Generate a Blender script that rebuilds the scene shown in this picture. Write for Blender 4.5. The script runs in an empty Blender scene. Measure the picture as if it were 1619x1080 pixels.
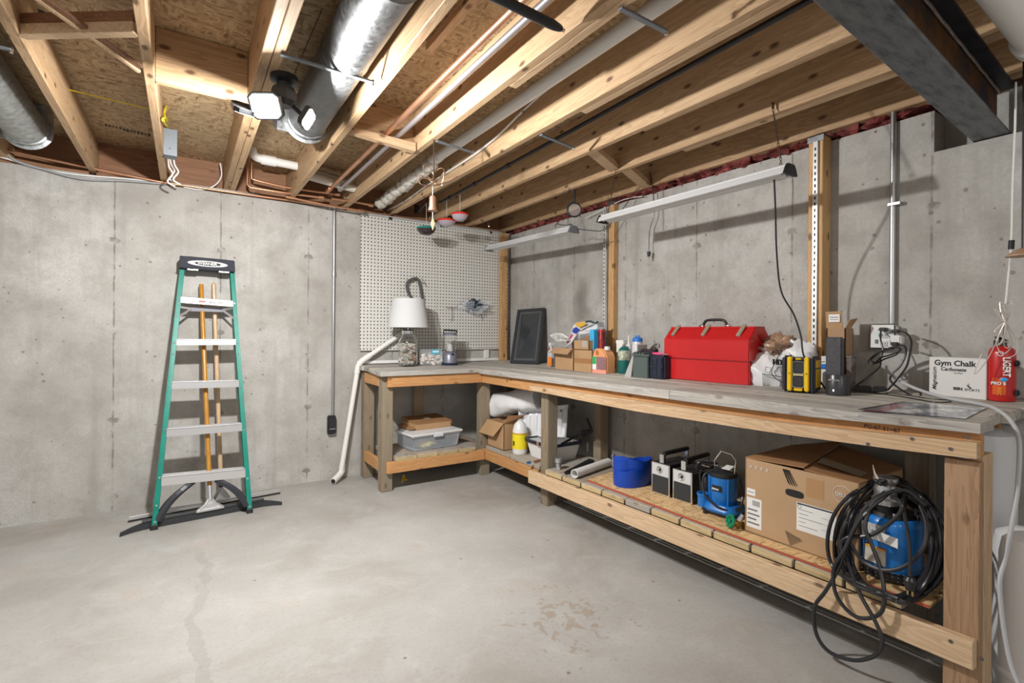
import bpy, bmesh, math, random
from mathutils import Vector, Matrix, noise
random.seed(7)
S = bpy.context.scene
# ------------------------------------------------------------------ camera
F, YAW, CX, CY, ROLL, H = 785., .583, 809.5, 528., .0082, 1.25
FW = Vector((math.sin(YAW), math.cos(YAW), 0)); RT = Vector((math.cos(YAW), -math.sin(YAW), 0)); UP = Vector((0, 0, 1))
cam = bpy.data.objects.new('camera', bpy.data.cameras.new('camera'))
S.collection.objects.link(cam); S.camera = cam
cam.data.sensor_width = 36; cam.data.lens = 36*F/1619
cam.data.shift_x = 0; cam.data.shift_y = -(540-CY)/1619
cam.data.clip_start = .02
_r, _u, _b = RT, UP, -FW
M3 = Matrix(((_r.x, _u.x, _b.x), (_r.y, _u.y, _b.y), (_r.z, _u.z, _b.z)))
cam.matrix_world = Matrix.Translation((0, 0, H)) @ (M3 @ Matrix.Rotation(ROLL, 3, 'Z')).to_4x4()
# ------------------------------------------------------------------ world, lights, exposure
w = bpy.data.worlds.new('world'); S.world = w; w.use_nodes = True
w.node_tree.nodes['Background'].inputs[0].default_value = (1, .985, .965, 1)
w.node_tree.nodes['Background'].inputs[1].default_value = .30
S.view_settings.view_transform = 'Standard'; S.view_settings.look = 'None'
S.view_settings.exposure = .57; S.view_settings.gamma = 1; S.view_settings.use_curve_mapping = False
def lamp(name, kind, loc, power, size=.1, col=(1, .97, .92)):
    l = bpy.data.lights.new(name, kind); l.energy = power; l.color = col
    if kind == 'AREA': l.size = size
    else: l.shadow_soft_size = size
    o = bpy.data.objects.new(name, l); S.collection.objects.link(o); o.location = loc; return o
def head_light(name, loc, nrm, power):                          # one for each LED head of the work light
    o = lamp(name, 'AREA', loc, power, .075, (1, .985, .96)); o.data.shape = 'DISK'
    o.rotation_euler = Vector(nrm).to_track_quat('-Z', 'Y').to_euler(); return o
LC = Vector((.345, 2.29, 2.33))
HEADS = [(Vector((-.075, -.03, -.155)), Vector((-.45, -.70, -.55))), (Vector((.095, -.02, -.165)), Vector((.80, -.35, -.48))), (Vector((-.13, .045, -.165)), Vector((-.12, .64, -.76)))]
for (hc, hn), pw in zip(HEADS, (8, 28, 46)): head_light('led_head_light', LC+hc+hn.normalized()*.008, hn, pw)
lamp('rear_fill_left', 'POINT', (-.6, -.9, 2.15), 16, .12, (1, .96, .91))  # added fill behind the camera, softens the work light's shadows
lamp('rear_fill_right', 'POINT', (1.0, -1.2, 2.0), 16, .15, (1, .96, .91))  # second added fill light, unseen, no real fixture behind it
# ------------------------------------------------------------------ pixel rays to room points
def ray(px, py):
    u, v = px-CX, py-CY; c, s = math.cos(ROLL), math.sin(ROLL)
    a, b = c*u+s*v, -s*u+c*v
    return FW+RT*(a/F)-UP*(b/F)
def PX(px, py, x): d = ray(px, py); return Vector((0, 0, H))+d*(x/d.x)
def PY(px, py, y): d = ray(px, py); return Vector((0, 0, H))+d*(y/d.y)
def PZ(px, py, z): d = ray(px, py); return Vector((0, 0, H))+d*((z-H)/d.z)
def TR(y): return max(0, 2.95-y)*.010
def TT(x, y):                                   # height of the (slightly out of level) bench top
    if x < 2.14 and y > 3.2: return .950+(y-3.75)*.03
    return .950+(x-2.15)*.045+TR(y)
def PT(px, py):
    z = .97
    for i in range(25):
        p = PZ(px, py, z); z = TT(p.x, p.y)
    return p
def PS(px, py, h=.28):
    z = h
    for i in range(25):
        p = PZ(px, py, z); z = h+TR(p.y)
    return p
# ------------------------------------------------------------------ materials
MATS = {}
def N(nt, t, **k):
    n = nt.nodes.new(t)
    for a, b in k.items(): setattr(n, a, b)
    return n
def base(name):
    m = bpy.data.materials.new(name); m.use_nodes = True; nt = m.node_tree
    return m, nt, nt.nodes['Principled BSDF']
def pm(name, col, rough=.5, metal=0, bump=0, bscale=60, var=0, trans=0, ior=1.45, emit=0, coat=0, alpha=1, vscale=8):
    if name in MATS: return MATS[name]
    m, nt, p = base(name)
    p.inputs['Base Color'].default_value = (*col, 1); p.inputs['Roughness'].default_value = rough
    p.inputs['Metallic'].default_value = metal; p.inputs['Transmission Weight'].default_value = trans
    p.inputs['IOR'].default_value = ior; p.inputs['Coat Weight'].default_value = coat; p.inputs['Alpha'].default_value = alpha
    if emit:
        p.inputs['Emission Color'].default_value = (*col, 1); p.inputs['Emission Strength'].default_value = emit
    tc = N(nt, 'ShaderNodeTexCoord')
    if var:
        n = N(nt, 'ShaderNodeTexNoise'); n.inputs['Scale'].default_value = vscale; n.inputs['Detail'].default_value = 6
        nt.links.new(tc.outputs['Object'], n.inputs['Vector'])
        r = N(nt, 'ShaderNodeValToRGB'); r.color_ramp.elements[0].position = .3; r.color_ramp.elements[1].position = .7
        r.color_ramp.elements[0].color = tuple(c*(1-var) for c in col)+(1,); r.color_ramp.elements[1].color = tuple(min(1, c*(1+var)) for c in col)+(1,)
        nt.links.new(n.outputs[0], r.inputs[0]); nt.links.new(r.outputs[0], p.inputs['Base Color'])
    if bump:
        n = N(nt, 'ShaderNodeTexNoise'); n.inputs['Scale'].default_value = bscale; n.inputs['Detail'].default_value = 4
        nt.links.new(tc.outputs['Object'], n.inputs['Vector'])
        b = N(nt, 'ShaderNodeBump'); b.inputs['Strength'].default_value = bump; b.inputs['Distance'].default_value = .01
        nt.links.new(n.outputs[0], b.inputs['Height']); nt.links.new(b.outputs[0], p.inputs['Normal'])
    MATS[name] = m; return m
def ramp(nt, src, stops):
    r = N(nt, 'ShaderNodeValToRGB'); cr = r.color_ramp
    while len(cr.elements) < len(stops): cr.elements.new(.5)
    for e, (p, c) in zip(cr.elements, stops): e.position = p; e.color = (*c, 1) if len(c) == 3 else c
    nt.links.new(src, r.inputs[0]); return r.outputs[0]
def mixc(nt, fac, a, b, mode='MIX'):
    n = N(nt, 'ShaderNodeMix', data_type='RGBA', blend_type=mode)
    if isinstance(fac, float): n.inputs[0].default_value = fac
    else: nt.links.new(fac, n.inputs[0])
    for i, v in ((6, a), (7, b)):
        if isinstance(v, tuple): n.inputs[i].default_value = (*v, 1)
        else: nt.links.new(v, n.inputs[i])
    return n.outputs[2]
def mth(nt, op, a, b=0., c=0.):
    n = N(nt, 'ShaderNodeMath', operation=op)
    for i, v in enumerate((a, b, c)):
        if isinstance(v, (int, float)): n.inputs[i].default_value = v
        else: nt.links.new(v, n.inputs[i])
    return n.outputs[0]
def noi(nt, vec, scale, detail=5, rough=.55, dist=0):
    n = N(nt, 'ShaderNodeTexNoise'); n.inputs['Scale'].default_value = scale; n.inputs['Detail'].default_value = detail
    n.inputs['Roughness'].default_value = rough; n.inputs['Distortion'].default_value = dist
    nt.links.new(vec, n.inputs['Vector']); return n.outputs[0]
def mapping(nt, vec, scale=(1, 1, 1), loc=(0, 0, 0)):
    m = N(nt, 'ShaderNodeMapping'); m.inputs['Scale'].default_value = scale; m.inputs['Location'].default_value = loc
    nt.links.new(vec, m.inputs['Vector']); return m.outputs[0]
def bumpn(nt, p, h, s=.3, d=.01):
    b = N(nt, 'ShaderNodeBump'); b.inputs['Strength'].default_value = s; b.inputs['Distance'].default_value = d
    nt.links.new(h, b.inputs['Height']); nt.links.new(b.outputs[0], p.inputs['Normal'])
def wood(name, c1, c2, axis='y', knots=.5, rough=.65, stain=None, kn=(.10, .045, .02)):
    key = name+axis
    if key in MATS: return MATS[key]
    m, nt, p = base(key); p.inputs['Roughness'].default_value = rough
    tc = N(nt, 'ShaderNodeTexCoord'); oi = N(nt, 'ShaderNodeObjectInfo')
    off = N(nt, 'ShaderNodeVectorMath', operation='MULTIPLY_ADD'); cb = N(nt, 'ShaderNodeCombineXYZ')
    for i in range(3): nt.links.new(mth(nt, 'MULTIPLY', oi.outputs['Random'], 17.3+i*9.1), cb.inputs[i])
    nt.links.new(tc.outputs['Object'], off.inputs[0]); off.inputs[1].default_value = (1, 1, 1); nt.links.new(cb.outputs[0], off.inputs[2])
    v = off.outputs[0]
    sc = {'x': (.7, 9, 9), 'y': (9, .7, 9), 'z': (9, 9, .7)}[axis]
    fs = {'x': (3, 130, 130), 'y': (130, 3, 130), 'z': (130, 130, 3)}[axis]
    ks = {'x': (1.3, 5, 5), 'y': (5, 1.3, 5), 'z': (5, 5, 1.3)}[axis]
    g = noi(nt, mapping(nt, v, sc), 1.6, 4, .5, 1.2)
    bands = mth(nt, 'FRACT', mth(nt, 'MULTIPLY', g, 9.))
    fine = noi(nt, mapping(nt, v, fs), 1., 3, .6)
    a = mth(nt, 'ADD', mth(nt, 'MULTIPLY', bands, .35), mth(nt, 'MULTIPLY', fine, .65))
    a = mth(nt, 'ADD', a, mth(nt, 'MULTIPLY', mth(nt, 'SUBTRACT', oi.outputs['Random'], .5), .25))
    col = ramp(nt, a, [(.2, c1), (.75, c2)])
    if stain:
        s2 = noi(nt, mapping(nt, v, tuple(x*.35 for x in sc)), 1.5, 5, .6, .6)
        col = mixc(nt, ramp(nt, s2, [(.42, (0, 0, 0)), (.62, (1, 1, 1))]), col, stain)
    if knots:
        vo = N(nt, 'ShaderNodeTexVoronoi', voronoi_dimensions='2D'); vo.inputs['Scale'].default_value = 1.; vo.inputs['Randomness'].default_value = 1
        sp = N(nt, 'ShaderNodeSeparateXYZ'); nt.links.new(v, sp.inputs[0]); ai = 'xyz'.index(axis); oth = [i for i in range(3) if i != ai]
        kc = N(nt, 'ShaderNodeCombineXYZ'); nt.links.new(mth(nt, 'MULTIPLY', sp.outputs[ai], 3.2), kc.inputs[0])
        nt.links.new(mth(nt, 'MULTIPLY', mth(nt, 'ADD', sp.outputs[oth[0]], sp.outputs[oth[1]]), 6.5), kc.inputs[1])
        nt.links.new(kc.outputs[0], vo.inputs['Vector'])
        k = ramp(nt, mth(nt, 'ADD', vo.outputs['Distance'], mth(nt, 'MULTIPLY', fine, .05)), [(.065, (1, 1, 1)), (.115, (0, 0, 0))])
        col = mixc(nt, mth(nt, 'MULTIPLY', k, knots), col, kn)
    nt.links.new(col, p.inputs['Base Color']); bumpn(nt, p, fine, .15, .003)
    MATS[key] = m; return m
def pine(ax='y'): return wood('pine', (.45, .29, .16), (.68, .49, .31), ax, .8)
def joistw(ax='y'): return wood('joist_pine', (.37, .225, .115), (.58, .40, .235), ax, .9)
def orange(ax='y'): return wood('orange_lumber', (.43, .20, .07), (.60, .32, .13), ax, .6)
def grayw(ax='y'): return wood('weathered_lumber', (.27, .215, .16), (.46, .385, .30), ax, .6, stain=(.36, .35, .33))
def topw(ax='y'): return wood('gray_bench_plank', (.20, .185, .17), (.46, .44, .41), ax, .5, stain=(.56, .52, .45))
def legw(ax='z'): return wood('treated_post', (.19, .13, .08), (.36, .27, .18), ax, .6, stain=(.22, .205, .155))
def endw(ax='x'): return wood('deck_end', (.36, .27, .13), (.60, .47, .27), ax, .3)
# ---- concrete
def concrete(name, axis, seams, ties, tone):
    m, nt, p = base(name); p.inputs['Roughness'].default_value = .8
    tc = N(nt, 'ShaderNodeTexCoord'); v = tc.outputs['Object']
    sx = N(nt, 'ShaderNodeSeparateXYZ'); nt.links.new(v, sx.inputs[0])
    u = sx.outputs[0] if axis == 'x' else sx.outputs[1]; z = sx.outputs[2]
    big = noi(nt, v, 1.3, 6, .6); mid = noi(nt, v, 6, 6, .65); fine = noi(nt, v, 90, 3, .6)
    t = tone
    col = ramp(nt, big, [(.32, (t*.74, t*.70, t*.64)), (.5, (t, t*.97, t*.91)), (.66, (t*1.2, t*1.18, t*1.13))])
    col = mixc(nt, ramp(nt, mid, [(.45, (0, 0, 0)), (.72, (.75, .75, .75))]), col, (t*.66, t*.62, t*.56))
    col = mixc(nt, ramp(nt, mth(nt, 'MULTIPLY', fine, 1.), [(.3, (.35, .35, .35)), (.6, (0, 0, 0))]), col, (t*.62, t*.6, t*.56))
    # vertical drips
    dr = noi(nt, mapping(nt, v, (7, 7, .5)), 1.5, 4, .6)
    col = mixc(nt, ramp(nt, dr, [(.52, (0, 0, 0)), (.75, (.7, .7, .7))]), col, (t*.66, t*.63, t*.58))
    # air holes
    vo = N(nt, 'ShaderNodeTexVoronoi'); vo.inputs['Scale'].default_value = 15; nt.links.new(v, vo.inputs['Vector'])
    sel = noi(nt, v, 3.1, 2)
    hole = mth(nt, 'MULTIPLY', mth(nt, 'LESS_THAN', vo.outputs['Distance'], mth(nt, 'MULTIPLY', sel, .22)), mth(nt, 'GREATER_THAN', noi(nt, v, 21, 1), .5))
    col = mixc(nt, mth(nt, 'MULTIPLY', hole, .6), col, (.13, .12, .105))
    wob = mth(nt, 'MULTIPLY', mth(nt, 'SUBTRACT', noi(nt, v, 9, 4), .5), .012)
    tot = None
    for s in seams:
        d = mth(nt, 'ABSOLUTE', mth(nt, 'ADD', mth(nt, 'SUBTRACT', u, s), wob))
        l = mth(nt, 'LESS_THAN', d, .0048)
        tot = l if tot is None else mth(nt, 'MAXIMUM', tot, l)
        for tz in ties:
            dz = mth(nt, 'SUBTRACT', z, tz)
            dd = mth(nt, 'SQRT', mth(nt, 'ADD', mth(nt, 'MULTIPLY', mth(nt, 'SUBTRACT', u, s), mth(nt, 'SUBTRACT', u, s)), mth(nt, 'MULTIPLY', mth(nt, 'MULTIPLY', dz, dz), 2.2)))
            dd = mth(nt, 'ADD', dd, mth(nt, 'MULTIPLY', mth(nt, 'SUBTRACT', noi(nt, v, 30, 3), .5), .05))
            tot = mth(nt, 'MAXIMUM', tot, mth(nt, 'MULTIPLY', mth(nt, 'LESS_THAN', dd, .030), 1.))
    if tot is not None:
        brk = ramp(nt, noi(nt, v, 12, 3), [(.4, (.12, .12, .12)), (.6, (1, 1, 1))])
        col = mixc(nt, mth(nt, 'MULTIPLY', mth(nt, 'MULTIPLY', tot, .75), brk), col, (.16, .145, .125))
    nt.links.new(col, p.inputs['Base Color'])
    hgt = mth(nt, 'ADD', mth(nt, 'MULTIPLY', fine, .3), mth(nt, 'MULTIPLY', mid, .7))
    hgt = mth(nt, 'SUBTRACT', hgt, mth(nt, 'MULTIPLY', hole, .6))
    if tot is not None: hgt = mth(nt, 'ADD', hgt, mth(nt, 'MULTIPLY', tot, .6))
    bumpn(nt, p, hgt, .35, .006)
    return m
TONE = .47
seam_b = [PY(180, 500, 4.38).x, PY(350, 300, 4.38).x, PY(487, 500, 4.38).x, -1.03-.0, PY(620, 600, 4.38).x, PY(700, 600, 4.38).x]
ties_b = [PY(181, 380, 4.38).z, PY(181, 525, 4.38).z, PY(181, 664, 4.38).z, PY(181, 785, 4.38).z]
seam_r = [PX(x, 450, 2.85).y for x in (844, 908, 989, 1101, 1252, 1472)]+[.35]
ties_r = [PX(1101, 389, 2.85).z, PX(1470, 545, 2.85).z, PX(1098, 680, 2.85).z]
M_wb = concrete('concrete_wall_back', 'x', seam_b, ties_b, TONE)
M_wr = concrete('concrete_wall_right', 'y', seam_r, ties_r, TONE*.98)
def floor_mat():
    m, nt, p = base('concrete_floor'); tc = N(nt, 'ShaderNodeTexCoord'); v = tc.outputs['Object']
    sx = N(nt, 'ShaderNodeSeparateXYZ'); nt.links.new(v, sx.inputs[0]); X, Y = sx.outputs[0], sx.outputs[1]
    t = .385
    a = noi(nt, v, 1.1, 8, .62, .5); b = noi(nt, v, 4.5, 8, .65, .6); c = noi(nt, v, 60, 3)
    col = ramp(nt, a, [(.32, (t*.80, t*.74, t*.67)), (.5, (t*.97, t*.94, t*.885)), (.68, (t*1.12, t*1.10, t*1.06))])
    col = mixc(nt, ramp(nt, b, [(.5, (0, 0, 0)), (.75, (.7, .7, .7))]), col, (t*1.2, t*1.19, t*1.15))
    col = mixc(nt, ramp(nt, c, [(.3, (.25, .25, .25)), (.5, (0, 0, 0))]), col, (t*.6, t*.58, t*.55))
    rus = noi(nt, v, 2.3, 5, .5, .3)
    col = mixc(nt, ramp(nt, rus, [(.60, (0, 0, 0)), (.78, (.35, .35, .35))]), col, (.42, .27, .16))
    # small dark and rust spots
    vo = N(nt, 'ShaderNodeTexVoronoi'); vo.inputs['Scale'].default_value = 7; nt.links.new(v, vo.inputs['Vector'])
    sp = mth(nt, 'MULTIPLY', mth(nt, 'LESS_THAN', vo.outputs['Distance'], .055), mth(nt, 'GREATER_THAN', noi(nt, v, 4, 1), .56))
    col = mixc(nt, mth(nt, 'MULTIPLY', sp, .7), col, (.16, .10, .055))
    # the filled crack wandering across the slab
    p0, p1 = PZ(325, 872, 0), PZ(318, 1070, 0)
    sl = (p1.x-p0.x)/(p1.y-p0.y)
    wob = N(nt, 'ShaderNodeTexNoise', noise_dimensions='1D'); wob.inputs['Scale'].default_value = 2.2; wob.inputs['Detail'].default_value = 5
    nt.links.new(Y, wob.inputs['W'])
    xc = mth(nt, 'ADD', mth(nt, 'MULTIPLY', mth(nt, 'SUBTRACT', Y, p0.y), sl), p0.x-.01)
    xc = mth(nt, 'ADD', xc, mth(nt, 'MULTIPLY', mth(nt, 'SUBTRACT', wob.outputs[0], .5), .24))
    wid = mth(nt, 'ADD', .004, mth(nt, 'MULTIPLY', noi(nt, v, 3.3, 2), .035))
    cr = mth(nt, 'LESS_THAN', mth(nt, 'ABSOLUTE', mth(nt, 'SUBTRACT', X, xc)), wid)
    cr = mth(nt, 'MULTIPLY', cr, mth(nt, 'LESS_THAN', Y, p0.y)); cr = mth(nt, 'MULTIPLY', cr, mth(nt, 'GREATER_THAN', Y, 1.0))
    col = mixc(nt, mth(nt, 'MULTIPLY', cr, .30), col, (.25, .24, .225))
    # the scuffed rusty patch in the middle of the floor
    q = PZ(895, 975, 0)
    dx, dy = mth(nt, 'SUBTRACT', X, q.x), mth(nt, 'SUBTRACT', Y, q.y)
    d = mth(nt, 'SQRT', mth(nt, 'ADD', mth(nt, 'MULTIPLY', dx, dx), mth(nt, 'MULTIPLY', dy, dy)))
    pt = mth(nt, 'MULTIPLY', mth(nt, 'GREATER_THAN', mth(nt, 'SUBTRACT', noi(nt, v, 17, 4, .6, .8), mth(nt, 'MULTIPLY', d, .5)), .5), mth(nt, 'LESS_THAN', d, .35))
    col = mixc(nt, mth(nt, 'MULTIPLY', pt, .42), col, (.26, .17, .09))
    nt.links.new(col, p.inputs['Base Color'])
    nt.links.new(ramp(nt, b, [(.3, (.62, .62, .62)), (.7, (.42, .42, .42))]), p.inputs['Roughness'])
    bumpn(nt, p, mth(nt, 'ADD', mth(nt, 'MULTIPLY', c, .3), b), .12, .006)
    return m
def osb(name='osb', c1=(.17, .10, .05), c2=(.37, .25, .135), c3=(.52, .39, .235)):
    if name in MATS: return MATS[name]
    m, nt, p = base(name); p.inputs['Roughness'].default_value = .7; tc = N(nt, 'ShaderNodeTexCoord'); v = tc.outputs['Object']
    warp = N(nt, 'ShaderNodeTexNoise'); warp.inputs['Scale'].default_value = 5; nt.links.new(v, warp.inputs['Vector'])
    va = N(nt, 'ShaderNodeVectorMath', operation='MULTIPLY_ADD'); nt.links.new(warp.outputs['Color'], va.inputs[0]); va.inputs[1].default_value = (.035, .035, .01); nt.links.new(v, va.inputs[2])
    vo = N(nt, 'ShaderNodeTexVoronoi'); nt.links.new(mapping(nt, va.outputs[0], (30, 95, 10)), vo.inputs['Vector']); vo.inputs['Scale'].default_value = 1
    vo2 = N(nt, 'ShaderNodeTexVoronoi'); nt.links.new(mapping(nt, va.outputs[0], (80, 26, 10)), vo2.inputs['Vector']); vo2.inputs['Scale'].default_value = 1
    a = N(nt, 'ShaderNodeSeparateColor'); nt.links.new(vo.outputs['Color'], a.inputs[0]); b = N(nt, 'ShaderNodeSeparateColor'); nt.links.new(vo2.outputs['Color'], b.inputs[0])
    sel = mth(nt, 'GREATER_THAN', noi(nt, v, 11, 2), .53)
    k = mth(nt, 'ADD', mth(nt, 'MULTIPLY', a.outputs[0], mth(nt, 'SUBTRACT', 1., sel)), mth(nt, 'MULTIPLY', b.outputs[0], sel))
    k = mth(nt, 'ADD', mth(nt, 'MULTIPLY', k, .75), mth(nt, 'MULTIPLY', noi(nt, mapping(nt, va.outputs[0], (60, 160, 20)), 1, 3), .25))
    col = ramp(nt, k, [(.07, c1), (.3, c2), (.85, c3)])
    kk = mth(nt, 'GREATER_THAN', noi(nt, mapping(nt, va.outputs[0], (40, 90, 10)), 1, 2), .68)
    col = mixc(nt, mth(nt, 'MULTIPLY', kk, .6), col, (.11, .055, .025))
    nt.links.new(col, p.inputs['Base Color']); bumpn(nt, p, k, .25, .004)
    MATS[name] = m; return m
def pegmat():
    m, nt, p = base('pegboard_white'); p.inputs['Roughness'].default_value = .55; tc = N(nt, 'ShaderNodeTexCoord')
    sx = N(nt, 'ShaderNodeSeparateXYZ'); nt.links.new(tc.outputs['Object'], sx.inputs[0]); s = .0305
    fx = mth(nt, 'SUBTRACT', mth(nt, 'FRACT', mth(nt, 'DIVIDE', sx.outputs[0], s)), .5); fz = mth(nt, 'SUBTRACT', mth(nt, 'FRACT', mth(nt, 'DIVIDE', sx.outputs[2], s)), .5)
    d = mth(nt, 'SQRT', mth(nt, 'ADD', mth(nt, 'MULTIPLY', fx, fx), mth(nt, 'MULTIPLY', fz, fz)))
    h = mth(nt, 'LESS_THAN', d, .19)
    col = mixc(nt, h, (.66, .65, .61), (.035, .03, .025)); nt.links.new(col, p.inputs['Base Color'])
    bumpn(nt, p, mth(nt, 'MULTIPLY', h, -1.), .6, .004); return m
def galv(name='galvanised', t=.26, rough=.40):
    if name in MATS: return MATS[name]
    m, nt, p = base(name); p.inputs['Metallic'].default_value = .9; tc = N(nt, 'ShaderNodeTexCoord'); v = tc.outputs['Object']
    vo = N(nt, 'ShaderNodeTexVoronoi'); vo.inputs['Scale'].default_value = 55; nt.links.new(v, vo.inputs['Vector'])
    s = N(nt, 'ShaderNodeSeparateColor'); nt.links.new(vo.outputs['Color'], s.inputs[0])
    k = mth(nt, 'ADD', mth(nt, 'MULTIPLY', s.outputs[0], .5), mth(nt, 'MULTIPLY', noi(nt, v, 9, 5), .5))
    nt.links.new(ramp(nt, k, [(.2, (t*.72, t*.75, t*.78)), (.8, (t*1.1, t*1.12, t*1.14))]), p.inputs['Base Color'])
    nt.links.new(ramp(nt, k, [(.2, (rough, rough, rough)), (.8, (rough+.16, rough+.16, rough+.16))]), p.inputs['Roughness'])
    MATS[name] = m; return m
def steelm():
    m, nt, p = base('primed_steel'); tc = N(nt, 'ShaderNodeTexCoord'); v = tc.outputs['Object']
    a = noi(nt, mapping(nt, v, (2, 9, 2)), 4, 6, .65); b = noi(nt, v, 3, 4)
    col = ramp(nt, a, [(.36, (.075, .085, .095)), (.5, (.15, .165, .18)), (.7, (.20, .215, .23))])
    nt.links.new(col, p.inputs['Base Color']); p.inputs['Roughness'].default_value = .5; p.inputs['Metallic'].default_value = .35; bumpn(nt, p, b, .2); return m
def rustm():
    m, nt, p = base('rusty_web'); tc = N(nt, 'ShaderNodeTexCoord'); v = tc.outputs['Object']
    a = noi(nt, v, 7, 8, .7)
    col = ramp(nt, a, [(.40, (.05, .055, .07)), (.52, (.16, .075, .03)), (.7, (.28, .14, .05))])
    nt.links.new(col, p.inputs['Base Color']); p.inputs['Roughness'].default_value = .6; p.inputs['Metallic'].default_value = .2; bumpn(nt, p, a, .3); return m
def shellm():
    m, nt, p = base('shell_mix'); tc = N(nt, 'ShaderNodeTexCoord'); vo = N(nt, 'ShaderNodeTexVoronoi'); vo.inputs['Scale'].default_value = 38
    nt.links.new(tc.outputs['Object'], vo.inputs['Vector']); s = N(nt, 'ShaderNodeSeparateColor'); nt.links.new(vo.outputs['Color'], s.inputs[0])
    nt.links.new(ramp(nt, s.outputs[1], [(.0, (.86, .82, .75)), (.64, (.90, .87, .82)), (.68, (.50, .25, .12)), (.82, (.66, .45, .28)), (.9, (.88, .84, .78))]), p.inputs['Base Color']); return m
def printm():
    m, nt, p = base('glossy_print'); tc = N(nt, 'ShaderNodeTexCoord'); v = tc.outputs['Object']
    a = noi(nt, v, 13, 5, .7, .6); sx = N(nt, 'ShaderNodeSeparateXYZ'); nt.links.new(v, sx.inputs[0])
    col = ramp(nt, a, [(.40, (.05, .08, .12)), (.5, (.35, .38, .40)), (.6, (.72, .71, .68))])
    red = mth(nt, 'MULTIPLY', mth(nt, 'GREATER_THAN', a, .47), mth(nt, 'GREATER_THAN', sx.outputs[1], .07))
    col = mixc(nt, mth(nt, 'MULTIPLY', red, .75), col, (.36, .03, .07))
    nt.links.new(col, p.inputs['Base Color']); p.inputs['Roughness'].default_value = .14; return m
M_floor, M_osb, M_peg, M_steel, M_rust, M_shell, M_print = floor_mat(), osb(), pegmat(), steelm(), rustm(), shellm(), printm()
M_osb2 = osb('osb_shelf', (.36, .20, .08), (.62, .40, .18), (.78, .55, .30))
galvm = galv(); chrome = pm('chrome', (.75, .75, .76), .15, 1); alu = pm('brushed_aluminium', (.74, .74, .75), .34, .85)
zinc = pm('zinc_conduit', (.50, .51, .52), .35, .9); copper = pm('copper', (.62, .33, .20), .35, .85, var=.15)
blackp = pm('black_plastic', (.018, .018, .02), .42); blackr = pm('black_rubber', (.022, .022, .025), .35, coat=.15); navy = pm('navy_plastic', (.018, .026, .05), .4)
whitep = pm('white_plastic', (.78, .78, .77), .4); pvc = pm('white_pvc', (.76, .75, .72), .38); graym = pm('gray_painted', (.17, .185, .20), .5)
card = pm('cardboard', (.44, .27, .14), .8, var=.06, bump=.05); card2 = pm('cardboard_dark', (.33, .17, .075), .8, var=.08); card_in = pm('cardboard_inside', (.40, .255, .145), .85)
red = pm('red_enamel', (.54, .016, .018), .30, coat=.3, var=.05); redp = pm('red_plastic', (.70, .03, .02), .3)
yellow = pm('yellow_plastic', (.85, .55, .01), .35); bluep = pm('blue_enamel', (.01, .16, .52), .3, coat=.3); bluev = pm('blue_vinyl', (.008, .06, .42), .35, bump=.05, bscale=12)
green = pm('ladder_green', (.0, .20, .15), .42, var=.12, vscale=14); glass = pm('clear_glass', (.97, .98, .98), .02, trans=1, ior=1.45)
clearp = pm('clear_plastic', (.90, .93, .96), .10, trans=.9, ior=1.2); ink = pm('black_ink', (.015, .015, .015), .6); paper = pm('white_paper', (.78, .78, .76), .6)
bagw = pm('white_bag', (.74, .74, .75), .4, bump=.35, bscale=14); bagb = pm('brown_bag', (.36, .22, .14), .35, bump=.4, bscale=16)
insul = pm('red_insulation', (.20, .045, .04), .7, var=.8, bump=.9, bscale=30, vscale=14); brass = pm('brass', (.60, .42, .16), .3, .9)
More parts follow.
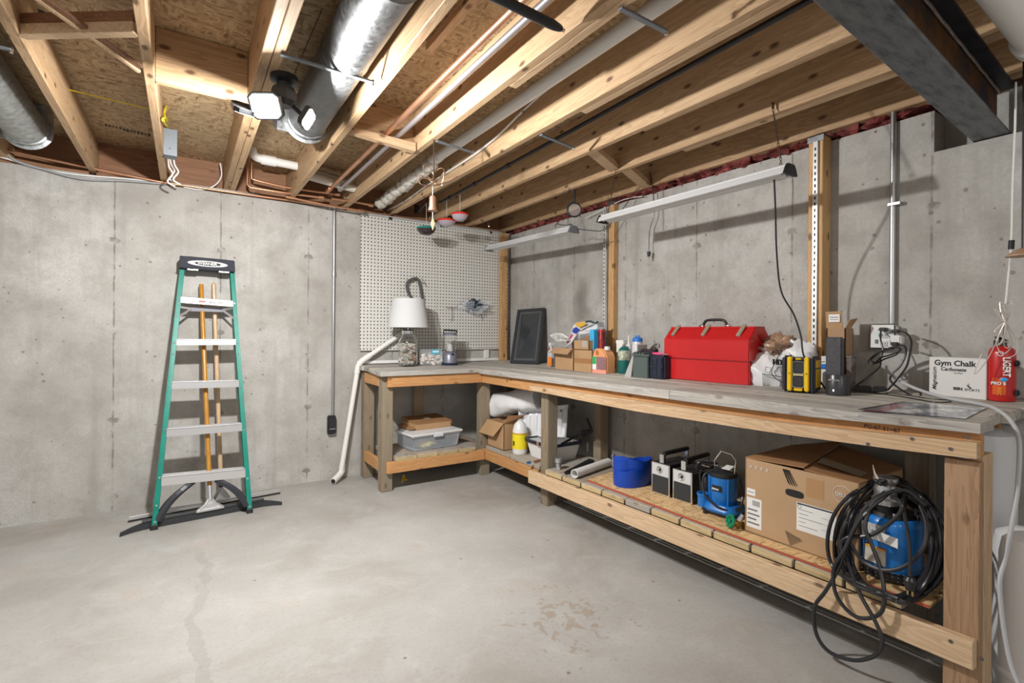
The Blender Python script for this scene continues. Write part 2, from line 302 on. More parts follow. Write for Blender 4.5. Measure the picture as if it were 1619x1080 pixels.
# ------------------------------------------------------------------ mesh builder
class MB:
    def __init__(s): s.v = []; s.f = []
    def add(s, vs, fs):
        n = len(s.v); s.v += [Vector(v) for v in vs]; s.f += [[i+n for i in f] for f in fs]; return s
    def box(s, a, b):
        x0, y0, z0 = [min(a[i], b[i]) for i in range(3)]; x1, y1, z1 = [max(a[i], b[i]) for i in range(3)]
        return s.hexa([(x0, y0, z0), (x1, y0, z0), (x1, y1, z0), (x0, y1, z0), (x0, y0, z1), (x1, y0, z1), (x1, y1, z1), (x0, y1, z1)])
    def hexa(s, c): return s.add(c, [(0, 3, 2, 1), (4, 5, 6, 7), (0, 1, 5, 4), (1, 2, 6, 5), (2, 3, 7, 6), (3, 0, 4, 7)])
    def bar(s, p, q, w, h, up=(0, 0, 1)):                       # rectangular bar from p to q
        p, q = Vector(p), Vector(q); d = (q-p).normalized(); u = Vector(up); r = d.cross(u)
        if r.length < 1e-4: r = d.cross(Vector((0, 1, 0)))
        r.normalize(); u = r.cross(d).normalized(); r *= w/2; u *= h/2
        return s.hexa([p-r-u, p+r-u, q+r-u, q-r-u, p-r+u, p+r+u, q+r+u, q-r+u])
    def cyl(s, p, q, r, r2=None, n=16, cap=True):
        p, q = Vector(p), Vector(q); r2 = r if r2 is None else r2; d = (q-p).normalized()
        a = d.orthogonal().normalized(); b = d.cross(a); vs = []
        for c, rr in ((p, r), (q, r2)):
            for i in range(n): t = 2*math.pi*i/n; vs.append(c+(a*math.cos(t)+b*math.sin(t))*rr)
        fs = [(i, (i+1) % n, n+(i+1) % n, n+i) for i in range(n)]
        if cap: fs += [tuple(range(n))[::-1], tuple(range(n, 2*n))]
        return s.add(vs, fs)
    def tube(s, pts, r, n=8, smooth=0, closed=False):
        pts = [Vector(p) for p in pts]
        if smooth: pts = spline(pts, smooth, closed)
        m = len(pts); prev = None; vs = []
        for i, p in enumerate(pts):
            if closed: d = pts[(i+1) % m]-pts[i-1]
            else: d = pts[min(i+1, m-1)]-pts[max(i-1, 0)]
            if d.length < 1e-9: d = Vector((0, 0, 1))
            d.normalize()
            a = d.orthogonal() if prev is None else prev-d*prev.dot(d)
            if a.length < 1e-6: a = d.orthogonal()
            a.normalize(); prev = a; b = d.cross(a); rr = r(i/(m-1)) if callable(r) else r
            for k in range(n): t = 2*math.pi*k/n; vs.append(p+(a*math.cos(t)+b*math.sin(t))*rr)
        fs = []
        for i in range(m if closed else m-1):
            j = (i+1) % m
            for k in range(n): fs.append((i*n+k, i*n+(k+1) % n, j*n+(k+1) % n, j*n+k))
        if not closed: fs += [tuple(range(n))[::-1], tuple(range((m-1)*n, m*n))]
        return s.add(vs, fs)
    def lathe(s, prof, c=(0, 0, 0), n=24, sx=1, sy=1, axis=None):
        c = Vector(c); vs = []; R = Vector((0, 0, 1)).rotation_difference(Vector(axis)).to_matrix() if axis else None
        for r, z in prof:
            for k in range(n):
                t = 2*math.pi*k/n; q = Vector((r*math.cos(t)*sx, r*math.sin(t)*sy, z))
                vs.append(c+(R @ q if R else q))
        fs = []
        for i in range(len(prof)-1):
            for k in range(n): fs.append((i*n+k, i*n+(k+1) % n, (i+1)*n+(k+1) % n, (i+1)*n+k))
        if prof[0][0] > 1e-5: fs.append(tuple(range(n))[::-1])
        if prof[-1][0] > 1e-5: fs.append(tuple(range((len(prof)-1)*n, len(prof)*n)))
        return s.add(vs, fs)
    def prism(s, poly, ax, a, b):                               # poly in the two other axes
        def P(u, v, t): return {'x': (t, u, v), 'y': (u, t, v), 'z': (u, v, t)}[ax]
        n = len(poly); vs = [P(u, v, a) for u, v in poly]+[P(u, v, b) for u, v in poly]
        return s.add(vs, [tuple(range(n))[::-1], tuple(range(n, 2*n))]+[(i, (i+1) % n, n+(i+1) % n, n+i) for i in range(n)])
    def plate(s, pts, nrm, t):
        pts = [Vector(p) for p in pts]; d = Vector(nrm).normalized()*t; n = len(pts)
        return s.add(pts+[p+d for p in pts], [tuple(range(n))[::-1], tuple(range(n, 2*n))]+[(i, (i+1) % n, n+(i+1) % n, n+i) for i in range(n)])
    def blob(s, c, rad, seed=0, amp=.2, fr=3., n=28, m=18, flat=None):
        c = Vector(c); vs = []
        for i in range(m+1):
            ph = math.pi*i/m
            for k in range(n):
                t = 2*math.pi*k/n; d = Vector((math.sin(ph)*math.cos(t), math.sin(ph)*math.sin(t), math.cos(ph)))
                e = 1+amp*noise.noise(d*fr+Vector((seed, seed*.7, 0)))+amp*.5*noise.noise(d*fr*2.7+Vector((seed, 3, 1)))
                q = Vector((d.x*rad[0], d.y*rad[1], d.z*rad[2]))*e
                if flat is not None and q.z < flat: q.z = flat
                vs.append(c+q)
        return s.add(vs, [(i*n+k, (i+1)*n+k, (i+1)*n+(k+1) % n, i*n+(k+1) % n) for i in range(m) for k in range(n)])
    def warp(s, fn): s.v = [fn(v) for v in s.v]; return s
def spline(pts, k=6, closed=False):
    out = []; n = len(pts)
    for i in range(n if closed else n-1):
        if closed: p0, p1, p2, p3 = pts[i-1], pts[i], pts[(i+1) % n], pts[(i+2) % n]
        else: p0, p1, p2, p3 = pts[max(i-1, 0)], pts[i], pts[i+1], pts[min(i+2, n-1)]
        for j in range(k):
            t = j/k; out.append(.5*((2*p1)+(p2-p0)*t+(2*p0-5*p1+4*p2-p3)*t*t+(3*p1-p0-3*p2+p3)*t*t*t))
    if not closed: out.append(pts[-1])
    return out
COL = S.collection
WM = {}
def mesh_obj(name, mb, mat, inv=None, bevel=0, smooth=False):
    me = bpy.data.meshes.new(name)
    vs = [inv @ v for v in mb.v] if inv else mb.v
    me.from_pydata([tuple(v) for v in vs], [], mb.f)
    bm = bmesh.new(); bm.from_mesh(me); bmesh.ops.remove_doubles(bm, verts=bm.verts, dist=1e-6); bmesh.ops.recalc_face_normals(bm, faces=bm.faces)
    if bevel:
        ed = [e for e in bm.edges if len(e.link_faces) == 2 and e.calc_face_angle(0) > .6]
        bmesh.ops.bevel(bm, geom=ed, offset=bevel, segments=1 if bevel < .004 else 2, affect='EDGES', clamp_overlap=True)
    bm.to_mesh(me); bm.free(); me.materials.append(mat)
    if smooth:
        me.polygons.foreach_set('use_smooth', [True]*len(me.polygons)); me.set_sharp_from_angle(angle=.7)
    o = bpy.data.objects.new(name, me); COL.objects.link(o); return o
def thing(name, label, cat, loc, rotz=0, group=None):
    o = bpy.data.objects.new(name, None); COL.objects.link(o); o.empty_display_size = .05
    o.location = loc; o.rotation_euler = (0, 0, rotz); o['label'] = label; o['category'] = cat
    if group: o['group'] = group
    WM[o.name] = Matrix.Translation(loc) @ Matrix.Rotation(rotz, 4, 'Z'); return o
def part(name, mb, mat, parent, bevel=0, smooth=False, label=None, world=False):
    """mesh given in the thing's own frame, or in room coordinates when world=True"""
    root = WM.get(parent.name, Matrix.Identity(4))
    o = mesh_obj(name, mb, mat, root.inverted() if world else None, bevel, smooth)
    o.parent = parent; WM[o.name] = root
    if label: o['label'] = label
    return o
def solo(name, mb, mat, label, cat, loc, rotz=0, group=None, bevel=0, smooth=False, world=False, kind=None):
    M = Matrix.Translation(loc) @ Matrix.Rotation(rotz, 4, 'Z')
    o = mesh_obj(name, mb, mat, M.inverted() if world else None, bevel, smooth); o.location = loc; o.rotation_euler = (0, 0, rotz)
    o['label'] = label; o['category'] = cat
    if group: o['group'] = group
    if kind: o['kind'] = kind
    WM[o.name] = M; return o
def struct(name, mb, mat, label=None, bevel=0):
    o = mesh_obj(name, mb, mat, None, bevel); o['kind'] = 'structure'; WM[o.name] = Matrix.Identity(4)
    if label: o['label'] = label
    return o
def text(s, size, mat, parent, org, right, up, name='lettering', extr=.0004, bold=0, sx=1., shear=0, world=False):
    """raised or printed lettering: org is the baseline start in the thing's frame"""
    cu = bpy.data.curves.new('t', 'FONT'); cu.body = s; cu.size = size; cu.extrude = extr; cu.resolution_u = 3; cu.offset = bold; cu.shear = shear
    t = bpy.data.objects.new('t', cu); COL.objects.link(t)
    me = bpy.data.meshes.new_from_object(t); bpy.data.objects.remove(t); bpy.data.curves.remove(cu)
    r, u = Vector(right).normalized(), Vector(up).normalized(); n = r.cross(u); org = Vector(org)
    inv = WM[parent.name].inverted() if world else Matrix.Identity(4)
    for v in me.vertices: v.co = inv @ (org+r*v.co.x*sx+u*v.co.y+n*v.co.z)
    me.name = name; me.materials.append(mat)
    o = bpy.data.objects.new(name, me); COL.objects.link(o); o.parent = parent; WM[o.name] = WM[parent.name]; return o
V = Vector
# ================================================================== THE SETTING
struct('floor', MB().box((-3.2, -1.6, -.12), (3.05, 4.6, 0)), M_floor)
wb = struct('wall_back', MB().box((-3.2, 4.38, 0), (2.85, 4.60, 2.305)), M_wb)
wr = struct('wall_right', MB().box((2.85, .835, 0), (3.07, 4.60, 2.285)).box((2.85, -1.6, 0), (3.07, .835, 2.095)).box((2.985, -1.6, 2.095), (3.07, .835, 2.33)), M_wr)
ZB, ZT = 2.33, 2.565
ceil = struct('ceiling', MB().box((-3.2, -1.6, ZT+.02), (3.1, 4.6, ZT+.05)), M_osb)
for i in range(6):                                              # subfloor sheets, eight feet long across the joists
    y0 = 4.56-1.222*(i+1)
    for k in range(4):
        x0 = -3.2+2.44*k-(1.22 if i % 2 else 0)
        a, b = max(x0, -3.2), min(x0+2.436, 3.08)
        if b > a: part('subfloor_panel', MB().box((a, max(y0, -1.6), ZT), (b, y0+1.218, ZT+.02)), M_osb, ceil)
for x0, x1 in ((-3.2, -.55), (-.51, -.152), (-.114, .24), (.32, .696), (.734, 1.135), (1.175, 1.56), (1.60, 1.98), (2.02, 2.38), (2.42, 2.81)):
    part('rim_board', MB().box((x0, 4.50, ZB), (x1, 4.54, ZT)), wood('rim_board', (.22, .10, .05), (.36, .19, .10), 'x', .5), ceil)
    part('sill_plate', MB().box((x0, 4.40, 2.305), (x1, 4.60, ZB)), wood('rim_board', (.22, .10, .05), (.36, .19, .10), 'x', .5), ceil)
struct('light_gap_filler', MB().box((-3.2, 4.545, 2.305), (3.1, 4.60, ZT+.02)).box((3.05, -1.6, 2.31), (3.10, 4.60, ZT+.02)), wood('rim_board', (.22, .10, .05), (.36, .19, .10), 'x', .5))  # added behind rim boards and right wall, blocks world light leaking through gaps
JX = [-.95, -.53, -.133, .26, .30, .715, 1.155, 1.578, 2.0, 2.40, 2.83]
for x in JX:
    part('joist', MB().box((x-.019, -1.6, ZB), (x+.019, 4.50, ZT)), joistw('y'), ceil, bevel=.003)
def sister(x, pxy, hh=.06, zoff=.0):
    y = PZ(*pxy, ZB).y
    part('sister_board', MB().box((x+.0195, -1.6, ZB+zoff), (x+.058, y, ZB+zoff+hh)), pine('y'), ceil, bevel=.002)
sister(1.155, (805, 137)); sister(1.578, (920, 178)); sister(2.0, (1015, 210), .05, .012); sister(2.40, (1085, 240)); sister(2.83, (1135, 260), .05)
part('lath_strip', MB().box((.90, -1.2, ZT-.04), (.935, PZ(668, 78, ZT-.04).y, ZT-.001)), pine('y'), ceil, bevel=.002)
# blocking between the joists
part('blocking', MB().box((-.113, 2.635, ZB), (.24, 2.673, ZT-.001)), joistw('x'), ceil, bevel=.002)
part('blocking', MB().bar((-.510, 2.53, ZB+.02), (-.153, 2.27, ZB+.02), .038, .04), pine('x'), ceil, bevel=.002)
part('blocking', MB().bar((-.510, 2.535, ZB+.062), (-.153, 2.275, ZB+.062), .034, .038), wood('rim_board', (.22, .10, .05), (.36, .19, .10), 'x', .5), ceil)
part('blocking', MB().bar((.235, 1.9, ZB+.1), (.24, 1.9, ZB+.1), .01, .01), joistw('x'), ceil)
ny = 2.80
part('notched_block', MB().prism([(.735, ZT-.001), (1.135, ZT-.001), (1.135, ZB+.0), (1.09, ZB-.005), (1.06, ZB+.02), (.95, ZB+.015), (.745, ZB+.03), (.735, ZB+.05)], 'y', ny, ny+.036), joistw('x'), ceil)
part('notched_block', MB().hexa([(.74, ny-.04, ZB+.02), (1.13, ny-.05, ZB-.012), (1.13, ny, ZB-.012), (.79, ny, ZB+.012), (.74, ny-.04, ZB+.05), (1.13, ny-.05, ZB+.04), (1.13, ny, ZB+.04), (.79, ny, ZB+.05)]), pine('x'), ceil, bevel=.004)
part('blocking', MB().bar((2.02, 2.22, ZB+.03), (2.381, 2.39, ZB+.03), .075, .038), pine('x'), ceil, bevel=.002)
part('blocking', MB().bar((2.42, 2.32, ZB+.02), (2.811, 2.50, ZB+.02), .075, .038), pine('x'), ceil, bevel=.002)
ba, bb = PZ(66, -4, 2.37), PX(222, 106, -.156); bb.z = min(bb.z, ZT-.02)
part('cross_brace', MB().bar(ba, bb, .028, .012), wood('brace', (.16, .075, .04), (.27, .14, .08), 'y', .2), ceil)
part('cross_brace', MB().bar(ba+V((-.020, .0, -.006)), bb+V((-.004, .02, -.012)), .012, .010), pine('y'), ceil)
# printed stamps on the subfloor, too worn to read
st = MB()
for k in range(13):
    q = PZ(166+k*5.7, 198+k*1.35, ZT-.001); hh = .018+.018*random.random()
    st.box((q.x, q.y-hh, ZT-.0015), (q.x+.009+.006*random.random(), q.y+hh*random.random(), ZT-.0002))
for k in range(10):
    q = PZ(52+k*3.2, 14+k*1.2, ZT-.001); st.box((q.x, q.y-.014, ZT-.0015), (q.x+.006, q.y+.012, ZT-.0002))
part('mill_stamp', st, ink, ceil, label='worn black mill stamp printed on the sheathing')
# insulation roll along the top of the right wall
mb = MB()
for k in range(30):
    y = .95+k*.115; mb.blob((2.915, y, 2.318), (.075, .085, .036+.012*(k % 3)), seed=k*1.7, amp=.9, n=14, m=9)
solo('insulation_batt', mb, insul, 'dark red insulation stuffed between the right wall top and the joists', 'insulation', (2.93, 2.5, 2.31), world=True, kind='stuff')
# ------------------------------------------------------------------ steel beam in its wall pocket
A, B = V((.4, .535, 0)), V((2.93, .648, 0)); bd = (B-A).normalized(); bp = V((-bd.y, bd.x, 0))
def beamrun(u0, u1, z0, z1):
    return MB().hexa([A+bp*u0+V((0, 0, z0)), A+bp*u1+V((0, 0, z0)), B+bp*u1+V((0, 0, z0)), B+bp*u0+V((0, 0, z0)),
                      A+bp*u0+V((0, 0, z1)), A+bp*u1+V((0, 0, z1)), B+bp*u1+V((0, 0, z1)), B+bp*u0+V((0, 0, z1))])
bt = thing('steel_beam', 'gray steel I-beam crossing under the joists into the right wall', 'beam', (1.6, .59, 2.10))
part('bottom_flange', beamrun(-.058, .058, 2.10, 2.112), M_steel, bt, world=True, bevel=.002)
part('web', beamrun(-.005, .005, 2.112, 2.318), M_rust, bt, world=True)
part('top_flange', beamrun(-.058, .058, 2.318, 2.329), pm('dark_mill_steel', (.035, .037, .05), .5, .4, var=.5, vscale=9), bt, world=True)
part('weld_bead', MB().tube([A.lerp(B, t/40)+bp*(-.012)+V((0, 0, 2.309+.002*math.sin(t*2.3))) for t in range(41)], .006, 8), pm('weld', (.45, .40, .36), .35, .8, bump=.6, bscale=120), bt, world=True, smooth=True)
# ------------------------------------------------------------------ round ducts
def duct(name, label, x, z, r, y0, y1, mat, seams):
    t = thing(name, label, 'duct', (x, (y0+y1)/2, z-r))
    part('duct_pipe', MB().cyl((x, y0, z), (x, y1, z), r, n=40, cap=False).cyl((x, y0, z), (x, y1, z), r-.003, n=40, cap=False), mat, t, smooth=True, world=True)
    for y in seams: part('crimp_ring', MB().lathe([(r, -.006), (r+.003, -.002), (r+.003, .002), (r, .006)], (x, y, z), 40, axis=(0, 1, 0)), mat, t, smooth=True, world=True)
    part('collar', MB().lathe([(r+.001, -.05), (r+.008, -.045), (r+.001, -.03), (r+.001, 0), (r+.018, .004), (r+.018, .010)], (x, y1, z), 40, axis=(0, 1, 0)), mat, t, smooth=True, world=True)
    b = MB().hexa([(x-r-.05, y1+.01, z-r*.75), (x+r*.9, y1+.01, z-r*.75), (x+r*.9, y1+.16, z), (x-r-.05, y1+.16, z), (x-r-.05, y1+.01, ZT-.002), (x+r*.9, y1+.01, ZT-.002), (x+r*.9, y1+.17, ZT-.002), (x-r-.05, y1+.17, ZT-.002)])
    part('register_boot', b, mat, t, world=True, bevel=.002); return t
dm = duct('round_duct', 'shiny galvanised round duct running between joists beside the work light', .555, 2.415, .098, -1.5, 2.93, galvm, (2.12, 1.55))
duct('round_duct', 'mottled galvanised round duct in the far left joist bay', -.765, 2.405, .098, -1.5, 3.92, pm('mottled_zinc', (.42, .44, .44), .38, .8, var=.3, vscale=30, bump=.1), (2.8,))
def strap(p, q, lab):
    p, q = PZ(*p, ZB-.008), PZ(*q, ZB-.008); c = (p+q)/2
    t = thing('pipe_strap', lab, 'strap', c); part('bar', MB().bar(p, q, .022, .008), graym, t, world=True, bevel=.002)
    part('screw', MB().cyl(q+V((0, 0, -.012)), q+V((0, 0, .01)), .006, n=8), chrome, t, world=True)
strap((443, 86), (590, 130), 'gray metal strap bridging two joists below the shiny duct')
strap((690, 223), (747, 241), 'gray metal strap nailed under joists near the wind chime')
strap((855, 213), (907, 234), 'gray metal strap holding the thin black pipe')
strap((980, 13), (1053, 50), 'gray metal strap nailed under the joist at the top of the view')
strap((-60, 60), (18, 79), 'gray metal strap below the mottled duct at the left edge')
# ------------------------------------------------------------------ pipes in the joist bays
def pipe(label, pts, r, mat, name='pipe', cat='pipe', sm=0, n=12, group=None, fit=()):
    c = V(pts[len(pts)//2])
    if not fit: return solo(name, MB().tube(pts, r, n, sm), mat, label, cat, c, smooth=True, world=True, group=group)
    t = thing(name, label, cat, c, group=group); part('run', MB().tube(pts, r, n, sm), mat, t, smooth=True, world=True)
    for p, q, rr in fit: part('fitting', MB().cyl(p, q, rr, n=14), mat, t, smooth=True, world=True)
    return t
z = 2.39
pipe('long copper pipe beside the gray pipe under the sheathing', [(.955, -1.5, z), (.955, 4.15, z)], .015, copper, 'copper_pipe', fit=[((.955, 4.06, z), (.955, 4.16, z), .020)])
pipe('long gray pipe running next to the copper pipe', [(1.025, -1.5, z), (1.025, 4.05, z)], .0135, pm('gray_pipe', (.36, .33, .34), .4, .5), 'gray_pipe', fit=[((1.025, 3.98, z), (1.025, 4.06, z), .021)])
zz = 2.42
t = pipe('cream plastic drain pipe between two joists ending in lumpy wrap', [(1.395, -1.5, zz), (1.395, 3.15, zz)], .032, pvc, 'drain_pipe', fit=[((1.395, 3.0, zz), (1.395, 3.06, zz), .037)])
mb = MB()
for k in range(9): mb.blob((1.40+.006*math.sin(k*2), 3.17+k*.125, 2.405-.005*k), (.050, .085, .045), seed=k*3.3, amp=.22, n=16, m=10)
part('foam_wrap', mb, pm('foam_wrap', (.60, .57, .51), .8, bump=.3, bscale=18), t, smooth=True, world=True, label='lumpy off-white foam wrap')
p0, p1 = PZ(1270, 6, 2.385), PZ(697, 320, 2.385)
BP = (V(p0), V(p1))
bp_ = thing('black_pipe', 'thin black pipe running along a joist with bird feeders hung from it', 'pipe', p1)
part('run', MB().cyl(p0+(p0-p1)*.3, p1, .012, n=12), blackp, bp_, smooth=True, world=True)
for k in (.05, .2, .36): part('clip', MB().cyl(p1.lerp(p0, k), p1.lerp(p0, k+.012), .016, n=10), blackp, bp_, world=True)
a, b = PZ(794, 0, 2.315), PZ(888, 46, 2.315)
fm = thing('foam_sleeve', 'black tapered foam sleeve crossing below the copper pipe', 'sleeve', (a+b)/2)
part('sleeve', MB().tube([a+(a-b)*.3, a, a.lerp(b, .3), a.lerp(b, .7), b.lerp(a, .08), b], lambda t: .017 if t < .7 else .017-.03*(t-.7), 14, 3), pm('black_foam', (.03, .032, .036), .55, bump=.2, bscale=40), fm, smooth=True, world=True)
part('tip', MB().cyl(b, b+(b-a).normalized()*.012, .007, n=10), chrome, fm, world=True)
# white cable stapled along the joist
pts = [PX(x, y, 1.548) for x, y in ((1060, -6), (1000, 35), (940, 78), (880, 128), (828, 174))]+[PX(x, y, 1.548) for x, y in ((790, 212), (752, 243), (706, 273), (672, 295), (640, 318), (612, 333))]
cb = thing('white_cable', 'white cable stapled along a joist behind the wind chime', 'cable', pts[5])
part('cable', MB().tube(pts, .0065, 8, 4), whitep, cb, smooth=True, world=True)
for p in (pts[4], pts[7], pts[9]): part('staple', MB().box(p-V((.01, .004, .014)), p+V((.006, .004, .014))), chrome, cb, world=True)
# copper lines on top of the back wall
def along(pix, y): return [PY(a, b, y) for a, b in pix]
pipe('copper pipe running the whole length of the back wall top', along([(-60, 222), (0, 236), (120, 261), (255, 288), (400, 309), (520, 325)], 4.34), .0085, copper, 'copper_pipe')
mx = [((398, 226), (398, 283), (406, 286), (450, 296), (500, 303), (537, 308)), ((392, 240), (391, 292), (396, 297), (450, 305), (512, 313)), ((452, 311), (520, 325), (575, 334)), ((524, 314), (560, 319), (590, 325))]
lb = ['upper copper pipe turning down beside the doubled joist', 'lower copper pipe turning down beside the doubled joist', 'thin copper pipe above the steel conduit', 'short copper stub ending at the pegboard corner']
for k, (pp, l) in enumerate(zip(mx, lb)):
    q = along(pp, 4.24-.02*k); f = [(q[-1]-V((.04, 0, 0)), q[-1], .014)]
    pipe(l, q, .009, copper, 'copper_pipe', fit=f)
q = along([(398, 226), (402, 246), (420, 253), (436, 256), (470, 263)], 4.0)
t = thing('white_elbow_pipe', 'white plastic drain pipe with elbow behind the shiny duct end', 'pipe', q[2])
part('run', MB().tube([q[0]+V((0, 0, .1))]+q, .030, 14, 3), pvc, t, smooth=True, world=True); part('fitting', MB().cyl(q[2]-V((.03, 0, 0)), q[3], .036, n=16), pvc, t, smooth=True, world=True)
for k, zz in enumerate((2.43, 2.50)):
    pipe(['lower','upper'][k]+' white wrapped pipe crossing the bay behind the copper pipes', [(.74, 3.95+.12*k, zz), (.95, 4.0+.12*k, zz-.01), (1.13, 4.03+.12*k, zz-.02)], .035, pm('foam_wrap', (.6, .57, .51), .8), 'wrapped_pipe', sm=4)
# cables along the wall top
pipe('bundle of white cables sagging along the back wall top', along([(-40, 238), (15, 252), (60, 266), (120, 276), (180, 281), (255, 288), (350, 300), (450, 316), (545, 330)], 4.365), .006, whitep, 'cable_run', 'cable', sm=4)
pipe('gray cable looping down onto the left of the back wall', along([(-5, 195), (5, 215), (8, 238), (25, 254), (70, 268), (130, 283), (200, 286), (262, 291)], 4.35), .007, pm('gray_cable', (.35, .36, .37), .5), 'gray_cable', 'cable', sm=4)
# junction box with dangling cables and yellow wire
jl, jh = PY(259, 243, 3.70), PY(279, 207, 3.70); bm_ = pm('box_metal', (.20, .23, .26), .45, .5)
t = thing('junction_box', 'gray metal junction box fixed to the side of a joist', 'junction box', (-.09, 3.74, jl.z))
part('body', MB().box((-.113, 3.705, jl.z), (jh.x, 3.80, jh.z)), bm_, t, bevel=.002, world=True)
part('cover', MB().box((-.115, 3.698, jl.z-.004), (jh.x+.004, 3.704, jh.z+.004)), bm_, t, world=True)
for dz in (-.04, .04): part('screw', MB().cyl(((-.113+jh.x)/2, 3.694, (jl.z+jh.z)/2+dz), ((-.113+jh.x)/2, 3.699, (jl.z+jh.z)/2+dz), .005, n=8), chrome, t, world=True)
for k, o in enumerate(((0, 0), (6, 2), (-3, 5))):
    q = [PY(x+o[0], y+o[1], 4.2-.05*k) for x, y in ((268, 240), (270, 258), (276, 270), (268, 282), (280, 290))]
    pipe(['shortest', 'middle', 'longest'][k]+' of the white cables dangling below the junction box', q, .006, whitep, 'white_cable', 'cable', sm=5)
pipe('white cable drooping in the bay left of the doubled joist', along([(348, 258), (350, 278), (340, 293), (318, 300), (290, 296)], 4.36), .005, whitep, 'white_cable', 'cable', sm=5)
pipe('taut yellow wire strung between two joists', [PZ(93, 138, ZT-.06), PZ(235, 172, ZT-.10)], .003, pm('yellow_wire', (.75, .62, .02), .5), 'yellow_wire', 'wire')
pipe('looped yellow cable end above the junction box', [PX(x, y, -.10) for x, y in ((265, 158), (260, 182), (266, 196), (262, 186), (258, 190), (266, 203))], .006, pm('yellow_wire', (.75, .62, .02), .5), 'yellow_cable', 'cable', sm=5)
# ------------------------------------------------------------------ large pipe near the camera, top right
t = thing('large_white_pipe', 'large white plastic pipe at the upper right corner turning down the wall', 'pipe', (2.4, .39, 2.15))
pz = 2.235
part('run', MB().tube([(.3, .40, pz+.02), (2.55, .415, pz), (2.66, .41, pz-.02), (2.72, .40, pz-.08), (2.73, .40, pz-.2), (2.73, .395, 1.95)], .057, 28, 5), pvc, t, smooth=True, world=True)
part('coupling', MB().cyl((2.30, .413, pz), (2.36, .413, pz), .066, n=28), pvc, t, smooth=True, world=True, bevel=.003)
# ------------------------------------------------------------------ conduits
def conduit(label, p, q, fits, r=.0125, box=False):
    t = thing('steel_conduit', label, 'conduit', q); part('tube', MB().cyl(p, q, r, n=14), zinc, t, smooth=True, world=True)
    for f in fits: part('coupling', MB().cyl(f-V((0, 0, .02)), f+V((0, 0, .02)), r+.005, n=14), zinc, t, smooth=True, world=True)
    return t
p, q = PY(528.5, 325, 4.36), PY(526, 657, 4.36); p.x = q.x = (p.x+q.x)/2
conduit('steel conduit running down the back wall left of the pegboard', p, q, [V((q.x, q.y, PY(527, 433, 4.36).z)), p-V((0, 0, .03))])
t = thing('outlet_cover', 'black weatherproof outlet box at the foot of the back wall conduit', 'outlet', (q.x, 4.378, q.z-.15))
bx0 = PY(517, 657, 4.37); bx1 = PY(531.5, 686, 4.33)
part('box', MB().box((bx0.x, 4.33, bx1.z), (bx1.x, 4.379, bx0.z)), blackp, t, bevel=.008, world=True)
part('lid', MB().box((bx0.x+.006, 4.315, bx1.z+.05), (bx1.x-.006, 4.33, bx0.z-.006)), blackr, t, bevel=.004, world=True)
part('hinge', MB().cyl((bx0.x+.01, 4.318, bx1.z+.045), (bx1.x-.01, 4.318, bx1.z+.045), .006), graym, t, world=True)
p = PX(1414, 184, 2.835); q = PX(1409, 512, 2.835); p.y = q.y = (p.y+q.y)/2
conduit('steel conduit dropping down the right wall to the white outlet', V((2.835, p.y, 2.33)), q, [])
t = COL.objects['steel_conduit.001']; u = PX(1414, 323, 2.835)
part('strap', MB().box((2.818, q.y-.035, u.z-.008), (2.849, q.y+.018, u.z+.008)), zinc, t, world=True, bevel=.002)
# ------------------------------------------------------------------ three-headed work light
t = thing('work_light', 'three-headed LED work light glowing under the doubled joist', 'light', (.345, 2.29, ZB))
part('socket', MB().lathe([(.055, 0), (.055, -.02), (.03, -.03), (.028, -.05), (0, -.05)], (.0, 0, 0), 20), blackp, t, smooth=True)
part('driver_box', MB().lathe([(0, -.05), (.045, -.05), (.05, -.065), (.05, -.105), (.03, -.125), (0, -.125)], (0, 0, 0), 8), pm('lamp_housing', (.05, .052, .055), .4), t, smooth=False)
glow = pm('led_face', (1, .98, .95), .3, emit=25); dimglow = pm('led_face_edge', (1, .98, .95), .3, emit=14)
def head(c, nrm, up, g, w_=.115, h_=.085):
    c, nn = V(c), V(nrm).normalized(); r_ = nn.cross(V(up)).normalized(); u_ = r_.cross(nn).normalized()
    def pl(w2, h2, d0, d1):
        m = MB(); pts = []
        for sx, sy in ((-1, -.7), (-.7, -1), (.7, -1), (1, -.7), (1, .7), (.7, 1), (-.7, 1), (-1, .7)): pts.append(c+r_*sx*w2/2+u_*sy*h2/2)
        return m.plate([p_+nn*d0 for p_ in pts], nn, d1-d0)
    hd = part('lamp_head', pl(w_, h_, -.02, 0), pm('lamp_housing', (.05, .052, .055), .4), t)
    part('led_panel', pl(w_*.86, h_*.86, .0, .003), g, hd)
    part('arm', MB().cyl(V((0, 0, -.09)), c-nn*.02, .009, n=8), blackp, t)
for (hc, hn), (gm_, ww, hh_) in zip(HEADS, ((glow, .13, .105), (glow, .105, .085), (glow, .125, .08))): head(hc, hn, (0, 0, 1), gm_, ww, hh_)
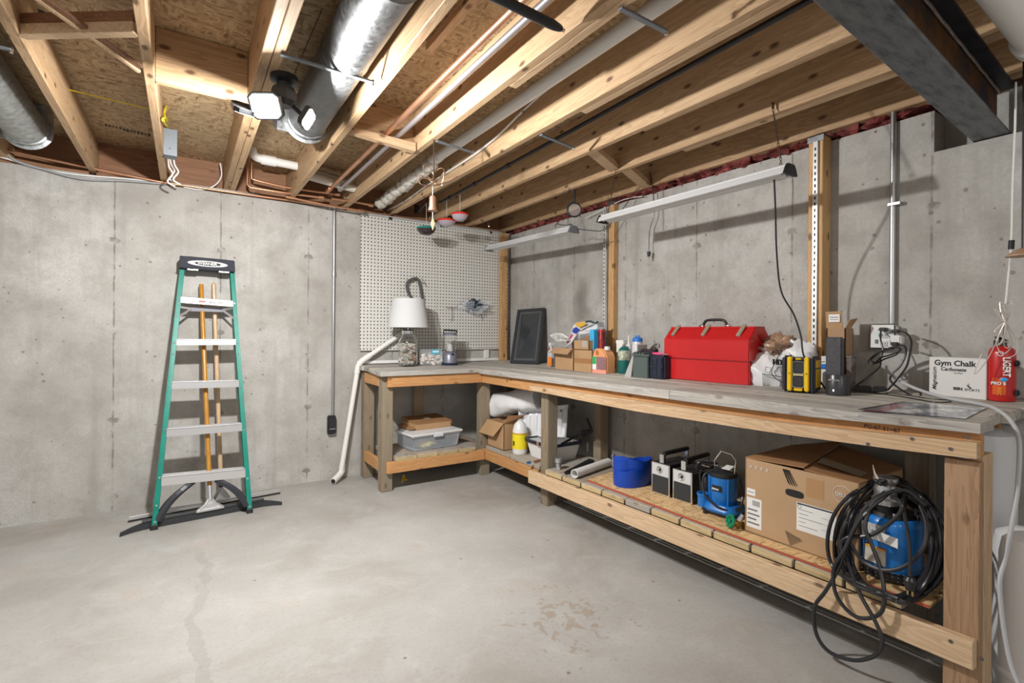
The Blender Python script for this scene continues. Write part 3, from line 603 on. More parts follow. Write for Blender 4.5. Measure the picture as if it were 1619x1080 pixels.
# ================================================================== THE WORKBENCH
wbn = thing('workbench', 'long L-shaped workbench of weathered planks on post legs, with lower shelves', 'workbench', (2.2, 2.6, 0))
def slab(name, x0, x1, y0, y1, zf, th, mat, par=None, bevel=.003, label=None):
    c = [(x0, y0), (x1, y0), (x1, y1), (x0, y1)]
    return part(name, MB().hexa([(x, y, zf(x, y)-th) for x, y in c]+[(x, y, zf(x, y)) for x, y in c]), mat, par or wbn, bevel=bevel, label=label, world=True)
ends = [.500, .515, .49, .47, .455]
def curve(pix, X=2.127):
    q = sorted(((PX(a, b, X).y, PX(a, b, X).z) for a, b in pix))
    def f(y):
        if y <= q[0][0]: return q[0][1]
        for (ya, za), (yb, zb) in zip(q, q[1:]):
            if y <= yb: return za+(zb-za)*(y-ya)/(yb-ya)
        return q[-1][1]
    return f
face_top = curve([(757, 583.3), (848, 591), (931, 599.5), (1100, 620), (1269, 642), (1364, 653), (1440, 659), (1548, 668)])
face_bot = curve([(757, 590.7), (848, 602.3), (931, 613.4), (1100, 637), (1269, 658), (1440, 674.5), (1548, 686)])
pale_top = curve([(848, 610.7), (996, 632.3), (1100, 648), (1258, 672), (1440, 690), (1548, 701)])
pale_bot = curve([(848, 619), (996, 649), (1100, 665.5), (1258, 689.5), (1440, 714), (1553, 727)])
def bowed(name, x0, x1, y0, y1, zt0, zb0, zt1, zb1, mat, n=12, bevel=0):   # long board following its sag
    mb = MB(); vs = []
    for i in range(n+1):
        y = y0+(y1-y0)*i/n; vs += [(x0, y, zb0(y)), (x1, y, zb1(y)), (x1, y, zt1(y)), (x0, y, zt0(y))]
    fs = [(0, 1, 2, 3), (4*n+3, 4*n+2, 4*n+1, 4*n)]
    for i in range(n):
        for k in range(4): fs.append((4*i+k, 4*i+4+k, 4*i+4+(k+1) % 4, 4*i+(k+1) % 4))
    return part(name, mb.add(vs, fs), mat, wbn, world=True, bevel=bevel)
for ya, yb in ((.500, 1.72), (1.723, 4.375)):
    bowed('top_plank', 2.128, 2.274, ya, yb, lambda y: min(face_top(y), TT(2.15, y)), face_bot, lambda y: TT(2.274, y), lambda y: TT(2.274, y)-.04, topw('y'))
for k in range(1, 5):
    x0 = 2.132+.1436*k
    for j, (ya, yb) in enumerate(((ends[k], 2.2 if k % 2 else 1.7), (2.2 if k % 2 else 1.7, 4.375))):
        slab('top_plank', x0, x0+.142, ya+(.0015 if j else 0), yb-.0015, TT, .040, topw('y'))
for k in range(4):
    y0 = 3.735+.16*k
    slab('top_plank', 1.262+.006*(k % 3), 2.130, y0, y0+.158, lambda x, y: TT(1, y), .038, topw('x'))
Z = lambda h, x=2.15: (lambda X, y: h+TR(y))
slab('apron', 1.325, 2.165, 3.755, 3.793, lambda x, y: .912, .088, orange('x'))
slab('apron', 2.165, 2.203, 2.96, 3.793, lambda x, y: .912, .088, orange('y'))
bowed('apron', 2.165, 2.203, .508, 2.958, lambda y: face_bot(y)-.001, lambda y: pale_bot(y)+.004, lambda y: face_bot(y)-.001, lambda y: pale_bot(y)+.004, orange('y'))
bowed('front_board', 2.127, 2.164, .508, 2.985, pale_top, pale_bot, pale_top, pale_bot, pine('y'))
slab('back_rail', 2.80, 2.838, .6, 4.3, lambda x, y: .92, .088, orange('y'))
slab('back_rail', 1.33, 2.8, 4.30, 4.338, lambda x, y: .905, .088, orange('x'))
slab('end_rail', 1.29, 1.328, 3.87, 4.25, lambda x, y: .912, .088, orange('y'))
def leg(x0, x1, y0, y1, top): part('leg', MB().box((x0, y0, 0), (x1, y1, top)), legw('z'), wbn, bevel=.004, world=True)
leg(1.292, 1.381, 3.795, 3.884, .91); leg(1.292, 1.381, 4.255, 4.344, .915); leg(2.19, 2.279, 3.80, 3.889, .905); leg(2.205, 2.294, 2.858, 2.947, .905)
leg(2.715, 2.80, 2.85, 2.935, .92); leg(2.715, 2.80, 4.20, 4.29, .92); leg(1.75, 1.84, 4.255, 4.3, .90); leg(2.70, 2.79, .80, .89, .93)
part('leg', MB().box((2.165, .507, 0), (2.203, .600, .842)), wood('end_post', (.22, .125, .065), (.40, .25, .145), 'z', .5), wbn, bevel=.003, world=True, label='broad brown end post facing the room')
part('leg', MB().box((2.2035, .507, 0), (2.30, .545, .86)), pine('z'), wbn, bevel=.003, world=True)
# lower rails
slab('lower_rail', 1.325, 2.20, 3.755, 3.793, lambda x, y: .236, .088, orange('x'))
slab('lower_rail', 2.205, 2.243, 2.98, 3.80, lambda x, y: .236, .088, orange('y'))
slab('lower_rail', 1.292, 1.33, 3.886, 4.25, lambda x, y: .236, .088, orange('y'))
slab('lower_rail', 2.127, 2.164, .512, 2.995, lambda x, y: .243+TR(y), .092, pine('y'))
slab('lower_rail', 2.76, 2.798, .65, 2.84, lambda x, y: .240+TR(y), .088, orange('y'))
# shelf planks
xs = [1.39, 1.575, 1.755, 1.947, 2.115, 2.27]
for a, b in zip(xs, xs[1:]): slab('shelf_plank', a+.002, b-.002, 3.762+.004*random.random() if a < 2.1 else 3.89, 4.25, lambda x, y: .270, .034, grayw('y'))
ys = [3.755, 3.575, 3.365, 3.165, 2.965]
for a, b in zip(ys, ys[1:]): slab('shelf_plank', 2.208+.004*random.random(), 2.70, b+.002, a-.002, lambda x, y: .272, .034, grayw('x'))
y = 2.845; k = 0
while y > .75:
    slab('shelf_plank', 2.172+.008*random.random(), 2.78, y-.19, y-.004, lambda x, y: .279+TR(y), .036, grayw('x')); y -= .194; k += 1
slab('shelf_plank', 2.30, 2.70, 2.85, 2.955, lambda x, y: .279, .036, grayw('x'))
y = 2.845; k = 0
while y > .75:                                                  # bright sawn ends of the planks
    slab('plank_end', 2.1665, 2.1715, y-.188, y-.006, lambda x, y: .277+TR(y), .033, endw('y') if k not in (4,) else grayw('y')); y -= .194; k += 1
for a, b in zip(xs[:-1], xs[1:-1]): part('plank_end', MB().box((a+.004, 3.7585, .238), (b-.004, 3.7615, .268)), endw('x'), wbn, world=True)
oz = lambda x, y: .291+TR(y)
c = [(2.222, 2.45), (2.185, 1.4), (2.178, .64), (2.68, .64), (2.68, 2.53)]
part('shelf_sheet', MB().add([(x, y, oz(x, y)-.0112) for x, y in c]+[(x, y, oz(x, y)) for x, y in c], [(4, 3, 2, 1, 0), (5, 6, 7, 8, 9)]+[(i, (i+1) % 5, 5+(i+1) % 5, 5+i) for i in range(5)]), M_osb2, wbn, world=True, label='chipboard sheet laid on the planks')
mb = MB()
for (xa, ya), (xb, yb) in zip(c[:2], c[1:3]): mb.bar((xa-.002, ya, oz(xa, ya)-.0055), (xb-.002, yb, oz(xb, yb)-.0055), .004, .0105)
part('sheet_edge', mb, pm('red_edge_paint', (.42, .10, .05), .7), wbn, world=True, label='red painted edge of the chipboard sheet')
# screw heads
for px, py in ((1531, 692), (1503, 710), (1442, 694), (1372, 702), (1552, 1042), (1503, 1014)):
    s_ = PX(px, py, 2.1265); part('screw', MB().cyl(s_, s_-V((.002, 0, 0)), .006, n=10), pm('dark_screw', (.16, .15, .15), .4, .7), wbn, world=True)
text('PG-67-51=87', .021, ink, wbn, PX(1366, 676, 2.1642), (0, -1, -.01), (0, 0, 1), world=True, extr=.0005)
# ================================================================== PEGBOARD, POSTS, TRIM
x0, x1, z0, z1 = PY(570, 450, 4.35).x, PY(791, 450, 4.35).x, PY(700, 553, 4.35).z, PY(570, 339, 4.35).z
xm = PY(690, 450, 4.35).x
t = thing('pegboard', 'white perforated pegboard fixed to the back wall above the bench corner', 'pegboard', ((x0+x1)/2, 4.37, z0))
for a, b in ((x0, xm-.001), (xm+.001, x1)): part('board_panel', MB().box((a, 4.350, z0), (b, 4.356, z1)), M_peg, t, world=True)
part('top_trim', MB().box((x0, 4.336, z1), (x1+.015, 4.375, z1+.02)), pm('gray_trim', (.42, .42, .42), .5), t, world=True, bevel=.003)
part('side_trim', MB().box((x1, 4.34, z0-.02), (x1+.018, 4.375, z1)), blackp, t, world=True)
for zz in (z0+.02, (z0+z1)/2, z1-.04): part('furring', MB().box((x0+.02, 4.357, zz-.018), (x1-.02, 4.379, zz+.018)), pine('x'), t, world=True)
for fx in (.17, .52, .9): part('clip', MB().box((x0+(x1-x0)*fx, 4.333, z1-.012), (x0+(x1-x0)*fx+.03, 4.338, z1+.008)), blackp, t, world=True)
def post(label, y, w_, x0, x1, z0, z1, std=None, bracket=False):
    t = thing('wall_post', label, 'post', ((x0+x1)/2, y, z0)); m = wood('stud_pine', (.46, .25, .10), (.66, .42, .20), 'z', .8)
    part('stud', MB().box((x0, y-w_/2, z0), (x1, y+w_/2, z1)), m, t, bevel=.003, world=True)
    if std is not None:
        part('slotted_standard', MB().box((x0-.012, std-.013, z0+.03), (x0-.001, std+.013, z1-.03)), pm('white_steel', (.70, .70, .70), .35, .3), t, world=True, bevel=.002)
        mb = MB(); zz = z0+.06
        while zz < z1-.06: mb.box((x0-.0135, std-.0035, zz), (x0-.0118, std+.0035, zz+.016)); zz += .032
        part('slots', mb, ink, t, world=True)['kind'] = 'stuff'
    if bracket:
        part('bracket', MB().box((x0-.004, y-w_/2-.004, z1-.03), (x0, y+w_/2+.004, z1+.004)).box((x0-.004, y-w_/2-.004, z1), (x1, y+w_/2+.004, z1+.004)), galvm, t, world=True)
    return t
py = (PX(1277, 400, 2.76).y+PX(1300, 400, 2.76).y)/2; pw = PX(1277, 400, 2.76).y-PX(1300, 400, 2.76).y
post('thick wooden post with slotted white rail behind the tall cardboard box', py, pw, 2.76, 2.849, .978, PX(1288, 216, 2.76).z, std=PX(1289.5, 400, 2.76).y, bracket=True)
pp = post('wooden post with slotted rail between the orange jug and the green tank', PX(966, 400, 2.80).y, .06, 2.80, 2.849, .985, 2.30, std=PX(957, 400, 2.80).y, bracket=True)
t = thing('wall_post', 'wooden post in the corner beside the pegboard edge', 'post', (2.80, 4.30, .97)); a, b = PY(792.5, 450, 4.29).x, PY(803, 450, 4.29).x
part('stud', MB().box((a, 4.29, .975), (b, 4.335, 2.28)), wood('stud_pine', (.46, .25, .10), (.66, .42, .20), 'z', .8), t, bevel=.003, world=True)
mb = MB()
for k in range(30): mb.box((b-.014, 4.2885, 1.1+k*.038), (b-.008, 4.2898, 1.112+k*.038))
part('nail_holes', mb, ink, t, world=True)['kind'] = 'stuff'
mb = MB().box((x0-.02, 4.362, .975), (2.80, 4.379, 1.003)); 
solo('cable_trunking', mb.box((PY(766, 560, 4.36).x, 4.355, 1.003), (PY(773, 560, 4.36).x, 4.379, 1.088)), whitep, 'white plastic trunking along the back wall at bench height', 'trunking', ((x0+x1)/2, 4.37, .975), world=True, bevel=.003)
# hooks and bag on the pegboard
def P5(px, py, d=0): return PY(px, py, 4.348-d)
t = thing('wire_hooks', 'small bare wire hooks on the pegboard right of the lampshade', 'hooks', P5(715, 490))
part('hook', MB().tube([P5(706, 485), P5(706, 486, .03), P5(723, 487, .03), P5(723, 484)], .003, 6), graym, t, world=True)
part('hook', MB().tube([P5(714, 484), P5(714, 488, .03), P5(714.5, 505, .03), P5(710, 506, .03)], .003, 6), graym, t, world=True)
t = thing('cushion_tube', 'dark gray bent tube hooked on the pegboard above the lampshade', 'tube', P5(657, 450))
part('tube', MB().tube([P5(653, 474, .04), P5(645, 462, .04), P5(643.5, 448, .04), P5(650, 442, .04), P5(660, 441, .04), P5(664, 452, .04), P5(668, 474, .04)], .0125, 10, 5), pm('gray_fleece', (.10, .10, .10), .9, bump=.5, bscale=60), t, world=True, smooth=True)
part('hook', MB().tube([P5(660, 444), P5(662, 443, .06), P5(668, 440, .06)], .003, 6), graym, t, world=True)
part('hook', MB().tube([P5(669, 449), P5(671, 446, .04), P5(673, 452, .04)], .003, 6), graym, t, world=True)
c = P5(750, 482, .07)
t = thing('hardware_bag', 'clear bag of dark hardware hung on the right of the pegboard', 'bag', c)
part('contents', MB().blob(c, (.075, .045, .05), seed=3, amp=.7, n=24, m=14), pm('dark_hardware', (.03, .045, .08), .35, .3, var=.5, vscale=60), t, world=True, smooth=True)
part('film', MB().blob(c+V((0, 0, -.012)), (.125, .055, .058), seed=8, amp=.75, n=28, m=16), pm('bag_film', (.80, .86, .92), .15, alpha=.30), t, world=True, smooth=True)
part('wire', MB().tube([c+V((.03, 0, -.05)), c+V((.10, .04, -.09)), c+V((.13, .06, -.15))], .002, 5, 4), graym, t, world=True)
# ================================================================== THINGS ON THE BENCH, back corner
def top(px, py): return PT(px, py)
def zrow(px, py, p):                                            # height of a pixel row above a vertical line through p
    d = ray(px, py); t_ = (p.x*FW.x+p.y*FW.y); return H+d.z*t_
c = PZ(645, 578, .966); c.z = TT(1, c.y); zj = zrow(645, 524, c)-c.z
t = thing('table_lamp', 'table lamp with white drum shade on a glass jar of seashells', 'lamp', c)
rj = .082
part('jar', MB().lathe([(0, 0), (rj*.9, 0), (rj, .02), (rj, zj*.72), (rj*.72, zj*.86), (rj*.62, zj*.9), (rj*.62, zj*.97), (rj*.57, zj*.97), (rj*.57, zj*.9), (rj*.67, zj*.85), (rj*.95, zj*.71), (rj*.95, .022), (rj*.85, .006), (0, .006)], (0, 0, 0), 32), glass, t, smooth=True)
part('jar_lid', MB().lathe([(0, zj*.93), (rj*.68, zj*.93), (rj*.68, zj*1.02), (rj*.4, zj*1.05), (0, zj*1.05)], (0, 0, 0), 28), chrome, t, smooth=True)
s0, s1 = zrow(645, 518, c)-c.z, zrow(645, 473, c)-c.z
part('stem', MB().cyl((0, 0, zj*1.03), (0, 0, s1-.03), .008), chrome, t)
part('lamp_shade', MB().lathe([(.180, s0), (.138, s1), (.135, s1), (.177, s0)], (0, 0, 0), 48), pm('linen_shade', (.62, .63, .64), .75, bump=.05, bscale=300), t, smooth=True)
mb = MB()
for k in range(3): a = k*2.094; mb.tube([(0, 0, s1-.03), (.134*math.cos(a), .134*math.sin(a), s1-.012)], .0025, 5)
part('shade_spider', mb, chrome, t)
sh = []; mb = MB()
for k in range(150):
    a, r_, z_ = random.random()*6.28, rj*.84*math.sqrt(random.random()), .014+(zj*.60)*random.random()
    mb.blob(c+V((r_*math.cos(a)*.93, r_*math.sin(a)*.93, z_)), (.012+.010*random.random(), .010+.008*random.random(), .005+.005*random.random()), seed=k, amp=.5, n=8, m=5)
solo('seashells', mb, M_shell, 'mixed white and brown seashells filling the lamp jar', 'seashells', c, world=True, kind='stuff', smooth=True)
c = PZ(681, 577, .966); c.z = TT(1, c.y)
t = thing('shell_bag', 'clear zip bag of pale shells with a blue label beside the lamp', 'bag', c)
wx = .105; hh = zrow(681, 552, c)-c.z
part('film', MB().hexa([(-wx*.9, -.04, 0), (wx*.9, -.04, 0), (wx*.9, .05, 0), (-wx*.9, .05, 0), (-wx, -.03, hh), (wx, -.03, hh), (wx, .03, hh), (-wx, .03, hh)]), pm('bag_film2', (.85, .90, .95), .15, alpha=.16), t, bevel=.01, smooth=True)
part('label', MB().box((-.01, -.034, hh-.042), (.075, -.031, hh-.004)), pm('cyan_label', (.03, .42, .68), .4), t); part('label_panel', MB().box((.002, -.0355, hh-.030), (.062, -.0335, hh-.014)), paper, t)
mb = MB()
for k in range(46): mb.blob((wx*.8*(2*random.random()-1), -.015+.05*random.random(), .012+hh*.62*random.random()), (.018, .012, .012), seed=k+50, amp=.5, n=8, m=5)
mb.warp(lambda v: v+c)
solo('pale_shells', mb, pm('pale_shell', (.70, .62, .56), .5, var=.4, vscale=40), 'pale pinkish shells heaped inside the clear zip bag', 'seashells', c, world=True, kind='stuff', smooth=True)
c = PZ(711, 576, .966); c.z = TT(1, c.y); hh = zrow(711, 522, c)-c.z
t = thing('camping_lantern', 'gray camping lantern with clear globe and black handle', 'lantern', c)
part('base', MB().lathe([(0, 0), (.078, 0), (.080, .012), (.074, .02), (0, .02)], (0, 0, 0), 32), navy, t, smooth=True)
part('body', MB().lathe([(0, .02), (.066, .02), (.064, .085), (.05, .115), (.03, .125), (0, .125)], (0, 0, 0), 32), pm('lantern_gray', (.25, .26, .32), .35, .4), t, smooth=True)
part('switch', MB().cyl((0, -.056, .10), (0, -.066, .098), .010), blackp, t)
part('globe', MB().lathe([(.048, .12), (.062, .15), (.060, hh-.045), (.057, hh-.045), (.058, .15), (.045, .122)], (0, 0, 0), 32), glass, t, smooth=True)
part('diffuser', MB().lathe([(0, .12), (.030, .12), (.030, .155), (.018, .19), (0, .19)], (0, 0, 0), 20), whitep, t, smooth=True)
part('cap', MB().lathe([(.064, hh-.048), (.066, hh-.035), (.055, hh-.026), (0, hh-.022)], (0, 0, 0), 32), pm('lantern_gray', (.25, .26, .32), .35, .4), t, smooth=True)
part('handle', MB().tube([(-.06, 0, hh-.04), (-.068, -.01, hh), (.068, -.01, hh-.006), (.058, 0, hh-.04)], .008, 8), blackp, t, smooth=True)
# leaning dark frame
bl, br = top(808, 575), top(853, 577); tl, tr_ = PX(820, 491, 2.80), PX(863, 488, 2.835)
bl.z += .0; fb = [bl, br, tr_, tl]
fn = (br-bl).cross(tl-bl).normalized()
if fn.x > 0: fn = -fn
t = thing('picture_frame', 'dark glazed picture frame leaning against the right wall', 'frame', (bl+br)/2)
def inset(q, k):
    c_ = sum(q, V())/4; u_ = (q[1]-q[0]).normalized(); v_ = (q[3]-q[0]).normalized()
    return [q[0]+(u_+v_)*k, q[1]+(v_-u_)*k, q[2]-(u_+v_)*k, q[3]+(u_-v_)*k]
def ringplate(o, i, n_, th):
    m = MB()
    for k in range(4): m.plate([o[k], o[(k+1) % 4], i[(k+1) % 4], i[k]], n_, th)
    return m
part('frame_molding', ringplate(fb, inset(fb, .034), fn, .022), pm('frame_black', (.03, .034, .04), .35), t, world=True, bevel=.003)
part('silver_fillet', ringplate(inset(fb, .034), inset(fb, .042), fn, .012), pm('frame_silver', (.25, .25, .26), .4, .5), t, world=True)
part('mat_border', ringplate(inset(fb, .042), inset(fb, .062), fn, .006), pm('frame_mat', (.07, .075, .08), .5), t, world=True)
part('glazing', MB().plate(inset(fb, .062), fn, .004), pm('dark_glass', (.035, .04, .045), .12), t, world=True)
part('back_panel', MB().plate([p_-fn*.004 for p_ in inset(fb, .01)], -fn, .004), blackp, t, world=True)
# ================================================================== THINGS ON THE RIGHT BENCH
def cbox(mb, w_, d_, h_, z=0, x=0, y=0): return mb.box((x-w_/2, y-d_/2, z), (x+w_/2, y+d_/2, z+h_))
def faces_room(px0, px1, py_base, X=None):                      # front line of a box: left and right base corners on the bench
    a = top(px0, py_base)
    if X is None: X = a.x
    ya, yb = PX(px0, py_base, X).y, PX(px1, py_base, X).y
    return V((X, ya, TT(X, ya))), V((X, yb, TT(X, yb)))
# cardboard boxes
def hollow(mb, x0, x1, y0, y1, z0, z1, th=.004):
    mb.box((x0, y0, z0), (x1, y1, z0+th)); mb.box((x0, y0, z0), (x0+th, y1, z1)); mb.box((x1-th, y0, z0), (x1, y1, z1))
    mb.box((x0, y0, z0), (x1, y0+th, z1)); mb.box((x0, y1-th, z0), (x1, y1, z1)); return mb
XB = 2.50
a, b = faces_room(877, 906.5, 584, XB); zt = zrow(877, 546, a)
t = thing('cardboard_box', 'open cardboard box with a flap folded out, nearest the dark frame', 'box', ((a+b)/2+V((.08, 0, 0))))
part('box_body', hollow(MB(), XB, XB+.17, b.y, a.y, a.z, zt-.02), card, t, world=True)
f0, f1 = V((XB, a.y, zt-.02)), V((XB, b.y, zt-.02))
part('flap', MB().plate([V((XB-.001, a.y, zt-.02)), V((XB-.001, b.y+.006, zt-.02)), PX(897, 561, XB-.06), PX(868, 558, XB-.06)], (-1, 0, .4), .004), card, t, world=True)
part('flap', MB().plate([V((XB+.17, a.y, zt-.02)), V((XB+.17, b.y, zt-.02)), V((XB+.20, b.y, zt+.07)), V((XB+.20, a.y, zt+.07))], (1, 0, 0), .004), card_in, t, world=True)
c_, d_ = faces_room(907, 935, 586, XB-.01); zt2 = zrow(907, 553, c_)
t = thing('cardboard_box', 'closed cardboard box with brown tape beside the orange jug', 'box', ((c_+d_)/2+V((.09, 0, 0))))
part('box_body', MB().box((XB-.01, d_.y, c_.z), (XB+.15, c_.y-.003, zt2)), card, t, world=True, bevel=.002)
part('tape', MB().box((XB-.0112, d_.y+.001, c_.z+.07), (XB-.01, c_.y-.004, c_.z+.105)), pm('packing_tape', (.34, .17, .07), .3), t, world=True)
e_, g_ = PX(907, 553, XB+.01).y, PX(931, 553, XB+.01).y
t = thing('cardboard_box', 'small cardboard box with gray tape patch stacked on the taped box', 'box', (XB+.08, (e_+g_)/2, zt2))
part('box_body', hollow(MB(), XB+.01, XB+.14, g_, e_, zt2+.001, zrow(907, 538, V((XB+.01, e_, 0)))), card, t, world=True)
part('tape', MB().box((XB+.0085, g_+.02, zt2+.02), (XB+.01, g_+.075, zt2+.072)), pm('gray_tape', (.42, .38, .33), .4), t, world=True)
zq = zrow(907, 538, V((XB+.01, e_, 0)))
part('flap', MB().plate([V((XB+.09, e_-.03, zq)), V((XB+.09, g_+.03, zq)), V((XB+.09, g_+.03, zq+.065)), V((XB+.09, e_-.03, zq+.055))], (1, 0, 0), .004), card2, t, world=True)
# pinned junk above and behind
def blobthing(name, label, cat, c, rad, mat, seed, amp=.4, fr=3, parts=(), flat=None):
    t = thing(name, label, cat, V(c)); part('body', MB().blob(c, rad, seed, amp, fr, flat=flat), mat, t, world=True, smooth=True); return t
q = PX(922, 524, XB+.10)
t = thing('plastic_bag', 'crumpled printed plastic bag with blue and gold marks above the boxes', 'bag', q)
mb = MB(); pl = [(893, 549), (899, 535), (906, 515), (912, 510), (925, 508), (938, 512), (944, 509), (945, 517), (940, 525), (930, 533), (915, 545), (905, 552)]
n_ = len(pl); fr_ = [PX(x, y, XB+.10+.02*math.sin(i*2.1)) for i, (x, y) in enumerate(pl)]; cc = sum(fr_, V())/n_
bk = [p+V((.07, 0, 0))*1 for p in fr_]
mid1 = [cc.lerp(p, .55)+V((-.035+.02*math.sin(i*3.3), 0, .01*math.cos(i*2))) for i, p in enumerate(fr_)]
mb.add([cc+V((-.045, 0, 0))]+mid1+fr_+bk+[cc+V((.1, 0, 0))], [(0, 1+i, 1+(i+1) % n_) for i in range(n_)]+[(1+i, 1+n_+i, 1+n_+(i+1) % n_, 1+(i+1) % n_) for i in range(n_)]+[(1+n_+i, 1+2*n_+i, 1+2*n_+(i+1) % n_, 1+n_+(i+1) % n_) for i in range(n_)]+[(1+3*n_, 1+2*n_+(i+1) % n_, 1+2*n_+i) for i in range(n_)])
part('film', mb, pm('crinkled_bag', (.66, .66, .67), .3, bump=.6, bscale=22), t, world=True)
def decal(px, X, mat, par, name='print', th=.0015):
    return part(name, MB().plate([PX(x, y, X) for x, y in px], (-1, 0, 0), th), mat, par, world=True)
decal([(906, 520), (911, 517), (917, 521), (911, 528), (905, 525)], XB+.052, pm('blue_print', (.02, .05, .32), .4), t)
decal([(909, 511), (926, 508.5), (925, 514), (917, 518), (911, 515)], XB+.052, pm('gold_print', (.62, .36, .05), .4), t)
decal([(896, 541), (904, 528), (906, 530), (898, 543)], XB+.062, pm('pink_print', (.55, .05, .15), .4), t)
part('tie', MB().tube([PX(x, y, XB+.10) for x, y in ((926, 509), (934, 508), (940, 511), (945, 509))], .008, 8, 4), pm('dark_tie', (.05, .08, .08), .5), t, world=True, smooth=True)
t = thing('paper_sheets', 'folded newspaper and foil resting on the open cardboard box', 'paper', PX(888, 534, XB+.03))
part('sheet', MB().plate([PX(869, 531, XB+.0), PX(878, 526, XB+.02), PX(898, 535, XB+.08), PX(904, 539, XB+.05), PX(880, 540, XB+.01)], (-.3, 0, 1), .003), pm('newsprint', (.46, .45, .43), .8, var=.4, vscale=60), t, world=True)
part('sheet', MB().plate([PX(878, 527, XB+.06), PX(890, 528, XB+.08), PX(903, 537, XB+.10), PX(880, 536, XB+.05)], (-.3, 0, 1), .003), paper, t, world=True)
X2 = XB+.05
t = thing('blue_binder', 'bright blue slim box standing behind the orange jug', 'box', PX(936, 551, X2)); ya, yb = PX(932, 550, X2).y, PX(938.5, 550, X2).y
zb_ = zrow(935, 552, V((X2, ya, 0))); part('body', MB().box((X2, yb, TT(X2, yb)), (X2+.10, ya, zrow(935, 521, V((X2, ya, 0))))), pm('sky_blue', (.05, .42, .78), .4), t, world=True, bevel=.003)
ya, yb = PX(940, 550, X2).y, PX(948, 550, X2).y
t = thing('red_can', 'dark red can standing behind the orange jug', 'can', (X2+.045, (ya+yb)/2, TT(X2, ya)))
hh = zrow(944, 521, V((X2, ya, 0)))-TT(X2, ya); rr = (ya-yb)/2*1.0
part('can_body', MB().lathe([(0, 0), (rr, 0), (rr, hh-.012), (rr*.9, hh), (0, hh)], (0, 0, 0), 24), pm('red_can', (.22, .02, .02), .35, .3, var=.5, vscale=30), t, smooth=True)
part('rim', MB().lathe([(rr, hh-.014), (rr+.002, hh-.01), (rr, hh-.006)], (0, 0, 0), 24), pm('red_rim', (.5, .04, .03), .3), t)
# bottle with red cap left of box
p = top(871.5, 580); hh = zrow(871, 542, p)-p.z
t = thing('spray_bottle', 'gray spray bottle with orange label half hidden by the open box', 'bottle', p)
part('bottle', MB().lathe([(0, 0), (.032, 0), (.034, .01), (.034, hh*.6), (.016, hh*.8), (.014, hh*.86), (0, hh*.86)], (0, 0, 0), 24), pm('gray_bottle', (.42, .43, .45), .35), t, smooth=True)
part('label', MB().box((-.036, -.05, .01), (-.034, -.002, hh*.42)), pm('orange_label', (.85, .22, .02), .4), t)
part('trigger', MB().box((-.022, -.012, hh*.86), (.02, .012, hh)), whitep, t, bevel=.004)
part('nozzle', MB().box((-.03, -.008, hh*.70), (-.016, .008, hh*.78)), pm('red_cap', (.55, .05, .02), .4), t, bevel=.002)
# orange jug
a, b = faces_room(935.5, 958, 587.5, 2.48); hh = zrow(946, 551, (a+b)/2)-a.z; wy = (a.y-b.y)/2; c = V((2.48+.05, (a.y+b.y)/2, a.z))
t = thing('orange_jug', 'translucent jug of orange cleaner with green and purple label', 'jug', c)
orj = pm('orange_fluid', (.72, .34, .15), .25); 
part('jug_body', MB().prism([(-wy, 0), (wy, 0), (wy, hh*.72), (wy*.78, hh*.97), (wy*.3, hh), (-wy*.35, hh*.98), (-wy*.8, hh*.82), (-wy, hh*.66)], 'x', -.045, .045), orj, t, bevel=.008, smooth=True)
part('handle_opening', MB().prism([(wy*.05, hh*.74), (wy*.5, hh*.74), (wy*.5, hh*.92), (wy*.2, hh*.92)], 'x', -.0462, -.0452), pm('orange_dark', (.45, .13, .03), .5), t)
part('fluid_base', MB().box((-.0462, -wy*.97, .004), (-.0452, wy*.97, hh*.17)), pm('pink_fluid', (.85, .32, .25), .3), t)
part('label', MB().box((-.0475, -wy*.95, hh*.17), (-.0462, wy*.35, hh*.67)), pm('mauve_label', (.28, .15, .17), .5, var=.3, vscale=70), t)
part('label', MB().box((-.0475, wy*.4, hh*.17), (-.0462, wy*.95, hh*.67)), paper, t); part('label_panel', MB().box((-.0485, wy*.42, hh*.38), (-.0476, wy*.93, hh*.67)), pm('green_label', (.03, .40, .10), .5), t)
part('cap', MB().cyl((0, -wy*.45, hh*.94), (0, -wy*.45, hh*1.08), .020, n=20), whitep, t, smooth=True)
# honey-like bottle with brown top
p = top(966.5, 590.5); hh = zrow(966, 561, p)-p.z
t = thing('glue_bottle', 'small black and gold bottle with a brown cap beside the green tank', 'bottle', p)
part('bottle', MB().lathe([(0, 0), (.024, 0), (.026, .01), (.024, hh*.35), (.027, hh*.55), (.024, hh*.7), (.014, hh*.8), (0, hh*.8)], (0, 0, 0), 24), pm('gold_black_print', (.30, .19, .05), .35, var=.9, vscale=28), t, smooth=True)
part('cap', MB().lathe([(.016, hh*.78), (.014, hh*.92), (.006, hh), (0, hh)], (0, 0, 0), 18), pm('brown_cap', (.16, .04, .02), .4), t, smooth=True)
p2 = top(960, 586); t = thing('small_vial', 'tiny white bottle standing between the jug and the gold bottle', 'bottle', p2)
part('bottle', MB().lathe([(0, 0), (.009, 0), (.009, .035), (.005, .045), (0, .045)], (0, 0, 0), 14), whitep, t, smooth=True); part('cap', MB().cyl((0, 0, .045), (0, 0, .055), .006), ink, t)
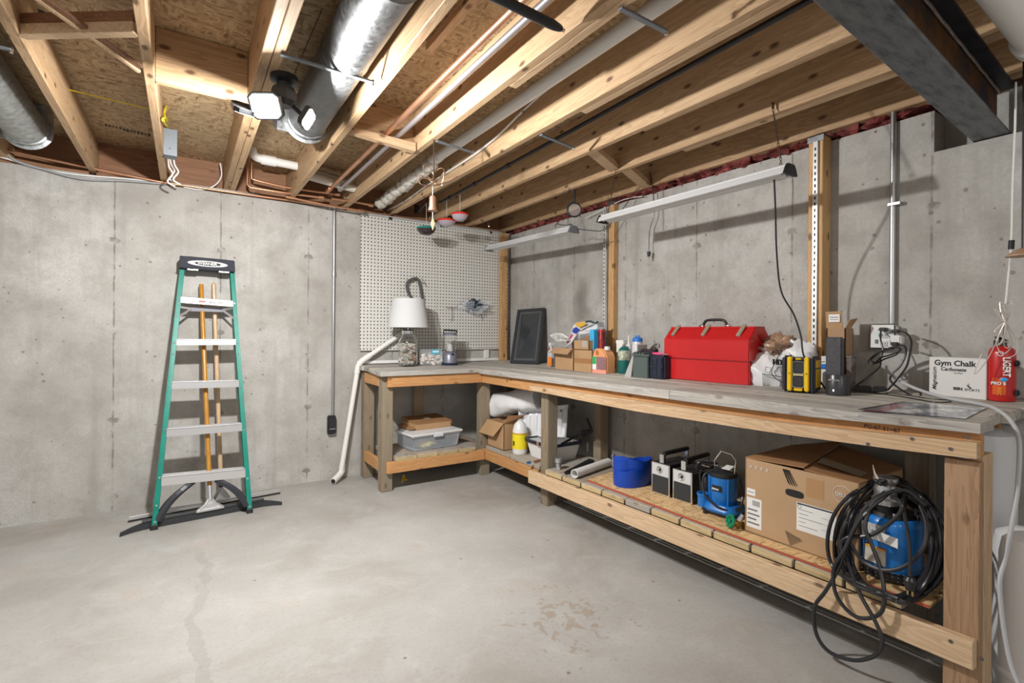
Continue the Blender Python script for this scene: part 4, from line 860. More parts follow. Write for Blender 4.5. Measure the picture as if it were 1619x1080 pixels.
# propane cylinder
p = top(980, 591.5); p.x += .04; hh = zrow(980, 546, p)-p.z
t = thing('fuel_cylinder', 'dark green fuel gas cylinder with a pale label', 'gas cylinder', p)
part('cylinder', MB().lathe([(0, 0), (.036, 0), (.042, .008), (.042, hh*.72), (.036, hh*.86), (.018, hh*.95), (0, hh*.96)], (0, 0, 0), 28), pm('tank_green', (.01, .13, .115), .35), t, smooth=True)
part('label', MB().lathe([(.0425, hh*.48), (.0427, hh*.49), (.0427, hh*.80), (.0395, hh*.82)], (0, 0, 0), 28), pm('tank_label', (.36, .40, .30), .5, var=.6, vscale=45), t, smooth=True)
part('valve', MB().lathe([(.013, hh*.95), (.013, hh*1.0), (.008, hh*1.03), (0, hh*1.03)], (0, 0, 0), 14), graym, t)
# caulk nozzle, white bottle, blue topped bottle behind
X3 = 2.66
t = thing('caulk_tube', 'white caulk tube with a pointed nozzle behind the green tank', 'tube', V((X3, PX(994, 550, X3).y, TT(X3, 2.5)))); zt = zrow(994, 545, V((X3, PX(994, 550, X3).y, 0)))-t.location.z; z2 = zrow(994, 530, V((X3, PX(994, 550, X3).y, 0)))-t.location.z
part('barrel', MB().cyl((0, 0, 0), (0, 0, zt), .024, n=20), whitep, t, smooth=True); part('nozzle', MB().cyl((0, 0, zt), (0, 0, z2), .009, .003, n=12), whitep, t, smooth=True)
yy = PX(983, 545, X3).y; t = thing('white_carton', 'small white carton standing behind the green tank', 'box', V((X3, yy, TT(X3, yy))))
part('body', MB().box((-.02, -.035, 0), (.03, .035, zrow(983, 539, V((X3, yy, 0)))-TT(X3, yy))), paper, t, bevel=.002); part('lid', MB().box((-.022, -.037, zrow(983, 543, V((X3, yy, 0)))-TT(X3, yy)), (.032, .037, zrow(983, 538, V((X3, yy, 0)))-TT(X3, yy))), paper, t)
yy = PX(1008, 545, X3).y; t = thing('blue_capped_jar', 'clear jar with a bright blue cap behind the gray case', 'jar', V((X3, yy, TT(X3, yy)))); h1 = zrow(1008, 540, V((X3, yy, 0)))-TT(X3, yy); h2 = zrow(1008, 533, V((X3, yy, 0)))-TT(X3, yy)
part('jar', MB().lathe([(0, 0), (.04, 0), (.04, h1-.03), (.032, h1), (0, h1)], (0, 0, 0), 24), pm('frosted_jar', (.60, .58, .62), .3), t, smooth=True)
part('cap', MB().lathe([(.036, h1), (.034, h2-.01), (.02, h2), (0, h2)], (0, 0, 0), 24), pm('cap_blue', (.02, .18, .62), .35), t, smooth=True)
for s_ in (-.012, .012): part('cap_lug', MB().cyl((0, s_, h2-.002), (0, s_, h2+.012), .005, n=8), pm('cap_blue', (.02, .18, .62), .35), t)
# pale leaning panel, gray case, navy case
XG = top(1000, 597).x
a, b = faces_room(1000, 1024, 597.5, XG); zt = zrow(1000, 560, a)
t = thing('ammo_case', 'dark gray-green metal case with a ribbed lid', 'case', (XG+.08, (a.y+b.y)/2, a.z))
gm = pm('olive_gray', (.085, .11, .105), .5); part('case_body', MB().box((XG, b.y, a.z), (XG+.14, a.y, zt-.012)), gm, t, world=True, bevel=.004)
part('lid', MB().box((XG-.005, b.y-.012, zt-.012), (XG+.15, a.y+.005, zt+.002)), gm, t, world=True, bevel=.003)
for k in range(4): part('lid_rib', MB().cyl((XG-.003, a.y-.008-k*.026, zt+.004), (XG+.14, a.y-.008-k*.026, zt+.004), .008, n=10), gm, t, world=True, smooth=True)
t = thing('gray_board', 'pale gray board leaning beside the dark gray case', 'board', (XG+.02, a.y+.03, a.z))
ya = PX(988, 594, XG).y; yb = PX(999, 594, XG+.02).y; zz = zrow(990, 556, V((XG, ya, 0)))
part('board', MB().hexa([(XG-.01, ya, a.z), (XG+.14, ya-.0, a.z), (XG+.14, a.y+.006, a.z), (XG-.01, a.y+.006, a.z), (XG+.04, ya-.04, zz), (XG+.14, ya-.04, zz), (XG+.14, a.y+.006, zz), (XG+.02, a.y+.006, zz)]), pm('pale_gray_board', (.40, .39, .38), .6), t, world=True, bevel=.002)
part('top_block', MB().box((XG+.03, a.y-.01, zz), (XG+.13, ya-.045, zz+.05)), pm('white_foam', (.62, .61, .61), .7), t, world=True, bevel=.003)
XN = XG+.01; a, b = faces_room(1025.5, 1050, 598, XN); zt = zrow(1030, 561, a)
t = thing('navy_case', 'navy blue moulded plastic tool case between the gray case and the red toolbox', 'case', (XN+.08, (a.y+b.y)/2, a.z))
nv = pm('navy_case', (.022, .028, .05), .35); part('shell', MB().box((XN, b.y+.004, a.z), (XN+.15, a.y-.002, zt)), nv, t, world=True, bevel=.012)
for k in range(3): part('rib', MB().box((XN-.006, a.y-.03-k*.035, a.z+.02), (XN+.002, a.y-.018-k*.035, zt-.02)), nv, t, world=True, bevel=.003)
part('rib', MB().box((XN-.004, b.y+.01, a.z+.075), (XN+.002, a.y-.01, a.z+.085)), nv, t, world=True)
part('latch', MB().box((XN-.008, a.y-.06, a.z+.06), (XN-.003, a.y-.045, a.z+.10)), blackp, t, world=True, bevel=.002)
t = thing('pink_handle', 'pink handled tool lying on top of the navy case', 'tool', PX(1040, 556, XN+.03)); zc_ = zt+.008
part('grip', MB().blob((XN+.03, PX(1040, 556, XN+.03).y, zc_), (.012, .042, .009), seed=2, amp=.2), pm('hot_pink', (.80, .10, .25), .35), t, world=True, smooth=True)
part('blade', MB().box((XN+.028, PX(1052, 556, XN+.03).y-.02, zc_-.004), (XN+.034, PX(1040, 556, XN+.03).y-.03, zc_+.002)), chrome, t, world=True)
t = thing('clamp', 'dark metal clamp with curved handle on the gray case', 'clamp', PX(1025, 548, XG+.08)); xx = XG+.06
part('frame', MB().box((xx, PX(1036, 550, xx).y, zt+.004), (xx+.03, PX(1013, 550, xx).y, zt+.034)), pm('dark_clamp', (.05, .03, .045), .35, .3), t, world=True, bevel=.004)
part('handle', MB().tube([PX(x, y, xx) for x, y in ((1027, 553), (1034, 546), (1041, 544), (1042, 550))], .006, 8, 4), pm('clamp_gray', (.16, .15, .13), .4, .5), t, world=True, smooth=True)
part('screw', MB().cyl(PX(1035, 544, xx), PX(1035, 538, xx), .003), graym, t, world=True)
# ---- red toolbox
TB = V((2.535, 0, 0)); y0, y1 = PX(1052, 600, 2.535).y, PX(1187, 610, 2.565).y
L_ = y0-y1; c = V((2.535, (y0+y1)/2, 0)); c.z = TT(2.60, c.y)-.001
t = thing('red_toolbox', 'large red steel cantilever toolbox with three latches on the bench', 'toolbox', c, rotz=math.atan2(.02, L_)*1)
D = .225
part('lower_tray', MB().box((0, -L_/2, 0), (D, L_/2, .125)), red, t, bevel=.004)
part('upper_tray', MB().prism([(-.004, .129), (D+.004, .129), (D+.004, .245), (D*.5+.045, .318), (D*.5-.045, .318), (-.004, .245)], 'y', -L_/2-.003, L_/2+.003), red, t, bevel=.004)
part('seam', MB().box((.002, -L_/2+.003, .124), (D-.002, L_/2-.003, .130)), pm('dark_red', (.22, .005, .005), .4), t)
part('lid_ridge', MB().box((D*.5-.052, -L_/2-.001, .314), (D*.5+.052, L_/2+.001, .322)), red, t, bevel=.002)
for ky in (-.41, -.03, .37):
    lt = part('latch', MB().bar((.014, L_*ky*-1, .270), (.066, L_*ky*-1-.010, .332), .026, .010, (0, 0, 1)), pm('latch_brass', (.60, .55, .42), .35, .6), t, bevel=.0015)
    part('latch_loop', MB().tube([(.015, -L_*ky-.008, .266), (.010, -L_*ky, .262), (.015, -L_*ky+.008, .266), (.04, -L_*ky+.004, .29)], .002, 6), chrome, lt)
part('handle', MB().tube([(D/2, .075, .325), (D/2, .07, .345), (D/2, .045, .362), (D/2, -.045, .362), (D/2, -.07, .345), (D/2, -.075, .325)], .0085, 10, 4), blackr, t, smooth=True)
for s_ in (-1, 1): part('handle_bracket', MB().blob((D/2, s_*.085, .327), (.012, .022, .010), seed=s_, amp=.1), chrome, t, smooth=True)
part('arm', MB().bar((.10, -L_/2-.005, .27), (.19, -L_/2-.005, .17), .003, .014, (0, 0, 1)), pm('dark_red2', (.30, .01, .01), .4), t)
for z_ in (.135, .24): part('rivet', MB().cyl((.02, -L_/2-.006, z_), (.02, -L_/2-.002, z_), .004, n=8), chrome, t)
# ---- bags behind the radio
c = V((2.66, PX(1213, 590, 2.66).y, 0)); c.z = TT(c.x, c.y)+.05
t = thing('white_shopping_bag', 'stuffed white plastic shopping bag with black print beside the toolbox', 'bag', c-V((0, 0, .06)))
part('bag_body', MB().blob(c+V((0, 0, .0)), (.10, .135, .115), seed=4, amp=.25, fr=2.2, flat=-.055), bagw, t, world=True, smooth=True)
part('bag_body', MB().blob(V((2.72, PX(1262, 570, 2.72).y, c.z+.06)), (.075, .10, .125), seed=9, amp=.3, fr=2.4, flat=-.10), bagw, t, world=True, smooth=True)
yt, zt_ = PX(1226, 577, 2.56).y, PX(1226, 577, 2.56).z
text('HDP', .040, ink, t, PX(1222, 576, 2.548), (.02, -1, -.05), (0, 0, 1), world=True, sx=.8, extr=.008, name='print')
part('print', MB().bar(PX(1205, 591, 2.55), PX(1236, 596, 2.545), .002, .003), ink, t, world=True)
part('print', MB().tube([PX(x, y, 2.55) for x, y in ((1211, 580), (1210, 588), (1217, 590), (1219, 582), (1211, 580))], .0012, 5), ink, t, world=True)
c2 = V((2.72, PX(1232, 548, 2.72).y, 0)); c2.z = PX(1232, 548, 2.72).z
t = thing('brown_shopping_bag', 'crumpled brown plastic bag slumped on the white bag', 'bag', c2)
part('bag_body', MB().blob(c2, (.07, .085, .06), seed=11, amp=.7, fr=2.6), bagb, t, world=True, smooth=True)
part('bag_body', MB().blob(c2+V((-.02, .045, -.035)), (.06, .075, .05), seed=13, amp=.6, fr=3), pm('pink_brown_bag', (.45, .32, .28), .35, bump=.4, bscale=16), t, world=True, smooth=True)
# ---- yellow jobsite radio
pa, pb = top(1236, 620), top(1278, 623); pc = top(1292, 617)
w_ = (pb-pa).length; c = (pa+pb)/2+V((.06, 0, 0)); c.z = TT(c.x, c.y)+.004
ry = math.atan2((pb-pa).x, -(pb-pa).y)
t = thing('jobsite_radio', 'yellow and black jobsite radio with two speaker grilles', 'radio', c, rotz=ry+.10); W, Dp, Hh = w_*1.0, .13, .168
dk = pm('radio_dark', (.05, .052, .06), .45)
part('core', MB().box((-Dp/2+.012, -W/2+.02, .006), (Dp/2-.01, W/2-.02, Hh-.006)), dk, t, bevel=.01)
for s_ in (-1, 1):
    part('bumper', MB().box((-Dp/2-.004, s_*(W/2)-.011, -.002), (Dp/2+.004, s_*(W/2)+.011, Hh+.002)), pm('radio_rubber', (.035, .035, .05), .5), t, bevel=.009)
    part('front_strip', MB().box((-Dp/2-.006, s_*(W/2-.022)-.010, .004), (-Dp/2+.02, s_*(W/2-.022)+.010, Hh-.002)), yellow, t, bevel=.004)
    part('screw', MB().cyl((-Dp/2-.007, s_*(W/2-.022), Hh*.52), (-Dp/2-.004, s_*(W/2-.022), Hh*.52), .003, n=8), ink, t)
part('side_cover', MB().box((-Dp/2+.02, -W/2-.013, .02), (Dp/2-.02, -W/2-.008, Hh*.66)), yellow, t, bevel=.004); part('side_panel', MB().box((-Dp/2+.02, -W/2-.0125, Hh*.68), (Dp/2-.02, -W/2-.009, Hh*.9)), yellow, t, bevel=.003)
gr = pm('grille', (.06, .065, .07), .5, bump=1, bscale=260)
for z_ in (.085, .02):
    g1 = part('speaker_grille', MB().box((-Dp/2+.004, -W/2+.034, z_+.002), (-Dp/2+.013, W/2-.034, z_+.056)), gr, t, bevel=.005)
    part('grille_ring', MB().tube([(-Dp/2+.004, (W/2-.034)*a_, z_+.029+.028*b_) for a_, b_ in ((-1, -.7), (-.8, -1), (.8, -1), (1, -.7), (1, .7), (.8, 1), (-.8, 1), (-1, .7))], .0022, 6, 0, True), pm('silver_ring', (.35, .37, .40), .35, .6), g1)
part('badge', MB().box((-Dp/2+.002, -W/2+.036, .077), (-Dp/2+.012, W/2-.036, .086)), pm('badge', (.50, .42, .18), .4), t)
part('latch', MB().box((-Dp/2-.002, -.018, .004), (-Dp/2+.012, .018, .017)), yellow, t, bevel=.003); part('latch', MB().box((-Dp/2-.002, -.012, Hh-.016), (-Dp/2+.012, .012, Hh-.008)), yellow, t, bevel=.003)
# ---- tall open cardboard box, portable speaker, small boxes
XT = 2.68; ya, yb = PX(1306.5, 600, XT).y, PX(1336, 600, XT).y; zb = TT(XT, ya); zt = zrow(1307, 519, V((XT, ya, 0)))
t = thing('tall_cardboard_box', 'tall narrow cardboard box with raised flaps behind the speaker', 'box', (XT+.045, (ya+yb)/2, zb))
part('box_body', hollow(MB(), XT, XT+.085, yb, ya, zb, zt), card_in, t, world=True)
zf = zrow(1307, 493, V((XT, ya, 0)))
part('flap', MB().plate([V((XT, ya+.002, zt)), V((XT, yb+.012, zt)), V((XT-.006, yb+.016, zf)), V((XT-.006, ya+.004, zf))], (1, 0, 0), .004), card, t, world=True)
part('flap', MB().plate([V((XT, yb, zt)), V((XT+.06, yb, zt)), V((XT+.06, yb-.03, zt+.05)), V((XT, yb-.02, zt+.04))], (0, 1, 0), .003), card, t, world=True)
lb_ = part('label', MB().box((XT-.009, (ya+yb)/2-.02, zt+.03), (XT-.007, ya-.012, zt+.068)), paper, t, world=True)
part('print', MB().box((XT-.0096, (ya+yb)/2-.014, zt+.052), (XT-.009, ya-.018, zt+.055)), ink, t, world=True); part('print', MB().box((XT-.0096, (ya+yb)/2-.014, zt+.042), (XT-.009, ya-.018, zt+.044)), ink, t, world=True)
p = top(1325, 624); zc0 = zrow(1325, 592, p)-p.z; zc1 = zrow(1325, 533, p)-p.z; R_ = .049
t = thing('portable_speaker', 'gray fabric portable speaker standing in a round charging base', 'speaker', p, rotz=.15)
bs = pm('speaker_base', (.055, .056, .06), .3, .3)
part('charging_base', MB().lathe([(0, 0), (R_, 0), (R_, .006), (R_*.98, zc0*.97), (R_*.94, zc0), (0, zc0)], (0, 0, 0), 36), bs, t, smooth=True)
part('speaker_body', MB().box((-.022, -.020, zc0-.01), (.018, .058-.012, zc1)), pm('speaker_fabric', (.12, .12, .13), .9, bump=.8, bscale=400, var=.25, vscale=200), t, bevel=.006)
part('indicator', MB().box((-R_*1.0, .003, .018), (-R_*.96, .008, .026)), pm('led_white', (.9, .92, 1), .3, emit=3), t)
text('MITALTA', .011, pm('light_print', (.55, .55, .55), .5), t, (-R_*.99, .026, zc0*.70), (-.12, -1, 0), (0, 0, 1), extr=.001)
XS = 2.70; ya, yb = PX(1298, 600, XS).y, PX(1304, 600, XS).y
t = thing('small_carton', 'small blue and white carton between radio and speaker', 'box', (XS, (ya+yb)/2, TT(XS, ya)))
zz = zrow(1300, 563, V((XS, ya, 0))); part('body', MB().box((XS, yb-.02, TT(XS, ya)), (XS+.06, ya, zz)), paper, t, world=True, bevel=.002); part('band', MB().box((XS-.001, yb-.0205, zz-.065), (XS+.0, ya+.0005, zz-.04)), pm('cap_blue', (.02, .18, .62), .35), t, world=True)
ya, yb = PX(1337, 600, XT).y, PX(1346, 600, XT).y; zz = zrow(1340, 565, V((XT, ya, 0)))
t = thing('glass_box', 'small dark glossy box right of the speaker', 'box', (XT, (ya+yb)/2, TT(XT, ya))); part('body', MB().box((XT+.0, yb, TT(XT, ya)), (XT+.05, ya-.002, zz)), pm('smoky', (.16, .13, .12), .12, var=.5, vscale=40), t, world=True, bevel=.002); part('lid', MB().box((XT-.001, yb-.001, zz), (XT+.051, ya-.001, zz+.006)), graym, t, world=True)
# ---- chalk carton
a, b = top(1468.5, 627), top(1559, 637.5); a.x = min(a.x, 2.745); b.x = min(b.x, 2.70)
a = V((2.735, PX(1468.5, 627, 2.735).y, 0)); b = V((2.695, PX(1559, 637, 2.695).y, 0)); a.z = b.z = TT(2.75, .72)-.001
d_ = (a-b); w_ = d_.length; ang = math.atan2(-d_.x, d_.y)
h_ = zrow(1468.5, 564.5, a)-a.z-.0
t = thing('gym_chalk_carton', 'white cardboard carton of gym chalk standing against the right wall', 'box', (a+b)/2, rotz=ang)
part('carton', MB().box((0, -w_/2, 0), (.09, w_/2, h_)), pm('carton_white', (.72, .71, .70), .6), t, bevel=.002)
part('lid_flap', MB().box((.001, -w_/2+.002, h_), (.089, w_/2-.002, h_+.002)), pm('carton_white', (.72, .71, .70), .6), t)
R3, U3 = (0, -1, 0), (0, 0, 1)
text('Gym Chalk', .032, ink, t, (-.0006, w_*.40, h_*.80), R3, U3, bold=.0008, sx=1.0)
text('Carbonate', .021, ink, t, (-.0006, w_*.29, h_*.665), R3, U3, shear=.4, bold=.0004); text('1oz Pure', .009, ink, t, (-.0006, w_*.05, h_*.60), R3, U3)
text('Magnesium', .022, ink, t, (-.0006, w_*.36, h_*.14), (0, 0, 1), (0, 1, 0), shear=.4, bold=.0003)
text('BSN', .016, ink, t, (-.0006, w_*.05, h_*.19), R3, U3, bold=.0008, sx=1.1); text('SPORTS', .015, ink, t, (-.0006, -w_*.14, h_*.185), R3, U3, sx=1.0)
part('logo', MB().prism([(-w_*.21, h_*.33), (-w_*.17, h_*.33), (-w_*.235, h_*.25), (-w_*.27, h_*.25)], 'x', -.0008, -.0002).prism([(-w_*.21, h_*.37), (-w_*.19, h_*.37), (-w_*.215, h_*.34), (-w_*.225, h_*.34)], 'x', -.0008, -.0002), ink, t)
# ---- fire extinguisher
c = V((2.72, 0, 0)); c.y = PX(1583.5, 640, 2.72).y; c.z = TT(2.72, c.y)+.001; R_ = .041
h1 = zrow(1583, 547, c)-c.z; h2 = zrow(1583, 532, c)-c.z
t = thing('fire_extinguisher', 'red fire extinguisher standing at the bench end beside the chalk carton', 'fire extinguisher', c)
part('cylinder', MB().lathe([(0, 0), (R_*.93, 0), (R_, .008), (R_, h1*.86), (R_*.9, h1*.94), (R_*.55, h1), (0, h1)], (0, 0, 0), 36), red, t, smooth=True)
part('valve_head', MB().box((-.02, -.012, h1-.004), (.02, .022, h1+.026)), blackp, t, bevel=.004); part('lever', MB().bar((-.025, .01, h1+.035), (.035, .0, h1+.022), .018, .006), blackp, t, bevel=.002)
for z_ in (.64, .11):
    for s_ in (-1, 1): part('bracket_clip', MB().box((-.018, s_*(R_+.004)-.007, h1*(z_+.05)-.012), (.008, s_*(R_+.004)+.007, h1*(z_+.05)+.012)), blackp, t, bevel=.004)
lb2 = MB()
for k in range(9):
    a0, a1 = math.pi+.50-k*.11, math.pi+.50-(k+1)*.11
    lb2.hexa([(r_*math.cos(a_), r_*math.sin(a_), z_) for z_ in (h1*.12, h1*.42) for r_, a_ in ((R_+.0003, a0), (R_+.0012, a0), (R_+.0012, a1), (R_+.0003, a1))])
part('label', lb2, pm('orange_red_label', (.70, .10, .015), .4), t)
wp_ = pm('white_print', (.80, .78, .76), .5)
text('LIGERT', .030, wp_, t, (-R_-.0004, -.013, h1*.80), (0, 0, -1), (0, -1, 0), bold=.0008, extr=.003, sx=.8)
part('logo_ring', MB().tube([(-R_-.001, -.005+.0085*math.cos(a_), h1*.86+.0085*math.sin(a_)) for a_ in [k*.524 for k in range(12)]], .0018, 6, 0, True), wp_, t)
text('PRO 5', .016, wp_, t, (-R_-.0004, .022, h1*.30), R3, U3, bold=.0006, extr=.004)
part('label', MB().blob((-R_+.002, -.012, h1*.395), (.004, .014, .008), seed=5, amp=.2), pm('logo_blue', (.04, .35, .75), .4), t, smooth=True)
text('ABC', .016, pm('gold_text', (.85, .45, .05), .5), t, (-R_-.0012, .002, h1*.25), (0, 0, -1), (0, -1, 0), extr=.003)
# ---- glossy print lying on the bench
cs = [top(1356, 648.5), top(1428, 636), top(1560, 646), top(1525, 664)]
for q_ in cs: q_.z = TT(q_.x, q_.y)+.0022
c = sum(cs, V())/4
t = thing('glossy_poster', 'glossy dark bordered poster lying flat near the bench end', 'poster', c)
part('poster', MB().plate(cs, (0, 0, 1), .001), M_print, t, world=True)
bw = pm('poster_border', (.05, .045, .055), .12)
for i_, j_ in ((0, 1), (0, 3)): part('border', MB().plate([cs[i_]+V((0, 0, .001)), cs[j_]+V((0, 0, .001)), cs[j_].lerp(c, .10)+V((0, 0, .001)), cs[i_].lerp(c, .10)+V((0, 0, .001))], (0, 0, 1), .0006), bw, t, world=True)
# ================================================================== LADDER AND SQUEEGEES
def proj(v):
    d = V(v)-V((0, 0, H)); X, Y_, Z_ = d.dot(RT), d.dot(UP), d.dot(FW); u, v_ = F*X/Z_, -F*Y_/Z_; c, s = math.cos(ROLL), math.sin(ROLL)
    return CX+c*u-s*v_, CY+s*u+c*v_
def at_row(p, q, row):
    a, b = 0., 1.
    for _ in range(40):
        m = (a+b)/2
        if proj(p.lerp(q, m))[1] > row: a = m
        else: b = m
    return p.lerp(q, (a+b)/2)
LB, RB = PZ(239, 839, .0), PZ(399, 811, .0); LTp, RTp = PY(284, 426, 4.265), PY(371, 431, 4.265)
t = thing('step_ladder', 'green fibreglass step ladder with aluminium treads leaning on the back wall', 'ladder', (LB+RB)/2)
bk_ = V((0, .075, .02))
for s_, p, q in ((-1, LB, LTp), (1, RB, RTp)):
    inn = V((-s_*.012, 0, 0))
    r_ = MB().bar(p+V((0, 0, .02)), q, .006, .075, (0, -1, 0)); d = (q-p).normalized()
    side = V((-s_, 0, 0)); fr = V((0, -1, .25)).normalized()
    m = MB()
    w0 = p+V((0, 0, .02)); w1 = q
    def bx8(o1, o2, w_, dth):                                   # flange / web of the C channel
        a_ = [w0+side*o1, w0+side*(o1+w_), w0+side*(o1+w_)+V((0, 1, 0))*dth, w0+side*o1+V((0, 1, 0))*dth]
        return a_+[v+(w1-w0) for v in a_]
    m.hexa(bx8(0, 0, .005, .078)); m.hexa(bx8(-.000, 0, .030, .005)); m.hexa([v+V((0, .073, 0)) for v in bx8(0, 0, .030, .005)])
    part('side_rail', m, green, t, world=True, bevel=.001)
    part('foot', MB().hexa([w0+side*(-.004)+V((0, -.006, -.02)), w0+side*.036+V((0, -.006, -.02)), w0+side*.036+V((0, .085, -.02)), w0+side*(-.004)+V((0, .085, -.02)), w0+side*(-.004)+V((0, -.006, .012)), w0+side*.036+V((0, -.006, .012)), w0+side*.036+V((0, .085, .012)), w0+side*(-.004)+V((0, .085, .012))]), blackr, t, world=True, bevel=.003)
    r0, r1 = w0+V((-s_*.016, .085, .05)), w1+V((-s_*.012, .055, -.05)); r0.y = min(r0.y, 4.3); r1.y = 4.335
    part('rear_rail', MB().bar(r0, r1, .022, .02, (0, 1, 0)), green, t, world=True)
    for row in (480, 500, 542, 560, 612, 680, 756, 800, 826):
        pt_ = at_row(w0, w1, row)+side*.015; part('rivet', MB().cyl(pt_+V((0, -.003, 0)), pt_+V((0, .001, 0)), .006, n=8), chrome, t, world=True)
treads = [((286, 474), (370, 481), .040), ((277, 541.5), (373, 541), .040), ((270, 610), (378, 606.5), .045), ((262, 685), (383, 675), .05), ((254, 762), (388, 747), .055)]
for k, (pl_, pr_, hh) in enumerate(treads):
    a, b = at_row(LB, LTp, pl_[1]), at_row(RB, RTp, pr_[1]); a.x += .026; b.x -= .026; dpt = .082
    u_ = V((0, 0, 1)); m = MB()
    h2 = hh*.5
    m.hexa([a+V((0, -.012, -h2)), b+V((0, -.012, -h2)), b+V((0, -.008, -h2)), a+V((0, -.008, -h2)), a+V((0, -.012, h2)), b+V((0, -.012, h2)), b+V((0, -.008, h2)), a+V((0, -.008, h2))])
    m.hexa([a+V((0, -.012, h2-.004)), b+V((0, -.012, h2-.004)), b+V((0, dpt, h2-.004)), a+V((0, dpt, h2-.004)), a+V((0, -.012, h2)), b+V((0, -.012, h2)), b+V((0, dpt, h2)), a+V((0, dpt, h2))])
    tr = part('tread', m, alu, t, world=True)
    g = MB()
    for j in range(6): yy = .0+.013*j; g.hexa([a+V((0, yy, h2)), b+V((0, yy, h2)), b+V((0, yy+.006, h2)), a+V((0, yy+.006, h2)), a+V((0, yy, h2+.002)), b+V((0, yy, h2+.002)), b+V((0, yy+.006, h2+.002)), a+V((0, yy+.006, h2+.002))])
    part('tread_ridge', g, alu, tr, world=True)['kind'] = 'stuff'
    if k == 0:
        c_ = a.lerp(b, .40)+V((0, -.0135, 0)); part('label', MB().box(c_-V((.022, .001, .008)), c_+V((.022, .0, .008))), pm('red_white_label', (.42, .18, .16), .5), tr, world=True)
        c_ = a.lerp(b, .66)+V((0, -.0135, 0)); part('label', MB().box(c_-V((.045, .001, .008)), c_+V((.045, .0, .008))), pm('gray_label', (.42, .42, .42), .5, var=.4, vscale=80), tr, world=True)
A_, B_ = at_row(LB, LTp, 487)+V((.03, .07, 0)), at_row(RB, RTp, 490)+V((-.03, .07, 0))
part('spreader', MB().bar(A_.lerp(B_, .18)+V((0, .0, 0)), A_.lerp(B_, .82), .006, .035), pm('spreader_gray', (.16, .16, .18), .4, .5), t, world=True)
for p, q in ((at_row(LB, LTp, 484), A_.lerp(B_, .2)), (at_row(LB, LTp, 505), A_.lerp(B_, .2)), (at_row(RB, RTp, 486), A_.lerp(B_, .8)), (at_row(RB, RTp, 508), A_.lerp(B_, .8))):
    part('brace_strut', MB().bar(p+V((0, .03, 0)), q, .006, .014), alu, t, world=True)
# black corner braces under the lowest tread
a, b = at_row(LB, LTp, 768), at_row(RB, RTp, 756)
for p, q in ((LB+V((.03, .03, .05)), a.lerp(b, .38)), (RB+V((-.03, .03, .05)), a.lerp(b, .62))):
    part('corner_brace', MB().tube([p, p.lerp(q, .3)+V((0, .0, .035)), p.lerp(q, .65)+V((0, .0, .03)), q+V((0, .03, 0))], lambda u: .026-.008*u, 6, 3), pm('brace_black', (.04, .042, .05), .4), t, world=True)
# plastic cap
tl_, tr2, bl_, br_ = PY(284, 404, 4.225), PY(371, 412, 4.225), PY(283.5, 423, 4.225), PY(372, 430, 4.225)
part('top_cap', MB().hexa([bl_, br_, br_+V((0, .135, 0)), bl_+V((0, .135, 0)), tl_+V((0, .0, .0)), tr2, tr2+V((-.004, .135, 0)), tl_+V((.004, .135, 0))]), pm('cap_black', (.012, .014, .026), .65), t, world=True, bevel=.004)
part('tool_slot', MB().bar(tl_.lerp(tr2, .15)+V((0, .02, .001)), tl_.lerp(tr2, .85)+V((0, .02, .001)), .016, .003), ink, t, world=True)
cc = (tl_+tr2+bl_+br_)/4; ud = (tr2-tl_).normalized()
ov = [cc+ud*(.125*math.cos(k*.262))+V((0, -.0006, .021*math.sin(k*.262))) for k in range(24)]
part('logo_oval', MB().plate(ov, (0, -1, 0), .0015), pm('logo_white', (.60, .61, .63), .5), t, world=True)
ov = [cc+ud*(.082*math.cos(k*.262))+V((0, -.0022, .0145*math.sin(k*.262))) for k in range(24)]
part('logo_oval', MB().plate(ov, (0, -1, 0), .001), ink, t, world=True)
text('WERNER', .027, wp_, t, cc-ud*.064+V((0, -.0035, -.0085)), ud, U3, world=True, bold=.0004, sx=1.12)
for f_ in (.14, .70): q = bl_.lerp(br_, f_)+V((0, .02, -.006)); part('clip', MB().box(q-V((.0, .005, .004)), q+V((.065, .02, .006))), alu, t, world=True)
# squeegees
def handle_tex(nm, c1, c2): return wood(nm, c1, c2, 'z', 0, .3)
s0, s1, sc = PZ(189, 842, .012), PZ(443, 793, .012), PZ(322, 812, .03); sc = s0.lerp(s1, .52)+V((0, -.005, .03))
t = thing('floor_squeegee', 'wide floor squeegee with curved black blade and amber handle behind the ladder', 'squeegee', sc)
sd = (s1-s0).normalized(); m_ = MB(); n_ = 16; vs = []
nr = V((-sd.y, sd.x, 0))
for i in range(n_+1):
    u = i/n_; p = s0.lerp(s1, u); bend = .05*(1-min(1, min(u, 1-u)/.12))**1.5; hgt = .045*(1-.55*(1-min(1, min(u, 1-u)/.13)))
    p = p-nr*bend*.9; p.z = 0.002
    vs += [p-nr*.008, p+nr*.008, p+nr*.008+V((0, 0, hgt)), p-nr*.008+V((0, 0, hgt))]
fs = [(0, 1, 2, 3), (4*n_+3, 4*n_+2, 4*n_+1, 4*n_)]+[(4*i+k, 4*i+4+k, 4*i+4+(k+1) % 4, 4*i+(k+1) % 4) for i in range(n_) for k in range(4)]
part('blade', MB().add(vs, fs), pm('squeegee_black', (.035, .038, .042), .5), t, world=True)
part('channel', MB().bar(s0.lerp(s1, .12)+V((0, 0, .04)), s0.lerp(s1, .88)+V((0, 0, .04)), .026, .014), pm('channel_dark', (.07, .075, .08), .4, .5), t, world=True, bevel=.002)
ht = PY(318, 450, 4.33); hb = sc+V((0, .01, .09))
